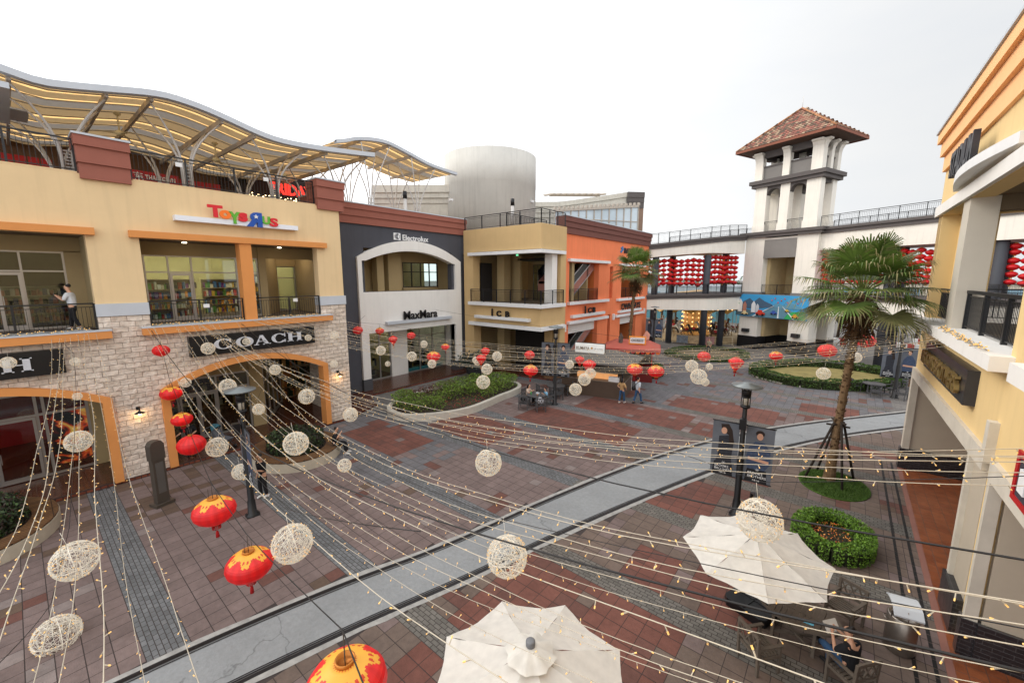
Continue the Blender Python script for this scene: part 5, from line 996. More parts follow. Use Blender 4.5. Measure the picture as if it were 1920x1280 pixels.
# ---------------------------------------------------------------- hanging lanterns, wire balls, light strings
def lantern(kind):
    root = thing('red_lantern', 'x', 'lantern'); n = 96 if kind == 'gold' else 32; pal_r = (.62, .012, .014, 1); pal_p = (.72, .03, .03, 1); gold = (.80, .46, .06, 1)
    if kind == 'diamond': prof = [(.09, .42), (.16, .40), (.34, .30), (.47, .19), (.50, .12), (.45, .0), (.36, -.14), (.26, -.29), (.15, -.43), (.09, -.5)]
    elif kind == 'plain': prof = [(.07+0, .37), (.14, .365), (.28, .315), (.40, .22), (.475, .11), (.50, 0), (.475, -.12), (.40, -.24), (.28, -.33), (.14, -.385), (.08, -.39)]
    else: prof = [(.11, .34), (.17, .335), (.30, .285), (.41, .2), (.48, .1), (.5, 0), (.475, -.11), (.40, -.21), (.29, -.29), (.18, -.335), (.12, -.34)]
    P2 = []
    for (a, b), (c, d) in zip(prof, prof[1:]): P2 += [(a+(c-a)*t/(7 if kind == 'gold' else 3), b+(d-b)*t/(7 if kind == 'gold' else 3)) for t in range(7 if kind == 'gold' else 3)]
    P2.append(prof[-1]); m = MB(); m.lathe(P2[::-1], n=n, rib=.035 if n < 40 else 0); m.f = m.f[:-2]; m.m = m.m[:-2]; m.sm = [True]*len(m.f); cols = []
    for f in m.f:
        c = Vector((0, 0, 0))
        for i in f: c += Vector(m.v[i])
        c /= 4; a = math.atan2(c.y, c.x); r = math.hypot(c.x, c.y)
        if kind == 'gold' and c.z > .215+.05*math.cos(a*6)+.04*abs(math.cos(a*12)): cols.append(gold if (math.sin(a*24+2*math.sin(c.z*40))+math.sin(c.z*75)) < .9 else (.62, .07, .03, 1))
        elif kind == 'gold' and c.z < -.31: cols.append(gold)
        else: k = 1+.08*math.sin(a*16); cols.append((pal_p[0]*k, pal_p[1]*k, pal_p[2]*k, 1) if c.z > .15 else (pal_r[0]*k, pal_r[1], pal_r[2], 1))  # paler red upper silk: skylight on the lantern top put into the colour
    o = m.build('shade', fabmat('lantern_silk', (1, 0, 0, 1), .3, emit=.22, rough=.45, attr=True), root, cols=cols)
    zt, zb = prof[0][1], prof[-1][1]; rt = prof[0][0]
    GR = mat('gilt_ring', rgb(190, 120, 50), .4, .5); m = MB(); m.lathe([(rt+.012, zt-.01), (rt+.015, zt+.05), (rt-.005, zt+.05), (rt-.01, zt-.01)], n=20); m.build('ring', GR, root); m = MB(); m.lathe([(rt+.01, zb-.04), (rt+.012, zb+.01), (rt-.01, zb)], n=20); m.build('ring', GR, root)
    if kind != 'plain':
        m = MB(); 
        for k in range(14): a = k*.4488; m.bar((rt*.8*math.cos(a), rt*.8*math.sin(a), zb), (rt*.85*math.cos(a), rt*.85*math.sin(a), zb-.17), .03, .012)
        m.tube([(0, 0, zb-.03), (0, 0, zb-.26)], .006, 4); m.lathe([(.02, -.24+zb), (.035, -.28+zb), (.045, -.42+zb), (.0, -.42+zb)], n=10); m.build('tassel', mat('red_tassel', rgb(166, 18, 22), .8), root)
    m = MB(); m.tube([(0, 0, zt-.15), (0, 0, zt+.42)], .008, 5); m.tube([(-rt, 0, zt), (-rt*.9, 0, zt+.28)], .007, 4); m.tube([(rt, 0, zt), (rt*.9, 0, zt+.28)], .007, 4); m.build('hanger', mat('lantern_wire', rgb(70, 60, 50), .5), root)
    m = MB(); m.lathe([(0, .09), (.03, .07), (.045, .03), (.03, -.02), (0, -.03)], c=(.36 if kind != 'diamond' else .1, -.2, .03 if kind != 'diamond' else -.28), n=10); m.build('bulb', mat('lantern_bulb', (1, 1, 1, 1), emit=(1, .55, .15, 1), estr=7), root)
    return root
LPR = {k: lantern(k) for k in ('gold', 'plain', 'diamond')}; LUSE = {k: False for k in LPR}
def place_px(px, py, w_, D=None, zt=None):
    w_ = w_/math.sqrt(1+((px-960)/FP)**2)
    if zt is not None: z9 = CAM.z+ray(px, py).z*(.9/w_); D = .9*(CAM.z-zt)/(CAM.z-z9)
    p = CAM+ray(px, py)*(D/w_)
    if p.x < -21.35 and p.y < 12.2: k = -21.35/p.x; D *= k; p = CAM+(p-CAM)*k      # keep it in front of the stone wall
    return p, D
LL = [(302, 657, 36, .76, None, 'plain', 'plain red lantern hanging against the stone wall left of the COACH board'),
(321, 737, 46, .82, None, 'gold', 'gold-topped red lantern at the upper left corner of the middle arch'),
(341, 786, 44, .70, None, 'gold', 'flat gold-topped red lantern with tassel, second down the row beside the middle arch'),
(359, 833, 59, .88, None, 'plain', 'large plain glowing red lantern low in front of the left side of the middle arch'),
(402, 957, 87, .88, None, 'gold', 'large red lantern with gold scrolls above the paving, left of the black lamp post base'),
(468, 1058, 94, .90, None, 'gold', 'brightly lit red lantern with gold scrolls, second nearest the camera'),
(650, 1284, 158, .90, None, 'gold', 'nearest red and gold lantern, cut off by the bottom edge'),
(671, 619, 20, None, 4.6, 'plain', 'plain red lantern before the charcoal wall, leftmost of the far row'),
(712, 620, 17, None, 4.5, 'gold', 'small gold-trimmed red lantern in front of the left pale pier'),
(737, 637, 18, None, 4.3, 'diamond', 'pointed red lantern in front of the MaxMara shop opening'),
(771, 629, 17, None, 4.4, 'plain', 'small round red lantern below the white ledge of MaxMara'),
(813, 668, 26, None, 4.0, 'gold', 'red lantern with gold scalloped top before the right shop window of the pale arch'),
(835, 650, 16, None, 4.0, 'gold', 'tiny gold-trimmed lantern at the right end of the pale arch shop window'),
(910, 659, 18, None, 3.9, 'diamond', 'pointed red lantern behind another one, left of the tan building doorway'),
(902, 673, 20, None, 3.8, 'diamond', 'pink-topped pointed lantern behind a small wire ball by the tan building'),
(993, 665, 20, None, 3.9, 'plain', 'round red lantern directly above a gold-topped one, before the tan doorway'),
(995, 694, 28, None, 3.6, 'gold', 'lit gold-topped lantern below a round red one, near the black lamp post'),
(1087, 675, 18, None, 3.8, 'diamond', 'small pointed red lantern before the grey kiosk roof'),
(1105, 685, 26, None, 3.7, 'diamond', 'pink-topped pointed lantern touching the cluster of wire balls by the kiosk'),
(1190, 692, 30, None, 3.7, 'gold', 'lit gold-topped lantern above the walking couple'),
(1230, 696, 32, None, 3.7, 'gold', 'gold-topped lantern with long tassel right of the walking couple'),
(1320, 668, 26, None, 3.8, 'plain', 'plain red lantern above the pair of wire balls, before the far lawn'),
(1380, 681, 31, None, 3.9, 'diamond', 'large pointed red lantern before the island hedge'),
(1455, 667, 27, None, 4.0, 'gold', 'gold-topped lantern before the foot of the gate tower'),
(1551, 657, 39, .86, None, 'plain', 'wide plain red lantern left of the big palm trunk'),
(1624, 639, 40, .86, None, 'plain', 'wide plain red lantern right of the big palm trunk')]
LPOS = []
for px, py, w_, D, zt, kd, lab in LL:
    p, D = place_px(px, py, w_, D, zt); LPOS.append((p, D))
    o = dup(LPR[kd]) if LUSE[kd] else LPR[kd]; LUSE[kd] = True
    o.location = p; o.scale = (D, D, D); o.rotation_euler = (random.uniform(-.05, .05), random.uniform(-.06, .06), random.random()*6); o['label'] = lab; o['group'] = 'big red lanterns hung over the square'; o['category'] = 'lantern'
BALLW = mat('white_wire', rgb(232, 226, 214), .5, var=.03, emit=(.9, .8, .6, 1), estr=.12)
TIP = mat('fairy_light_tip', rgb(240, 190, 110), .4, emit=(1, .62, .22, 1), estr=.4)
def wire_ball(seed, nring=84):
    rr = random.Random(seed); root = thing('light_ball', 'x', 'light ball'); m = MB()
    for k in range(nring):
        nrm = Vector((rr.gauss(0, 1), rr.gauss(0, 1), rr.gauss(0, 1))).normalized(); off = rr.uniform(-.3, .3); r = math.sqrt(.25-off*off*.8); u = nrm.orthogonal().normalized(); v = nrm.cross(u); a0 = rr.random()*6; L = rr.uniform(2.5, 6.2)
        m.tube([(nrm*off+(u*math.cos(a0+L*j/22)+v*math.sin(a0+L*j/22))*r) for j in range(23)], .0042, 3, cap=False)
    for nrm in (Vector((0, 0, 1)), Vector((1, .15, .05)), Vector((.1, 1, 0))):
        u = nrm.orthogonal().normalized(); v = nrm.cross(u); nrm.normalize(); m.tube([(u*math.cos(j*.1964)+v*math.sin(j*.1964))*.5 for j in range(33)], .010, 5, cap=False)
    m.build('wire_frame', BALLW, root); m = MB()
    for k in range(120):
        d = Vector((rr.gauss(0, 1), rr.gauss(0, 1), rr.gauss(0, 1))).normalized(); a = d*.49; b = d*.535+Vector((rr.uniform(-.015, .015),)*3); m.bar(a, b, .010)
    m.build('small_bulbs', TIP, root, kind='stuff'); m = MB(); m.tube([(0, 0, .5), (0, 0, 1.0)], .006, 4); m.build('hanger', BALLW, root); return root
BP = [wire_ball(3), wire_ball(11), wire_ball(29)]
BL_ = [(15, 680, 34, .7, None, 'wire light ball hanging in front of the big letter H at the left edge'), (141, 678, 22, .5, None, 'faint small wire ball against the stone wall left of the red lantern'),
(145, 743, 20, .42, None, 'small wire ball at the right end of the left orange arch'), (147, 827, 56, .74, None, 'large wire ball before the glowing red shop picture'), (141, 1050, 98, .8, None, 'large wire ball over the left paving, upper of the two nearest at left'), (107, 1190, 99, .8, None, 'large wire ball at the lower left corner'),
(390, 653, 27, .6, None, 'wire ball over the left end of the COACH board'), (462, 640, 15, .36, None, 'tiny wire ball over the letter A of COACH'), (578, 633, 13, .4, None, 'tiny wire ball over the letter H of COACH'), (348, 717, 22, .42, None, 'small wire ball at the left shoulder of the middle arch'), (427, 724, 33, .62, None, 'wire ball hanging before the glazed door of the middle arch'), (516, 693, 22, .48, None, 'small wire ball under the top of the middle arch'),
(485, 767, 24, .46, None, 'small wire ball before the cream pillar in the middle arch'), (555, 831, 48, .72, None, 'large wire ball over the round planter by the arch'), (407, 838, 43, .7, None, 'wire ball beside the large plain red lantern in the middle arch'), (451, 884, 34, .58, None, 'wire ball left of the black lamp post by the round planter'), (575, 743, 31, .66, None, 'wire ball at the right side of the middle arch opening'), (646, 872, 26, .42, None, 'small wire ball over the paving right of the round planter'),
(657, 777, 28, .6, None, 'wire ball at the bottom corner of the stone wall'), (548, 1018, 77, .8, None, 'large wire ball beside the second nearest red lantern'), (627, 628, 16, .42, None, 'pale small wire ball high on the right stone corner'), (626, 682, 15, .4, None, 'pale small wire ball midway up the right stone corner'),
(714, 657, 18, None, 4.2, 'wire ball before the left shop window of the pale arch'), (772, 668, 18, None, 4.0, 'wire ball before the middle pillar of the pale arch shop'), (810, 682, 16, None, 3.7, 'wire ball just under the gold-topped lantern by MaxMara'), (727, 682, 10, None, 3.7, 'tiny wire ball low in the left shop window of the pale arch'), (795, 645, 13, None, 4.3, 'small wire ball near the top of the pale arch shop opening'),
(892, 675, 13, None, 3.7, 'tiny wire ball beside the pink-topped lantern by the tan building'), (895, 679, 12, None, 3.6, 'tiny wire ball overlapping its neighbour left of the tan doorway'), (913, 692, 20, None, 3.4, 'wire ball above the big one over the curved hedge bed'), (906, 716, 25, None, 3.1, 'big wire ball touching the top of the curved hedge bed'), (932, 668, 18, None, 3.9, 'wire ball before the dark locker front of the tan building'),
(1068, 683, 16, None, 3.7, 'small wire ball left of the kiosk lanterns'), (1079, 730, 23, None, 2.9, 'lowest wire ball below the kiosk counter'), (1096, 711, 23, None, 3.2, 'wire ball overlapping the kiosk counter, middle of three'), (1107, 700, 20, None, 3.4, 'upper wire ball of the three before the kiosk'), (916, 867, 48, None, 2.6, 'lone large wire ball over the middle of the paving'), (951, 1042, 73, .8, None, 'large wire ball over the tram track'),
(1297, 686, 24, None, 3.6, 'wire ball left of the plain lantern before the far lawn'), (1310, 706, 31, None, 3.4, 'largest wire ball of the cluster before the far lawn'), (1330, 687, 13, None, 3.6, 'tiny wire ball right of the lawn cluster'), (1322, 716, 16, None, 3.2, 'small bright wire ball at the foot of the lawn cluster'), (1424, 974, 88, .8, None, 'big wire ball over the open white umbrella'), (1544, 700, 28, None, 3.4, 'wire ball hanging over the lawn of the hedged island'), (1604, 670, 25, None, 3.8, 'wire ball in front of the big palm trunk')]
BPOS = []
for i, (px, py, w_, D, zt, lab) in enumerate(BL_):
    p, D = place_px(px, py, w_, D, zt); BPOS.append((p, D)); o = BP[i] if i < 3 else dup(BP[i % 3]); o.location = p; o.scale = (D, D, D); o.rotation_euler = (random.uniform(-.2, .2), random.uniform(-.2, .2), random.random()*6); o['label'] = lab; o['category'] = 'light ball'; o['group'] = 'white wire light balls hung over the square'
# support cables
CABM = mat('black_cable', rgb(34, 32, 32), .5, var=.02)
def top(pd, k=.62): return pd[0]+Vector((0, 0, pd[1]*k))
def cable(pts, lab, sag=.12, r=.008):
    P = []
    for a, b in zip(pts, pts[1:]):
        a, b = Vector(a), Vector(b); L = (b-a).length
        for j in range(8): t = j/8; q = a.lerp(b, t); q.z -= 4*sag*L*.06*t*(1-t); P.append(q)
    P.append(Vector(pts[-1])); m = MB(); m.tube(P, r, 5); tag(m.build('support_cable', CABM), lab, 'cable', 'dark cables carrying lanterns and balls')
cable([(-22.0, 3.0, 5.9), top(LPOS[0], .8), top(LPOS[1], .8), top(LPOS[2], .8), top(LPOS[3], .55), top(LPOS[4], .8), top(LPOS[5], .8), top(LPOS[6], .8), (-1, 1.0, 5.0)], 'dark cable from the stone wall carrying the row of near red lanterns')
cable([(-22.0, .9, 6.0), top(BPOS[1], 1), top(BPOS[2], 1), top(BPOS[3], 1), top(BPOS[4], 1), top(BPOS[5], 1), (-5, -.6, 5)], 'dark cable carrying the wire balls down the left edge', r=.006)
cable([(-21.8, 4.2, 6.1), top(BPOS[6], 1), top(BPOS[10], 1), top(BPOS[14], 1), top(BPOS[15], 1), top(BPOS[19], 1), (-3.2, 2.4, 5.6)], 'dark cable carrying wire balls past the black lamp post', r=.006)
cable([(-21.8, 5.8, 6.1), top(BPOS[11], 1), top(BPOS[12], 1), top(BPOS[13], 1), top(BPOS[17], 1), top(BPOS[37], 1), (2.6, 4.6, 5.9)], 'dark cable carrying the wire balls over planter and track', r=.006)
cable([(-21.8, 7.6, 6.1), top(BPOS[16], 1), top(BPOS[18], 1), top(BPOS[36], 1), (-4.5, 9, 4.6), top(BPOS[42], 1), (2.7, 7.2, 6.3)], 'dark cable carrying the middle wire balls to the white umbrella', r=.006)
far = sorted([(p.x, (p, D)) for p, D in LPOS[7:24]], key=lambda t: t[0])
cable([(-26.2, 15.6, 5.6)]+[top(pd, .8) for _, pd in far if pd[0].y < 23.5 and pd[0].y > 10]+[(2.5, 19, 6.5)], 'dark cable with far lanterns across the square, nearer one', r=.007)
cable([(-26.2, 22, 5.6)]+[top(pd, .8) for _, pd in far if pd[0].y >= 23.5]+[top(LPOS[24], .6), top(LPOS[25], .6), (2.4, 23, 6.5)], 'dark cable with far lanterns across the square, farther one', r=.007)
cable([(-21.7, 3.4, 6.1), (-9.5, 3.0, 4.5), (2.9, 3.6, 6.4)], 'black cable crossing low over the track in the foreground', sag=.5, r=.011)
cable([(-21.7, 6.6, 6.1), (-8.0, 6.1, 4.55), (2.9, 5.1, 6.2)], 'black cable looped above the lone ball over the track', sag=.5, r=.011)
# fairy light strings: ends, sag in metres
STR = [[-21.8,3.5,6.25,2.9,1.4,7.0,2.2],[-21.8,3.25,6.25,2.9,3.8,5.0,2.6],[-21.8,3.49,6.25,2.9,4.6,5.0,3.0],[-21.8,3.74,6.25,2.9,3.4,6.0,2.6],[-21.8,4.23,6.25,2.9,3.8,5.5,2.4],[-21.8,4.23,6.25,2.9,2.2,7.0,2.0],[-21.8,4.47,6.25,2.9,5.4,5.0,2.6],[-21.8,4.72,6.25,2.9,4.2,6.0,2.4],[-21.8,4.96,6.25,2.9,3.8,6.5,2.4],[-21.8,6.46,6.25,2.9,3.4,7.0,2.8],[-21.8,5.45,6.25,2.9,3.4,7.0,2.2],[-21.8,5.7,6.25,2.9,4.2,6.5,2.2],[-21.8,5.0,6.25,2.8,7.6,6.3,1.4],[-21.8,5.3,6.25,2.8,8.0,6.3,1.8],[-21.8,5.0,6.25,2.8,7.6,6.3,1.6],[-21.8,5.3,6.25,2.8,7.6,6.3,1.8],[-21.8,5.0,6.25,2.8,7.6,6.3,1.8],[-21.8,5.0,6.25,2.8,7.2,6.3,1.8],[-21.8,5.0,6.25,2.8,6.8,6.3,1.8],[-21.8,10.2,6.25,2.5,22.5,6.4,1.4],[-21.8,9.8,6.25,2.5,22.0,6.4,1.4],[-21.8,9.4,6.25,2.5,21.5,6.4,1.4],[-21.8,9.0,6.25,2.5,20.5,6.4,1.4],[-21.8,9.0,6.25,2.5,20.0,6.4,1.4],[-21.8,8.6,6.25,2.5,19.5,6.4,1.4],[-21.8,8.2,6.25,2.5,19.0,6.4,1.4],[-21.8,8.2,6.25,2.5,18.5,6.4,1.4],[-21.8,7.8,6.25,2.5,18.0,6.4,1.4],[-21.8,7.4,6.25,2.5,18.0,6.4,1.4],[-21.8,7.8,6.25,2.5,18.0,6.4,1.6],[-21.8,7.4,6.25,2.5,18.0,6.4,1.6],[-21.8,7.0,6.25,2.5,17.5,6.4,1.6],[-21.8,7.0,6.25,2.5,17.0,6.4,1.6],[-21.8,7.0,6.25,2.5,16.5,6.4,1.6],[-21.8,0.73,6.09,-4.8,-1.0,5.0,1.4],[-21.8,0.87,6.11,0.4,-1.0,7.0,2.0],[-21.8,1.03,6.13,-0.8,-1.0,6.0,1.8],[-21.8,1.19,6.14,-1.2,-1.0,5.5,2.6],[-21.8,1.34,6.16,1.2,-1.0,6.0,2.8],[-21.8,1.5,6.18,-3.6,0.0,5.0,1.2],[-21.8,1.65,6.2,-0.4,0.0,5.0,3.8],[-21.8,1.81,6.21,0.8,0.5,5.5,2.8]]
CORD = mat('cream_cord', rgb(190, 180, 162), .6, var=.02)
ORD = ['first', 'second', 'third', 'fourth', 'fifth', 'sixth', 'seventh', 'eighth', 'ninth', 'tenth', 'eleventh', 'twelfth', 'thirteenth', 'fourteenth', 'fifteenth']
for i, (ax, ay, az, bx, by, bz, sg) in enumerate(STR):
    if i < 12: lab = ORD[i]+' from the camera side of the cream light strings sweeping over the tram track'; gp = 'light strings sweeping over the tram track'
    elif i < 19: lab = ORD[i-12]+' from the far side of the cream light strings crossing over the curved planter'; gp = 'light strings over the curved planter'
    elif i < 34: lab = ORD[i-19]+' from the far side of the dense bundle of light strings'; gp = 'dense bundle of far light strings'
    else: lab = ORD[i-34]+' from the left of the light strings fanning down the left side'; gp = 'light strings fanning down the left side'
    s = thing('light_string', lab, 'string lights', (ax, ay, az), group=gp)
    A_, B2 = Vector((ax, ay, az)), Vector((bx, by, bz)); L = (B2-A_).length; n = 44; f = lambda t: Vector((A_.x+(B2.x-A_.x)*t+.03*math.sin(t*19+i), A_.y+(B2.y-A_.y)*t+.03*math.sin(t*13+i*2), A_.z+(B2.z-A_.z)*t-4*sg*t*(1-t)+.015*math.sin(t*40+i)))
    m = MB(); m.tube([f(k/n) for k in range(n+1)], .0052 if i < 19 or i > 33 else .0045, 4, cap=False); ST(m.build('cord', CORD), s)
    m = MB(); nb = int(L/(.27 if i < 19 or i > 33 else .32)); t_ = MB()
    for k in range(nb):
        p = f((k+.5)/nb); d = Vector((random.uniform(-.6, .6), random.uniform(-.6, .6), random.uniform(-1, .55))).normalized(); t_.bar(p, p+d*.045, .007); m.bar(p+d*.04, p+d*.062, .009 if i < 19 or i > 33 else .008)
    ST(t_.build('bulb_stems', CORD, kind='stuff'), s); ST(m.build('bulbs', TIP, kind='stuff'), s)
# clumps of spare lights lying on the sills
for (x_, y0, y1, z_, lab) in ((-21.78, 3.5, 6.8, 6.26, 'tangled spare light string lying on the sill before the toy shop'), (-21.78, 7.5, 10.4, 6.26, 'tangled spare light string on the right half of the toy shop sill'), (-21.78, -.5, 1.8, 6.26, 'tangled spare light string on the left balcony sill'), (2.36, 13.2, 18.6, 6.63, 'tangled spare light string on the grey sill of the yellow building')):
    s = thing('spare_light_tangle', lab, 'string lights', (x_, (y0+y1)/2, z_)); m = MB(); t_ = MB(); P = []
    for k in range(int((y1-y0)*28)): P.append(Vector((x_+random.uniform(-.12, .12), y0+(y1-y0)*k/((y1-y0)*28)+random.uniform(-.1, .1), z_+random.uniform(.0, .09))))
    m.tube(P, .009, 3); 
    for p in P[::2]: t_.box(p.x-.012, p.x+.012, p.y-.012, p.y+.012, p.z, p.z+.03)
    ST(m.build('cord', CORD), s); ST(t_.build('bulbs', TIP, kind='stuff'), s)
# rows of small lanterns along the footbridge
pr = LPR['gold']; sm = thing('small_lantern', 'x', 'lantern')
m = MB(); m.lathe([(.0, -.30), (.14, -.29), (.34, -.2), (.47, -.05), (.5, .03), (.44, .16), (.28, .27), (.12, .31), (0, .31)], n=16, rib=.03); m.build('shade', mat('small_lantern_red', rgb(196, 24, 30), .45, var=.1), sm)
m = MB(); m.lathe([(.13, .29), (.13, .37), (0, .37)], n=10); m.lathe([(0, -.38), (.12, -.38), (.12, -.28)], n=10); m.build('cap', mat('small_lantern_gold', rgb(206, 150, 50), .4), sm)
used = False; RN = ['top', 'second', 'third', 'fourth', 'fifth', 'lowest']
def rows_of(P, lab, zt, zb, n, o=.9, skip=()):
    global used
    segs = [(Vector(a[:2]), Vector(b[:2])) for a, b in zip(P, P[1:])]; tot = sum((b-a).length for a, b in segs)
    for r_ in range(6):
        for k in range(n):
            d = (k+.5)/n*tot; 
            for a, b in segs:
                if d <= (b-a).length: q = a.lerp(b, d/(b-a).length); t = (b-a).normalized(); break
                d -= (b-a).length
            q = q+Vector((-t.y, t.x))*o; z_ = zt+(zb-zt)*r_/5+random.uniform(-.07, .07)-.1*math.sin(k/n*math.pi*3)**2
            o_ = dup(sm) if used else sm; used = True; D = random.uniform(.7, .8)
            o_.location = (q.x, q.y, z_); o_.scale = (D, D, D); o_.rotation_euler = (0, 0, random.random()*6); o_['label'] = 'small red lantern in the '+RN[r_]+' row '+lab; o_['group'] = 'small lanterns, '+RN[r_]+' row '+lab; o_['category'] = 'lantern'
rows_of([LP[0], LP[1], LP[2], LP[3]], 'of the bridge bay beside the orange building', 10.2, 7.55, 11); rows_of([LP[3], LP[4], LP[5]], 'of the bridge bay left of the gate tower', 10.6, 7.75, 8)
rows_of([RP[0], RP[1], RP[2]], 'of the bridge bay behind the big palm', 10.5, 7.9, 8); rows_of([RP[2], RP[3]], 'of the bridge bay right of the big palm', 10.5, 7.9, 6); rows_of([RP[3], RP[4], (13, 45, 0)], 'of the bridge bay seen through the yellow building', 10.6, 7.9, 11)
# ---------------------------------------------------------------- vegetation
GRN = [(.10, .18, .018), (.14, .23, .025), (.07, .12, .014), (.17, .26, .03), (.12, .12, .04)]
def leafmesh(name, pts, size, pal, parent, n=1, flat=.4):
    m = MB(); c = []; planter_leaves(m, c, pts, size, pal, n, flat); return m.build(name, GLEAF, parent, cols=c)
def inside(p, poly):
    x, y = p; r = False
    for (x1, y1), (x2, y2) in zip(poly, poly[1:]+poly[:1]):
        if (y1 > y) != (y2 > y) and x < (x2-x1)*(y-y1)/(y2-y1)+x1: r = not r
    return r
def hedge_strip(path, w_, h, dens_, closed=False):
    P = [Vector((*p, 0)) for p in path]; 
    if closed: P.append(P[0])
    pts = []
    for a, b in zip(P, P[1:]):
        L = (b-a).length; t = (b-a).normalized(); nr = Vector((-t.y, t.x, 0))
        for _ in range(int(L*dens_)):
            u = random.random(); s = random.uniform(-1, 1); q = random.random()
            if q < .5: z_ = h*(1-.12*s*s)+random.uniform(-.05, .04); v = s*w_/2
            else: z_ = h*random.random(); v = math.copysign(w_/2, s)*(1+random.uniform(-.05, .06))
            bump_ = .04*math.sin(u*L*3+a.x); pts.append(a+(b-a)*u+nr*v+Vector((0, 0, z_+bump_)))
    return pts
def core(path, w_, h, closed, parent, mt):
    P = path+[path[0]] if closed else path; m = MB()
    for a, b in zip(P, P[1:]): m.bar((a[0], a[1], h/2), (b[0], b[1], h/2), w_, h)
    return m.build('inner_twigs', mt, parent)
TWIG = mat('hedge_dark_twigs', rgb(44, 50, 26), .95, var=.3, vscale=6)  # dark green-brown of the twigs inside the hedges
SOIL = mat('soil', rgb(62, 50, 42), .95, var=.3, vscale=5, bump=.6)
LAWN = mat('dry_lawn', rgb(138, 126, 78), .95, var=.3, vscale=1.2, bump=.6, bscale=60)
GRASS = mat('green_grass', rgb(70, 98, 34), .95, var=.3, vscale=4, bump=.6, bscale=60)
def ell(cx, cy, rx, ry, n=28, rot=0): return [(cx+rx*math.cos(a)*math.cos(rot)-ry*math.sin(a)*math.sin(rot), cy+rx*math.cos(a)*math.sin(rot)+ry*math.sin(a)*math.cos(rot)) for a in [2*math.pi*k/n for k in range(n)]]
# curved bed before the pale arch
BED = [(-19.9, 13.35), (-19.1, 13.5), (-18.3, 14.2), (-17.5, 15.5), (-17.1, 17.0), (-17.2, 18.6), (-17.4, 20.2), (-17.5, 21.8), (-18.0, 23.0), (-19.2, 23.6), (-20.4, 23.0), (-21.5, 21.2), (-22.3, 19.0), (-22.5, 16.6), (-21.9, 14.6), (-21.0, 13.6)]
BEDc = dens(BED+[BED[0]], 4)
s = thing('planter_bed', 'curved pale-kerbed planter bed with clipped green hedge in front of the pale arch', 'planter', (-19.8, 18, 0))
def kerb_ring(pts, w_, h, root, name='kerb', mt=None, base=0):
    m = MB(); n = len(pts); C_ = Vector((sum(p[0] for p in pts)/n, sum(p[1] for p in pts)/n)); inn = []
    for i in range(n):
        a = Vector(pts[i-1]); b = Vector(pts[(i+1) % n]); t = (b-a).normalized(); nr = Vector((-t.y, t.x)); p = Vector(pts[i])
        if (C_-p).dot(nr) < 0: nr = -nr
        inn.append(tuple(p+nr*w_))
    for i in range(n):
        j = (i+1) % n; A_, B2, c_, d_ = pts[i], pts[j], inn[j], inn[i]
        m.add([(*A_, base), (*B2, base), (*B2, h), (*A_, h), (*d_, h), (*c_, h), (*c_, base), (*d_, base)], [(0, 1, 2, 3), (3, 2, 5, 4), (4, 5, 6, 7)])
    return ST(m.build(name, mt or KERB), root), inn
_, inn = kerb_ring(BEDc[:-1], .28, .42, s)
m = MB(); m.prism([p for p in inn], .0, .33); ST(m.build('soil', SOIL), s)
PALG2 = GRN
def bed_leaves(): 
    pts = []
    for _ in range(26000):
        x, y = random.uniform(-22.4, -17), random.uniform(13.4, 23.4)
        if not inside((x, y), inn): continue
        # hedge: a broad S-shaped band, with two bays of dark soil and a red edge at the back
        if ((x+17.9)**2/1.2**2+(y-17.2)**2/1.6**2) < 1 or ((x+20.5)**2/.9**2+(y-16.4)**2/1.1**2 < 1): continue
        if x < -21.2 and y > 15.5: continue
        h = .95+.06*math.sin(x*5)+.06*math.sin(y*4.3); z_ = h-random.random()**2*.6
        pts.append((x, y, .33+(z_ if random.random() < .75 else random.random()*h)*.85))
    return pts
o = leafmesh('hedge', bed_leaves(), .11, GRN, None); ST(o, s)
pts = []
for _ in range(2500): y = random.uniform(15.5, 22.5); x = -21.4-random.random()*.7; pts.append((x, y, .4+random.random()*.5)) if inside((x, y), inn) else None
o = leafmesh('red_shrub', pts, .09, [(.12, .03, .025), (.08, .05, .02), (.16, .04, .03)], None); ST(o, s)
pts = []
for _ in range(1500): x = -17.9+random.gauss(0, .7); y = 17.3+random.gauss(0, .9); pts.append((x, y, .36+random.random()*.3)) if inside((x, y), inn) else None
o = leafmesh('low_flowers', pts, .06, [(.06, .12, .02), (.05, .09, .02), (.4, .06, .05)], None); ST(o, s)
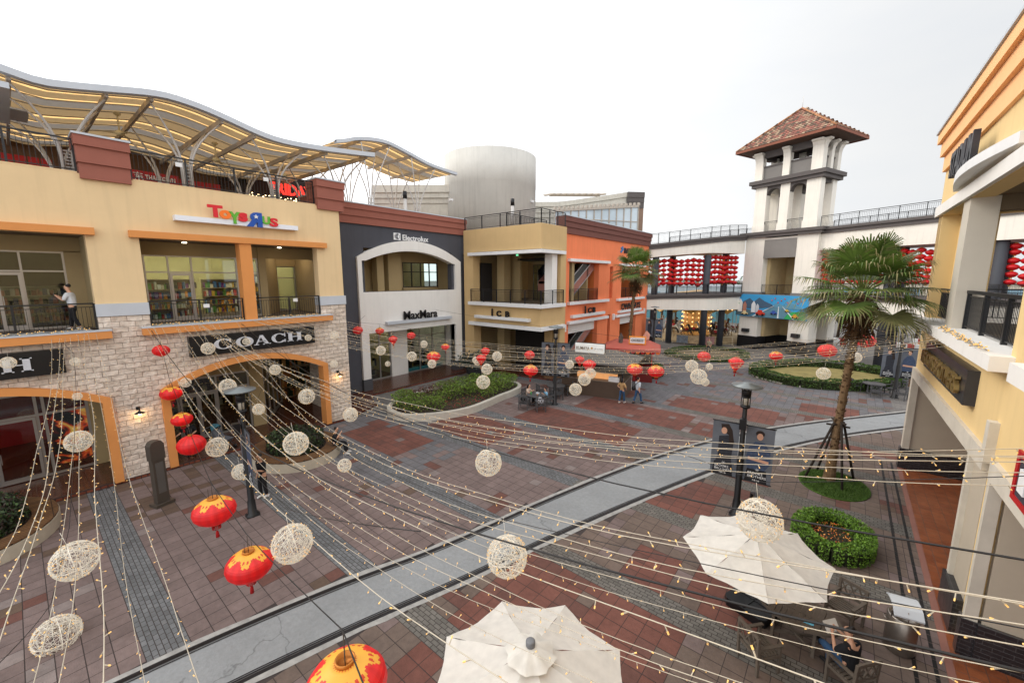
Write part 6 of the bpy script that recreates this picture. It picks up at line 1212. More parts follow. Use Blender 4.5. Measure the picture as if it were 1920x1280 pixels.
# round planters with a timber seat
def seat_planter(cx, cy, r, lab, hw=None):
    s = thing('seat_planter', lab, 'planter', (cx, cy, 0)); n = 40; out = ell(cx, cy, r, r*.9, n); m = MB()
    _, i1 = kerb_ring(out, .12, .42, s, 'stone_wall', mat('limestone_ring', rgb(186, 176, 158), .85, var=.12, vscale=3, bump=.3))
    m = MB(); i2 = ell(cx, cy, r-.62, r*.9-.62, n); mo = ell(cx, cy, r-.02, r*.9-.02, n)
    for k in range(n):
        j = (k+1) % n; a, b, c_, d_ = mo[k], mo[j], i2[j], i2[k]; g_ = .985
        m.add([(*a, .44), (*b, .44), (*c_, .44), (*d_, .44), (*a, .48), (*b, .48), (*c_, .48), (*d_, .48)], [(4, 5, 6, 7), (0, 1, 5, 4), (2, 3, 7, 6)])
    ST(m.build('timber_seat', brickmat('seat_plank', rgb(112, 80, 50), rgb(96, 68, 44), rgb(40, 30, 24), .13, 9, .012, 'xy', .3)), s)
    m = MB(); m.prism(i2, .0, .4); ST(m.build('soil', SOIL), s)
    pts = []
    for _ in range(int(5200*r)):
        a = random.random()*6.283; q = math.sqrt(random.random())*(r-.75); pts.append((cx+q*math.cos(a), cy+q*.9*math.sin(a), .42+random.random()*.75*(1-.3*(q/r)**2)))
    ST(leafmesh('shrub', pts, .11, [(.022, .03, .014), (.03, .045, .018), (.045, .025, .02), (.05, .09, .025)], None), s)
    return s
seat_planter(-19.3, 7.6, 2.05, 'round limestone planter with timber seat and dark shrub before the middle arch')
seat_planter(-20.3, -1.9, 2.3, 'round limestone planter with timber seat cut by the left edge of the photo')
# hedge ring with flowers
s = thing('flower_ring', 'oval bright green hedge ring filled with orange flowers beside the umbrella', 'planter', (.3, 15.4, 0))
pe = ell(.32, 15.4, .82, 1.1, 20); core(pe, .3, .36, True, None, TWIG); ST(bpy.data.objects['inner_twigs'], s)
ST(leafmesh('hedge', hedge_strip(pe, .46, .5, 1500, True), .065, [(.12, .24, .02), (.16, .30, .03), (.08, .16, .02)], None), s)
m = MB(); m.prism(ell(.32, 15.4, .75, 1.0, 20), .0, .12); ST(m.build('soil', SOIL), s)
pts = [(.32+.55*math.sqrt(q)*math.cos(a), 15.4+.8*math.sqrt(q)*math.sin(a), .14+.1*random.random()) for q, a in [(random.random(), random.random()*6.283) for _ in range(700)]]
ST(leafmesh('plants', pts, .05, [(.03, .05, .015), (.05, .07, .02)], None), s)
ST(leafmesh('flowers', [(x, y, z_+.09) for x, y, z_ in pts[:190]], .06, [(.75, .22, .03), (.8, .34, .08), (.7, .12, .03)], None, flat=3), s)
# hedged lawns on the far side
def island(lab, path, lawn, w_, h, name='hedged_lawn', gaps=()):
    s = thing(name, lab, 'hedge', (sum(p[0] for p in path)/len(path), sum(p[1] for p in path)/len(path), 0))
    c = dens(path+[path[0]], 3)[:-1]; m = MB(); m.prism(c, 0, .1); ST(m.build('lawn', lawn), s)
    o = core(c, w_*.7, h*.7, True, None, TWIG); ST(o, s); ST(leafmesh('hedge', hedge_strip(c, w_, h, 330, True), .15, [(.05, .10, .015), (.07, .13, .02), (.035, .07, .012)], None), s)
    kerb_ring([(p[0]+(p[0]-s.location.x)*.07, p[1]+(p[1]-s.location.y)*.05) for p in c], .25, .12, s, 'kerb', KERB)
    return s
island('hedged lawn island with dry grass behind the big palm', [(-5.0, 38.6), (-2.2, 37.3), (1.5, 39.0), (3.6, 42.6), (3.2, 45.6), (0.5, 46.8), (-2.5, 46.2), (-4.8, 43.5), (-5.8, 40.5)], LAWN, .75, .75)
island('rough low hedge round the far lawn before the orange building and bridge', [(-14.6, 44.0), (-11.5, 42.5), (-8.5, 44.5), (-7.6, 47.6), (-9.3, 50.4), (-12.5, 49.8), (-14.3, 47.5)], mat('brown_lawn', rgb(120, 108, 84), .95, var=.3, vscale=1.5), .6, .45)
island('low round planter hedge behind the kiosk and the thin palm', [(-16.2, 33.2), (-14.2, 31.6), (-12.2, 32.4), (-11.8, 34.2), (-13.6, 35.8), (-15.8, 35.2)], SOIL, .6, .8)
# grass disc round the big palm
s = thing('grass_disc', 'round patch of green grass at the foot of the big palm', 'lawn', (.25, 20.0, 0)); m = MB(); m.prism(ell(.25, 20.0, 1.15, 1.35, 36), .0, .05); ST(m.build('turf', GRASS), s)
pts = [(.25+1.12*math.sqrt(q)*math.cos(a), 20+1.32*math.sqrt(q)*math.sin(a), .05) for q, a in [(random.random(), random.random()*6.283) for _ in range(7000)]]
m = MB(); c = []
for p in pts:
    a = random.random()*6.28; h = random.uniform(.05, .11); m.add([p, (p[0]+.02*math.cos(a), p[1]+.02*math.sin(a), p[2]), (p[0]+.03*math.sin(a), p[1]-.03*math.cos(a), p[2]+h)], [(0, 1, 2)]); k = random.uniform(.7, 1.3); c.append((.07*k, .13*k, .02*k, 1))
ST(m.build('blades', GLEAF, cols=c, kind='stuff'), s)
# palms
def palm(lab, x, y, lean, H_, r0, nf, fl, loc_dead=.35, props=True, seed=1):
    rr = random.Random(seed); s = thing('palm_tree', lab, 'palm tree', (x, y, 0)); P = []; RR = []
    n = 60
    for k in range(n+1):
        t = k/n; P.append((x+lean[0]*t**1.3, y+lean[1]*t**1.3, H_*t)); RR.append(r0*(1.25-.55*min(1, t*5) if t < .2 else .78-.1*t)*(1+.05*(k % 2)))
    m = MB(); m.tube(P, RR, 14, sm=False)
    ST(m.build('trunk', mat('palm_bark', rgb(118, 94, 68), .95, var=.3, vscale=8, bump=.9, bscale=14)), s)
    m = MB()
    for k in range(260):
        t = rr.uniform(.12, .78); a = rr.random()*6.28; px_, py_, pz = x+lean[0]*t**1.3, y+lean[1]*t**1.3, H_*t; q = r0*.74; d = Vector((math.cos(a), math.sin(a), 0)); m.bar(Vector((px_, py_, pz))+d*q*.96, Vector((px_, py_, pz+.06))+d*(q+.045), .06, .02)
    ST(m.build('bark_scales', mat('palm_scale', rgb(94, 72, 50), .95, var=.3)), s)
    C_ = Vector((x+lean[0], y+lean[1], H_)); m = MB()
    for k in range(260):
        a = rr.random()*6.28; z_ = -.1-rr.random()*1.35*fl/1.6; d = Vector((math.cos(a), math.sin(a), rr.uniform(-1.0, .5))).normalized(); st_ = C_+Vector((math.cos(a), math.sin(a), 0))*r0*.6+Vector((0, 0, z_)); m.tube([st_, st_+d*rr.uniform(.2, .4), st_+d*rr.uniform(.4, .55)+Vector((0, 0, -rr.uniform(.05, .35)))], [.03, .022, .01], 4)
    ST(m.build('old_leaf_stubs', mat('dead_frond', rgb(98, 72, 48), .95, var=.3)), s)
    m = MB(); cols = []; st = MB()
    for k in range(nf):
        a = k*2.39996+rr.uniform(-.2, .2); el = R(80-100*((k+.5)/nf))+rr.uniform(-.12, .12); d = Vector((math.cos(a)*math.cos(el), math.sin(a)*math.cos(el), math.sin(el))); L = fl*rr.uniform(.52, .72)
        b = C_+d*.15; mid = b+d*L*.5; e = b+d*L+Vector((0, 0, -.16*L*math.cos(el))); st.tube([b, mid, e], [.03, .022, .015], 4)
        f = (e-mid).normalized(); side = f.cross(Vector((0, 0, 1))).normalized(); upv = side.cross(f); nb = 40; dead = el < R(-14)
        for i in range(nb):
            th = R(-118+236*i/(nb-1)); bl = fl*.62*(1-.22*abs(th)/2.1)*rr.uniform(.88, 1.06); dv = (f*math.cos(th)+side*math.sin(th)+upv*.18).normalized(); w_ = .021*fl/1.6
            p0 = e; p1 = e+dv*bl*.5+Vector((0, 0, -.03*bl)); p2 = e+dv*bl*.82+Vector((0, 0, -.14*bl)); p3 = e+dv*bl*.97+Vector((0, 0, -.42*bl*rr.uniform(.5, 1.4))); sv = dv.cross(upv).normalized()*w_
            m.add([p0-sv*.5, p0+sv*.5, p1+sv*1.25, p1-sv*1.25, p2+sv*.8, p2-sv*.8, p3], [(0, 1, 2, 3), (3, 2, 4, 5), (5, 4, 6)])
            kq = rr.uniform(.7, 1.3); g = (.105*kq, .17*kq, .03*kq, 1) if not dead else (.13*kq, .13*kq, .05*kq, 1); tip = (.26*kq, .23*kq, .10*kq, 1); cols += [g, tuple((u+v)*.5 for u, v in zip(g, tip)) if rr.random() < .25 else g, tip if rr.random() < .6 else g]
    o = m.build('fronds', fabmat('palm_leaf', (0, 0, 0, 1), .25, rough=.5, attr=True), cols=cols); ST(o, s); ST(st.build('leaf_stalks', mat('leaf_stalk', rgb(120, 136, 70), .6)), s)
    if props:
        for k in range(4):
            a = k*1.57+.5; top_ = Vector((x+lean[0]*.3+.16*math.cos(a), y+lean[1]*.3+.16*math.sin(a), 2.5)); m = MB(); m.tube([(x+.95*math.cos(a)*props, y+.95*math.sin(a)*props, .04), top_], .045, 7); ST(m.build('support_pole', mat('dark_pole', rgb(52, 44, 38), .9, var=.2)), s)
        m = MB()
        for k in range(3): z_ = 2.35+k*.09; cx, cy = x+lean[0]*.25, y+lean[1]*.25; a = k*1.1; m.bar((cx-.38*math.cos(a), cy-.38*math.sin(a), z_), (cx+.38*math.cos(a), cy+.38*math.sin(a), z_), .06)
        ST(m.build('crossbars', MATS['dark_pole']), s)
    return s
palm('tall leaning fan palm propped on four dark poles in a round grass patch', .1, 20.3, (.3, .4), 7.6, .175, 34, 2.05, props=.95, seed=4)
palm('thin fan palm with greyish crown before the orange building', -14.4, 33.4, (.35, .2), 8.7, .16, 28, 1.9, props=.9, seed=9)
# broadleaf trees far beyond the bridge
def tree(lab, x, y, H_, cr, pal, seed, grp='trees beyond the footbridge'):
    rr = random.Random(seed); s = thing('broadleaf_tree', lab, 'tree', (x, y, 0), group=grp); m = MB(); m.tube([(x, y, 0), (x+.1, y, H_*.4), (x-.1, y+.1, H_*.75)], [.2, .15, .06], 7)
    L = []
    for k in range(9):
        a = rr.random()*6.28; p = Vector((x, y, H_*rr.uniform(.35, .6))); e = p+Vector((math.cos(a)*cr*.6, math.sin(a)*cr*.6, cr*rr.uniform(.2, .8))); m.tube([p, (p+e)/2+Vector((0, 0, .2)), e], [.07, .05, .02], 5); L.append(e)
    ST(m.build('trunk', mat('tree_bark', rgb(84, 70, 58), .95, var=.2)), s); pts = []
    for e in L+[Vector((x, y, H_*.85))]:
        for _ in range(230): v = Vector((rr.gauss(0, 1), rr.gauss(0, 1), rr.gauss(0, .7)))*cr*.22; pts.append(e+v)
    ST(leafmesh('crown', pts, .32, pal, None), s)
GP = [(.06, .10, .025), (.08, .13, .03), (.04, .07, .02)]
for i, (px, py, H_, cr) in enumerate(((1605, 640, 4.6, 2.6), (1570, 632, 4.2, 2.2), (1690, 640, 5.2, 2.6), (1715, 645, 5.0, 2.2), (1478, 604, 10.5, 3.2), (1240, 605, 5, 2.6), (1265, 600, 4.6, 2.4))):
    p = G(px, py, 0) if py > 600 else G(px, 606, 0)
    tree(['broad tree between tower and palm beyond the bridge', 'low tree just right of the tower foot beyond the bridge', 'tree seen under the bridge left of the yellow building', 'tree seen under the bridge touching the yellow building edge', 'pale tall tree seen through the tower opening', 'tree behind the carousel, left one', 'tree behind the carousel, right one'][i], p.x, p.y, H_, cr, GP, 50+i)
# ---------------------------------------------------------------- lamp posts with banners
def banner(w_, h, seed, name='banner'):
    """fabric banner: grey studio backdrop, standing figure, emblem and name at the foot"""
    root = None; cl = MB(); cl.box(0, w_, -.008, .008, 0, h); return cl
def lamp_post(lab, x, y, H_, rz, ban=True, hb=2.1, zb=None, grp='black lamp posts'):
    s = thing('lamp_post', lab, 'lamp post', (x, y, 0), rz, group=grp)
    m = MB(); m.lathe([(.22, 0), (.22, .04), (.14, .10), (.12, .55), (.10, .6), (.10, H_*.45), (.085, H_*.45+.05), (.07, H_-.9), (.05, H_-.85)], n=14); m.box(-.2, .2, -.2, .2, 0, .03); m.build('pole', BLACK, s)
    m = MB(); m.lathe([(.06, H_-.9), (.15, H_-.84), (.15, H_-.78), (.11, H_-.76)], n=16); 
    for k in range(6): a = k*1.047; m.tube([(.13*math.cos(a), .13*math.sin(a), H_-.8), (.13*math.cos(a), .13*math.sin(a), H_-.2)], .012, 4)
    m.lathe([(.145, H_-.45), (.15, H_-.28), (.145, H_-.26)], n=16); m.lathe([(.14, H_-.5), (.15, H_-.48), (.14, H_-.46)], n=16); m.build('lantern_cage', BLACK, s)
    m = MB(); m.lathe([(.09, H_-.78), (.095, H_-.5), (.07, H_-.42)], n=12); m.build('frosted_glass', mat('frosted_glass', rgb(190, 184, 170), .2, spec=.7), s)
    m = MB(); m.lathe([(.46, H_-.12), (.47, H_-.08), (.15, H_-.03), (.15, H_), (.0, H_+.01)], n=32); m.lathe([(.46, H_-.12), (.1, H_-.14), (0, H_-.14)], n=32); m.build('disc_cap', mat('grey_disc', rgb(122, 128, 130), .4, .3), s)
    m = MB(); m.box(-.1, .1, -.32, -.1, H_-1.55, H_-1.2); m.tube([(0, 0, H_-1.3), (0, -.15, H_-1.3)], .03, 6); m.build('speaker', BLK2, s)
    if ban:
        zb = zb or H_-1.6-hb
        for sgn in (-1, 1):
            m = MB(); m.tube([(0, 0, zb+hb), (sgn*.95, 0, zb+hb)], .02, 6); m.tube([(0, 0, zb), (sgn*.95, 0, zb)], .02, 6); m.build('banner_arm', BLACK, s)
            w0 = .10*sgn; x0, x1 = sorted((.10*sgn, .92*sgn)); m = MB(); m.box(x0, x1, -.006, .006, zb, zb+hb); b = m.build('banner', mat('banner_backdrop', rgb(92, 96, 104), .8, var=.3, vscale=.8), s)
            cx = (x0+x1)/2; hair = mat('print_hair', rgb(44, 32, 28), .8); skin = mat('print_skin', rgb(196, 150, 126), .8); coat = mat('print_coat_a' if sgn < 0 else 'print_coat_b', rgb(44, 46, 54) if sgn < 0 else rgb(60, 72, 96), .8, var=.4, vscale=12)
            def pr(name, poly, mt_, d): 
                for sd_ in (-1, 1):
                    m = MB(); P_ = [(cx+q[0], zb+q[1]*hb/2.1) for q in poly]; m.prism(P_, sd_*d, sd_*(d+.002), 'y'); o = m.build(name, mt_); o.parent = b
            el = lambda cx_, cz, rx, rz_, n=14: [(cx_+rx*math.cos(2*math.pi*k/n), cz+rz_*math.sin(2*math.pi*k/n)) for k in range(n)]
            if sgn < 0: pr('printed_hair', [(-.16, 1.98), (.08, 2.02), (.2, 1.8), (.28, 1.3), (.12, 1.25), (.1, 1.6), (-.12, 1.72)], hair, .008); pr('printed_coat', [(-.2, 1.5), (.12, 1.6), (.26, 1.3), (.22, .7), (.3, .2), (-.34, .15), (-.2, .8)], coat, .007); pr('printed_face', el(-.05, 1.74, .09, .13), skin, .010)
            else: pr('printed_hair', el(0, 1.86, .13, .12), hair, .008); pr('printed_coat', [(-.3, 1.3), (-.12, 1.55), (.14, 1.55), (.33, 1.25), (.36, .8), (.2, .5), (-.3, .5), (-.36, .9)], coat, .007); pr('printed_face', el(0, 1.75, .09, .13), skin, .010); pr('printed_arms', [(-.3, .95), (.3, .88), (.3, .78), (-.3, .84)], skin, .0095)
            pr('printed_trousers', [(-.3, .5), (.26, .5), (.3, 0.02), (-.36, .02)], mat('print_black', rgb(26, 26, 30), .8), .0065)
            for sd_, fc in ((-1, '-y'), ):
                o = text('printed_name', 'BROOKS\nBROTHERS', WL, '-y', (x0+.14, -.016, zb+.17), .54, .2, None, ext=.002); o.parent = b
                o = text('printed_line', 'B.BROTHERS' if 0 else '1818', WL, '-y', (x0+.3, -.016, zb+.06), .2, .05, None, ext=.002); o.parent = b
            m = MB(); 
            for k in range(6): a = k*1.047; m.bar((cx, -.014, zb+.46), (cx+.06*math.cos(a), -.014, zb+.46+.06*math.sin(a)), .014, .004)
            o = m.build('printed_emblem', WL); o.parent = b
    return s
lamp_post('black lamp post with two fashion banners near the white umbrella', -2.33, 15.2, 4.75, R(4), hb=1.95, zb=1.35)
lamp_post('black lamp post with banners standing on the paving before the middle arch', -15.4, 4.43, 4.6, R(-8), hb=2.0, zb=1.25)
lamp_post('black lamp post with blurred banners beside the occupied round table', -14.23, 21.74, 5.2, R(20), hb=2.2, zb=1.9)
lamp_post('black lamp post with banners beside the yellow building portal', 3.1, 38.0, 5.0, R(15), hb=2.1, zb=1.4)
lamp_post('distant black lamp post with two banners at the bridge end of the orange building', -17.0, 46.5, 5.0, R(20), hb=2.1, zb=1.4)
# information totem
s = thing('information_totem', 'tall dark bronze totem with a rounded top standing by the stone pier', 'totem', (-18.71, 2.59, 0), R(18))
BRZ = mat('bronze_paint', rgb(84, 76, 68), .45, .3, var=.06)
m = MB(); m.box(-.22, .22, -.3, .3, 0, .12); m.build('foot', BRZ, s); m = MB(); m.box(-.12, .12, -.19, .19, .12, 1.75); m.build('post', BRZ, s)
m = MB(); m.prism([(-.22, 1.75), (.22, 1.75), (.22, 2.3), (.15, 2.42), (.05, 2.46), (-.05, 2.46), (-.15, 2.42), (-.22, 2.3)], -.14, .14, 'x'); m.build('head', BRZ, s)
m = MB(); m.box(.12, .13, -.12, .12, .5, 1.65); m.build('panel', mat('totem_panel', rgb(92, 88, 84), .3), s)
# ---------------------------------------------------------------- umbrellas
FABU = fabmat('white_canvas', rgb(226, 222, 214), .25, rough=.8)
def umbrella(lab, c, tilt, rz, r, sides=8, cap=True, side_pole=True, h=2.5, flap=False):
    s = thing('parasol', lab, 'umbrella', c, rz); M_ = Matrix.Translation((0, 0, h)) @ Matrix.Rotation(tilt, 4, 'X'); m = MB(); n = sides; rim = []; 
    ns = 6; nr_ = 6
    for k in range(n):
        a0, a1 = 2*math.pi*k/n, 2*math.pi*(k+1)/n; G_ = []
        for i in range(nr_+1):
            t = i/nr_; row = []
            for j in range(ns+1):
                u = j/ns; A_ = Vector((math.cos(a0), math.sin(a0), 0)).lerp(Vector((math.cos(a1), math.sin(a1), 0)), u)*r*t; sagv = -.10*r*t*math.sin(math.pi*u)*.5; shrink = 1-.04*t*math.sin(math.pi*u)
                A_ = A_*shrink; A_.z = .62*(1-t)*(.8+.2*(1-t))*r/2.1*1.1+sagv*.6+.012*math.sin(j*2+k*3+i*2.3); row.append(M_ @ A_)
            G_.append(row)
        vs = [v for row in G_ for v in row]; m.add(vs, [(i*(ns+1)+j, i*(ns+1)+j+1, (i+1)*(ns+1)+j+1, (i+1)*(ns+1)+j) for i in range(nr_) for j in range(ns)], 0, True)
    m.build('canopy', FABU, s); m = MB()
    for k in range(n): a = 2*math.pi*k/n; m.bar(M_ @ Vector((0, 0, .42)), M_ @ Vector((r*.95*math.cos(a), r*.95*math.sin(a), -.09)), .025)
    m.build('ribs', BLACK, s)
    if cap:
        m = MB(); vs = []; q = 24
        for (rr_, z_) in ((.04, .76), (.12, .74), (.24, .66), (.36, .58)):
            for j in range(q): a = 2*math.pi*j/q; k_ = 1+.1*math.sin(a*8)*(rr_ > .2); vs.append(M_ @ Vector((rr_*k_*math.cos(a), rr_*k_*math.sin(a), z_*r/2.1+(.02*math.sin(a*8) if rr_ > .2 else 0))))
        m.add(vs, [(i*q+j, i*q+(j+1) % q, (i+1)*q+(j+1) % q, (i+1)*q+j) for i in range(3) for j in range(q)], 0, True); m.build('vent_cap', FABU, s)
        m = MB(); m.lathe([(.07, .70*r/2.1), (.07, .86*r/2.1), (.05, .88*r/2.1), (0, .88*r/2.1)], n=14); m.v = [tuple(M_ @ Vector(v)) for v in m.v]; m.build('finial', mat('grey_finial', rgb(110, 112, 116), .4), s)
    if side_pole:
        m = MB(); m.tube([(.2, r*.98+.5, .1), (.2, r*.95+.45, h+.5), (.1, r*.6, h+.95), (0, .1, h+.75)], .045, 8); m.build('cantilever_pole', BLACK, s)
    else: m = MB(); m.tube([(0, 0, 0), tuple(M_ @ Vector((0, 0, .6)))], .03, 8); m.build('pole', BLACK, s)
    return s
umbrella('open white parasol under the big wire ball, right foreground', (-1.08, 9.93, 0), R(3), R(18), 1.5, cap=False, side_pole=True, h=2.1)
umbrella('white parasol with ruffled vent cap at the bottom edge of the photo', (-3.1, 4.2, 0), R(0), R(12), 1.52, cap=True, side_pole=False, h=2.35)
s = thing('ballast_box', 'black weighted base box beside the slatted table', 'ballast', (-1.1, 10.9, 0), R(-20)); m = MB(); m.prism([(-.5, -.4), (-.4, -.5), (.4, -.5), (.5, -.4), (.5, .4), (.4, .5), (-.4, .5), (-.5, .4)], 0, .22); m.build('weight_box', BLK2, s); m = MB(); m.bar((-.45, 0, .23), (.45, 0, .23), .03, .02); m.bar((0, -.45, .23), (0, .45, .23), .03, .02); m.build('straps', BLACK, s)
# ---------------------------------------------------------------- furniture, kiosks, carousel, people
TEAK = mat('weathered_teak', rgb(98, 88, 78), .8, var=.18, vscale=6)
GMET = mat('grey_metal_furniture', rgb(92, 92, 94), .5, .3, var=.06)
def chair(mt, name, lab):
    s = thing(name, lab, 'chair')
    for x in (-.27, .27):
        m = MB(); m.bar((x, .24, 0), (x, .24, .64), .05); m.build('leg', mt, s); m = MB(); m.bar((x, -.26, 0), (x, -.30, .92), .05); m.build('leg', mt, s)
        m = MB(); m.bar((x, -.29, .65), (x, .30, .65), .07, .03); m.build('armrest', mt, s)
    m = MB(); m.bar((-.27, .24, .40), (.27, .24, .40), .04, .06); m.bar((-.27, -.25, .40), (.27, -.25, .40), .04, .06); m.bar((-.27, -.25, .4), (-.27, .24, .4), .04, .06); m.bar((.27, -.25, .4), (.27, .24, .4), .04, .06); m.build('seat_frame', mt, s)
    m = MB()
    for k in range(7): y = -.22+.075*k; m.box(-.26, .26, y, y+.05, .43, .455)
    m.build('seat', mt, s)
    m = MB(); m.bar((-.27, -.305, .90), (.27, -.305, .90), .04, .07); m.bar((-.27, -.285, .56), (.27, -.285, .56), .035, .05)
    for x in (-.27, -.09, .09): 
        m.bar((x+.01, -.285, .58), (x+.17, -.30, .87), .025); m.bar((x+.17, -.285, .58), (x+.01, -.30, .87), .025)
    m.build('backrest', mt, s); return s
def table(mt, name, lab, rx, ry, slat=True):
    s = thing(name, lab, 'table'); n = 36
    m = MB(); 
    if slat:
        for k in range(15):
            x0 = -rx+2*rx*k/15+.008; x1 = -rx+2*rx*(k+1)/15-.008; xm = max(abs(x0), abs(x1)); h = ry*math.sqrt(max(0, 1-(xm/rx)**2))*.98
            if h > .05: m.box(x0, x1, -h, h, .715, .74)
        m.box(-rx*.97, rx*.97, -.05, .05, .716, .744)
    else: m.prism(ell(0, 0, rx, ry, n), .715, .74)
    m.build('table_top', mt, s)
    m = MB()
    o_, i_ = ell(0, 0, rx+.02, ry+.02, n), ell(0, 0, rx-.06, ry-.06, n)
    for k in range(n): j = (k+1) % n; m.add([(*o_[k], .70), (*o_[j], .70), (*o_[j], .748), (*o_[k], .748), (*i_[k], .748), (*i_[j], .748)], [(0, 1, 2, 3), (3, 2, 5, 4)])
    m.build('rim', mt, s)
    for a in ((-1, -1), (1, -1), (1, 1), (-1, 1)):
        m = MB(); m.bar((a[0]*rx*.5, a[1]*ry*.5, 0), (a[0]*rx*.5, a[1]*ry*.5, .7), .06); m.build('leg', mt, s)
    m = MB(); m.bar((-rx*.5, -ry*.5, .12), (rx*.5, ry*.5, .12), .05); m.bar((rx*.5, -ry*.5, .14), (-rx*.5, ry*.5, .14), .05); m.build('cross_brace', mt, s); return s
def pl(o, x, y, rz, lab=None, grp=None): o.location = (x, y, .012); o.rotation_euler = (0, 0, R(rz)); 
tb = table(TEAK, 'slatted_table', 'oval slatted teak table with a blue mask on it beside the seated man', .78, .55); pl(tb, -.2, 10.5, -8)
cw = chair(TEAK, 'slatted_armchair', 'empty slatted armchair on the far side of the teak table'); pl(cw, .65, 11.75, 155); cw['group'] = 'teak armchairs by the oval table'
o = dup(cw, (-.75, 9.25, .012), R(-40), 'empty slatted armchair nearest the camera at the teak table'); MANCH = dup(cw, (.75, 9.75, .012), R(52), 'slatted armchair holding the seated man in black')
s = thing('face_mask', 'light blue face mask lying on the teak table', 'mask', (.02, 10.2, .756)); m = MB(); m.prism([(-.09, -.05), (.09, -.04), (.09, .05), (-.09, .05)], 0, .008); m.build('cloth', mat('blue_mask', rgb(110, 190, 220), .8), s)
# metal sets
t0 = table(GMET, 'round_metal_table', 'round grey metal table with drinks between the mother and boy', .62, .62, False); pl(t0, -15.0, 20.75, 0); t0['group'] = 'grey metal tables'
mc = chair(GMET, 'metal_armchair', 'grey metal armchair with a backpack, left of the drinks table'); pl(mc, -15.2, 19.7, 25); mc['group'] = 'grey metal armchairs'
for x, y, rz, lab in ((-14.15, 20.0, 50, 'grey metal armchair with white bag at the right of the drinks table'), (-15.85, 20.9, -80, 'grey metal armchair under the seated mother'), (-14.55, 21.5, 150, 'grey metal armchair under the seated boy'),
    (-15.9, 22.6, -30, 'empty grey metal armchair on the left of the table behind the lamp post'), (-14.7, 22.8, 60, 'empty grey metal armchair on the right of the table behind the lamp post'), (-15.9, 24.4, 200, 'empty grey metal armchair behind the table near the kiosk'), (-14.6, 24.2, 140, 'empty grey metal armchair between that table and the kiosk wall'),
    (1.0, 38.6, -70, 'grey metal armchair left of the distant table by the hedged lawn'), (2.1, 37.3, 0, 'grey metal armchair facing away at the distant table by the lawn'), (3.0, 38.9, 140, 'grey metal armchair behind the distant table by the lawn'), (3.4, 37.6, 70, 'lone grey metal armchair at the lamp post by the yellow building'), (4.1, 41.5, 200, 'far pale metal armchair near the brown cabinet')):
    dup(mc, (x, y, .012), R(rz), lab)
dup(t0, (-15.3, 23.5, .012), 0, 'round grey metal table behind the black lamp post'); dup(t0, (2.0, 38.4, .012), 0, 'round grey metal table by the hedged lawn and lamp post')
def small(name, lab, cat, loc, parts):
    s = thing(name, lab, cat, loc)
    for nm, mb_, mt in parts: mb_.build(nm, mt, s)
    return s
small('drink_bottle', 'green drink bottle on the metal table', 'bottle', (-15.25, 20.5, .757), [('bottle', MB().lathe([(.035, 0), (.035, .15), (.014, .19), (.014, .23), (0, .23)], n=12), mat('green_bottle', rgb(40, 170, 80), .3))])
small('drink_cup', 'amber drink cup on the metal table', 'cup', (-14.8, 20.55, .757), [('cup', MB().lathe([(.03, 0), (.042, .13), (0, .13)], n=12), mat('amber_drink', rgb(190, 120, 50), .3)), ('lid', MB().lathe([(.045, .13), (.045, .145), (0, .15)], n=12), WHITE)])
small('food_box', 'white paper food box on the metal table', 'box', (-15.05, 20.95, .757), [('box', MB().box(-.1, .1, -.07, .07, 0, .07), WHITE), ('lid', MB().box(-.11, .11, -.08, .08, .07, .08), GREYCAP)])
def bag(lab, loc, c): 
    m = MB(); m.lathe([(.12, 0), (.2, .05), (.22, .2), (.17, .36), (.08, .42), (0, .43)], n=14); m2 = MB(); m2.tube([(-.08, .1, .4), (-.06, .12, .52), (.06, .12, .52), (.08, .1, .4)], .012, 5); return small('bag', lab, 'bag', loc, [('body', m, c), ('strap', m2, BLK2)])
bag('black backpack on the armchair left of the drinks table', (-15.2, 19.65, .47), BLK2); bag('white and black bag on the armchair right of the drinks table', (-14.15, 19.98, .47), mat('white_bag', rgb(214, 214, 218), .7, var=.3, vscale=9))
# steel litter bin
s = thing('litter_bin', 'round stainless steel litter bin with a sloping pale lid', 'bin', (1.62, 11.65, .012), R(12)); SS = mat('brushed_steel', rgb(150, 142, 134), .32, .85, var=.2, vscale=2)
m = MB(); m.lathe([(.26, 0), (.27, .03), (.27, .82), (.25, .84), (.22, .84), (.22, .7), (0, .7)], n=32); m.build('body', SS, s)
m = MB(); m.prism([(-.28, .98), (-.16, 1.10), (.0, 1.16), (.16, 1.16), (.26, 1.12), (.26, 1.09), (.16, 1.13), (.0, 1.13), (-.16, 1.07), (-.28, .95)], -.25, .25, 'x'); m.build('lid', mat('pale_lid', rgb(196, 200, 204), .4), s)
m = MB(); 
for a in (.5, 1.6, 3.6, 4.7): m.tube([(.26*math.cos(a), .26*math.sin(a), .8), (.27*math.cos(a), .27*math.sin(a), .95), (.2*math.cos(a), .2*math.sin(a), 1.06)], .012, 5)
m.build('lid_brackets', SS, s); m = MB(); m.tube([(-.28, .05, .72), (-.33, 0, .74), (-.33, -.1, .74), (-.28, -.13, .72)], .01, 5); m.build('handle', SS, s)
# big dark plant pot
s = thing('plant_pot', 'big dark round pot with a spiky plant before the tan building', 'planter', (-23.6, 23.9, 0)); m = MB(); m.lathe([(.35, 0), (.75, .35), (.85, .8), (.88, .95), (.8, .95), (.78, .85), (0, .85)], n=28); m.build('pot', mat('dark_pot', rgb(52, 54, 58), .5), s)
pts = [(random.gauss(0, .7), random.gauss(0, .7), 1+abs(random.gauss(0, .45))) for _ in range(1600)]; leafmesh('foliage', pts, .22, [(.02, .03, .022), (.03, .045, .03)], s)
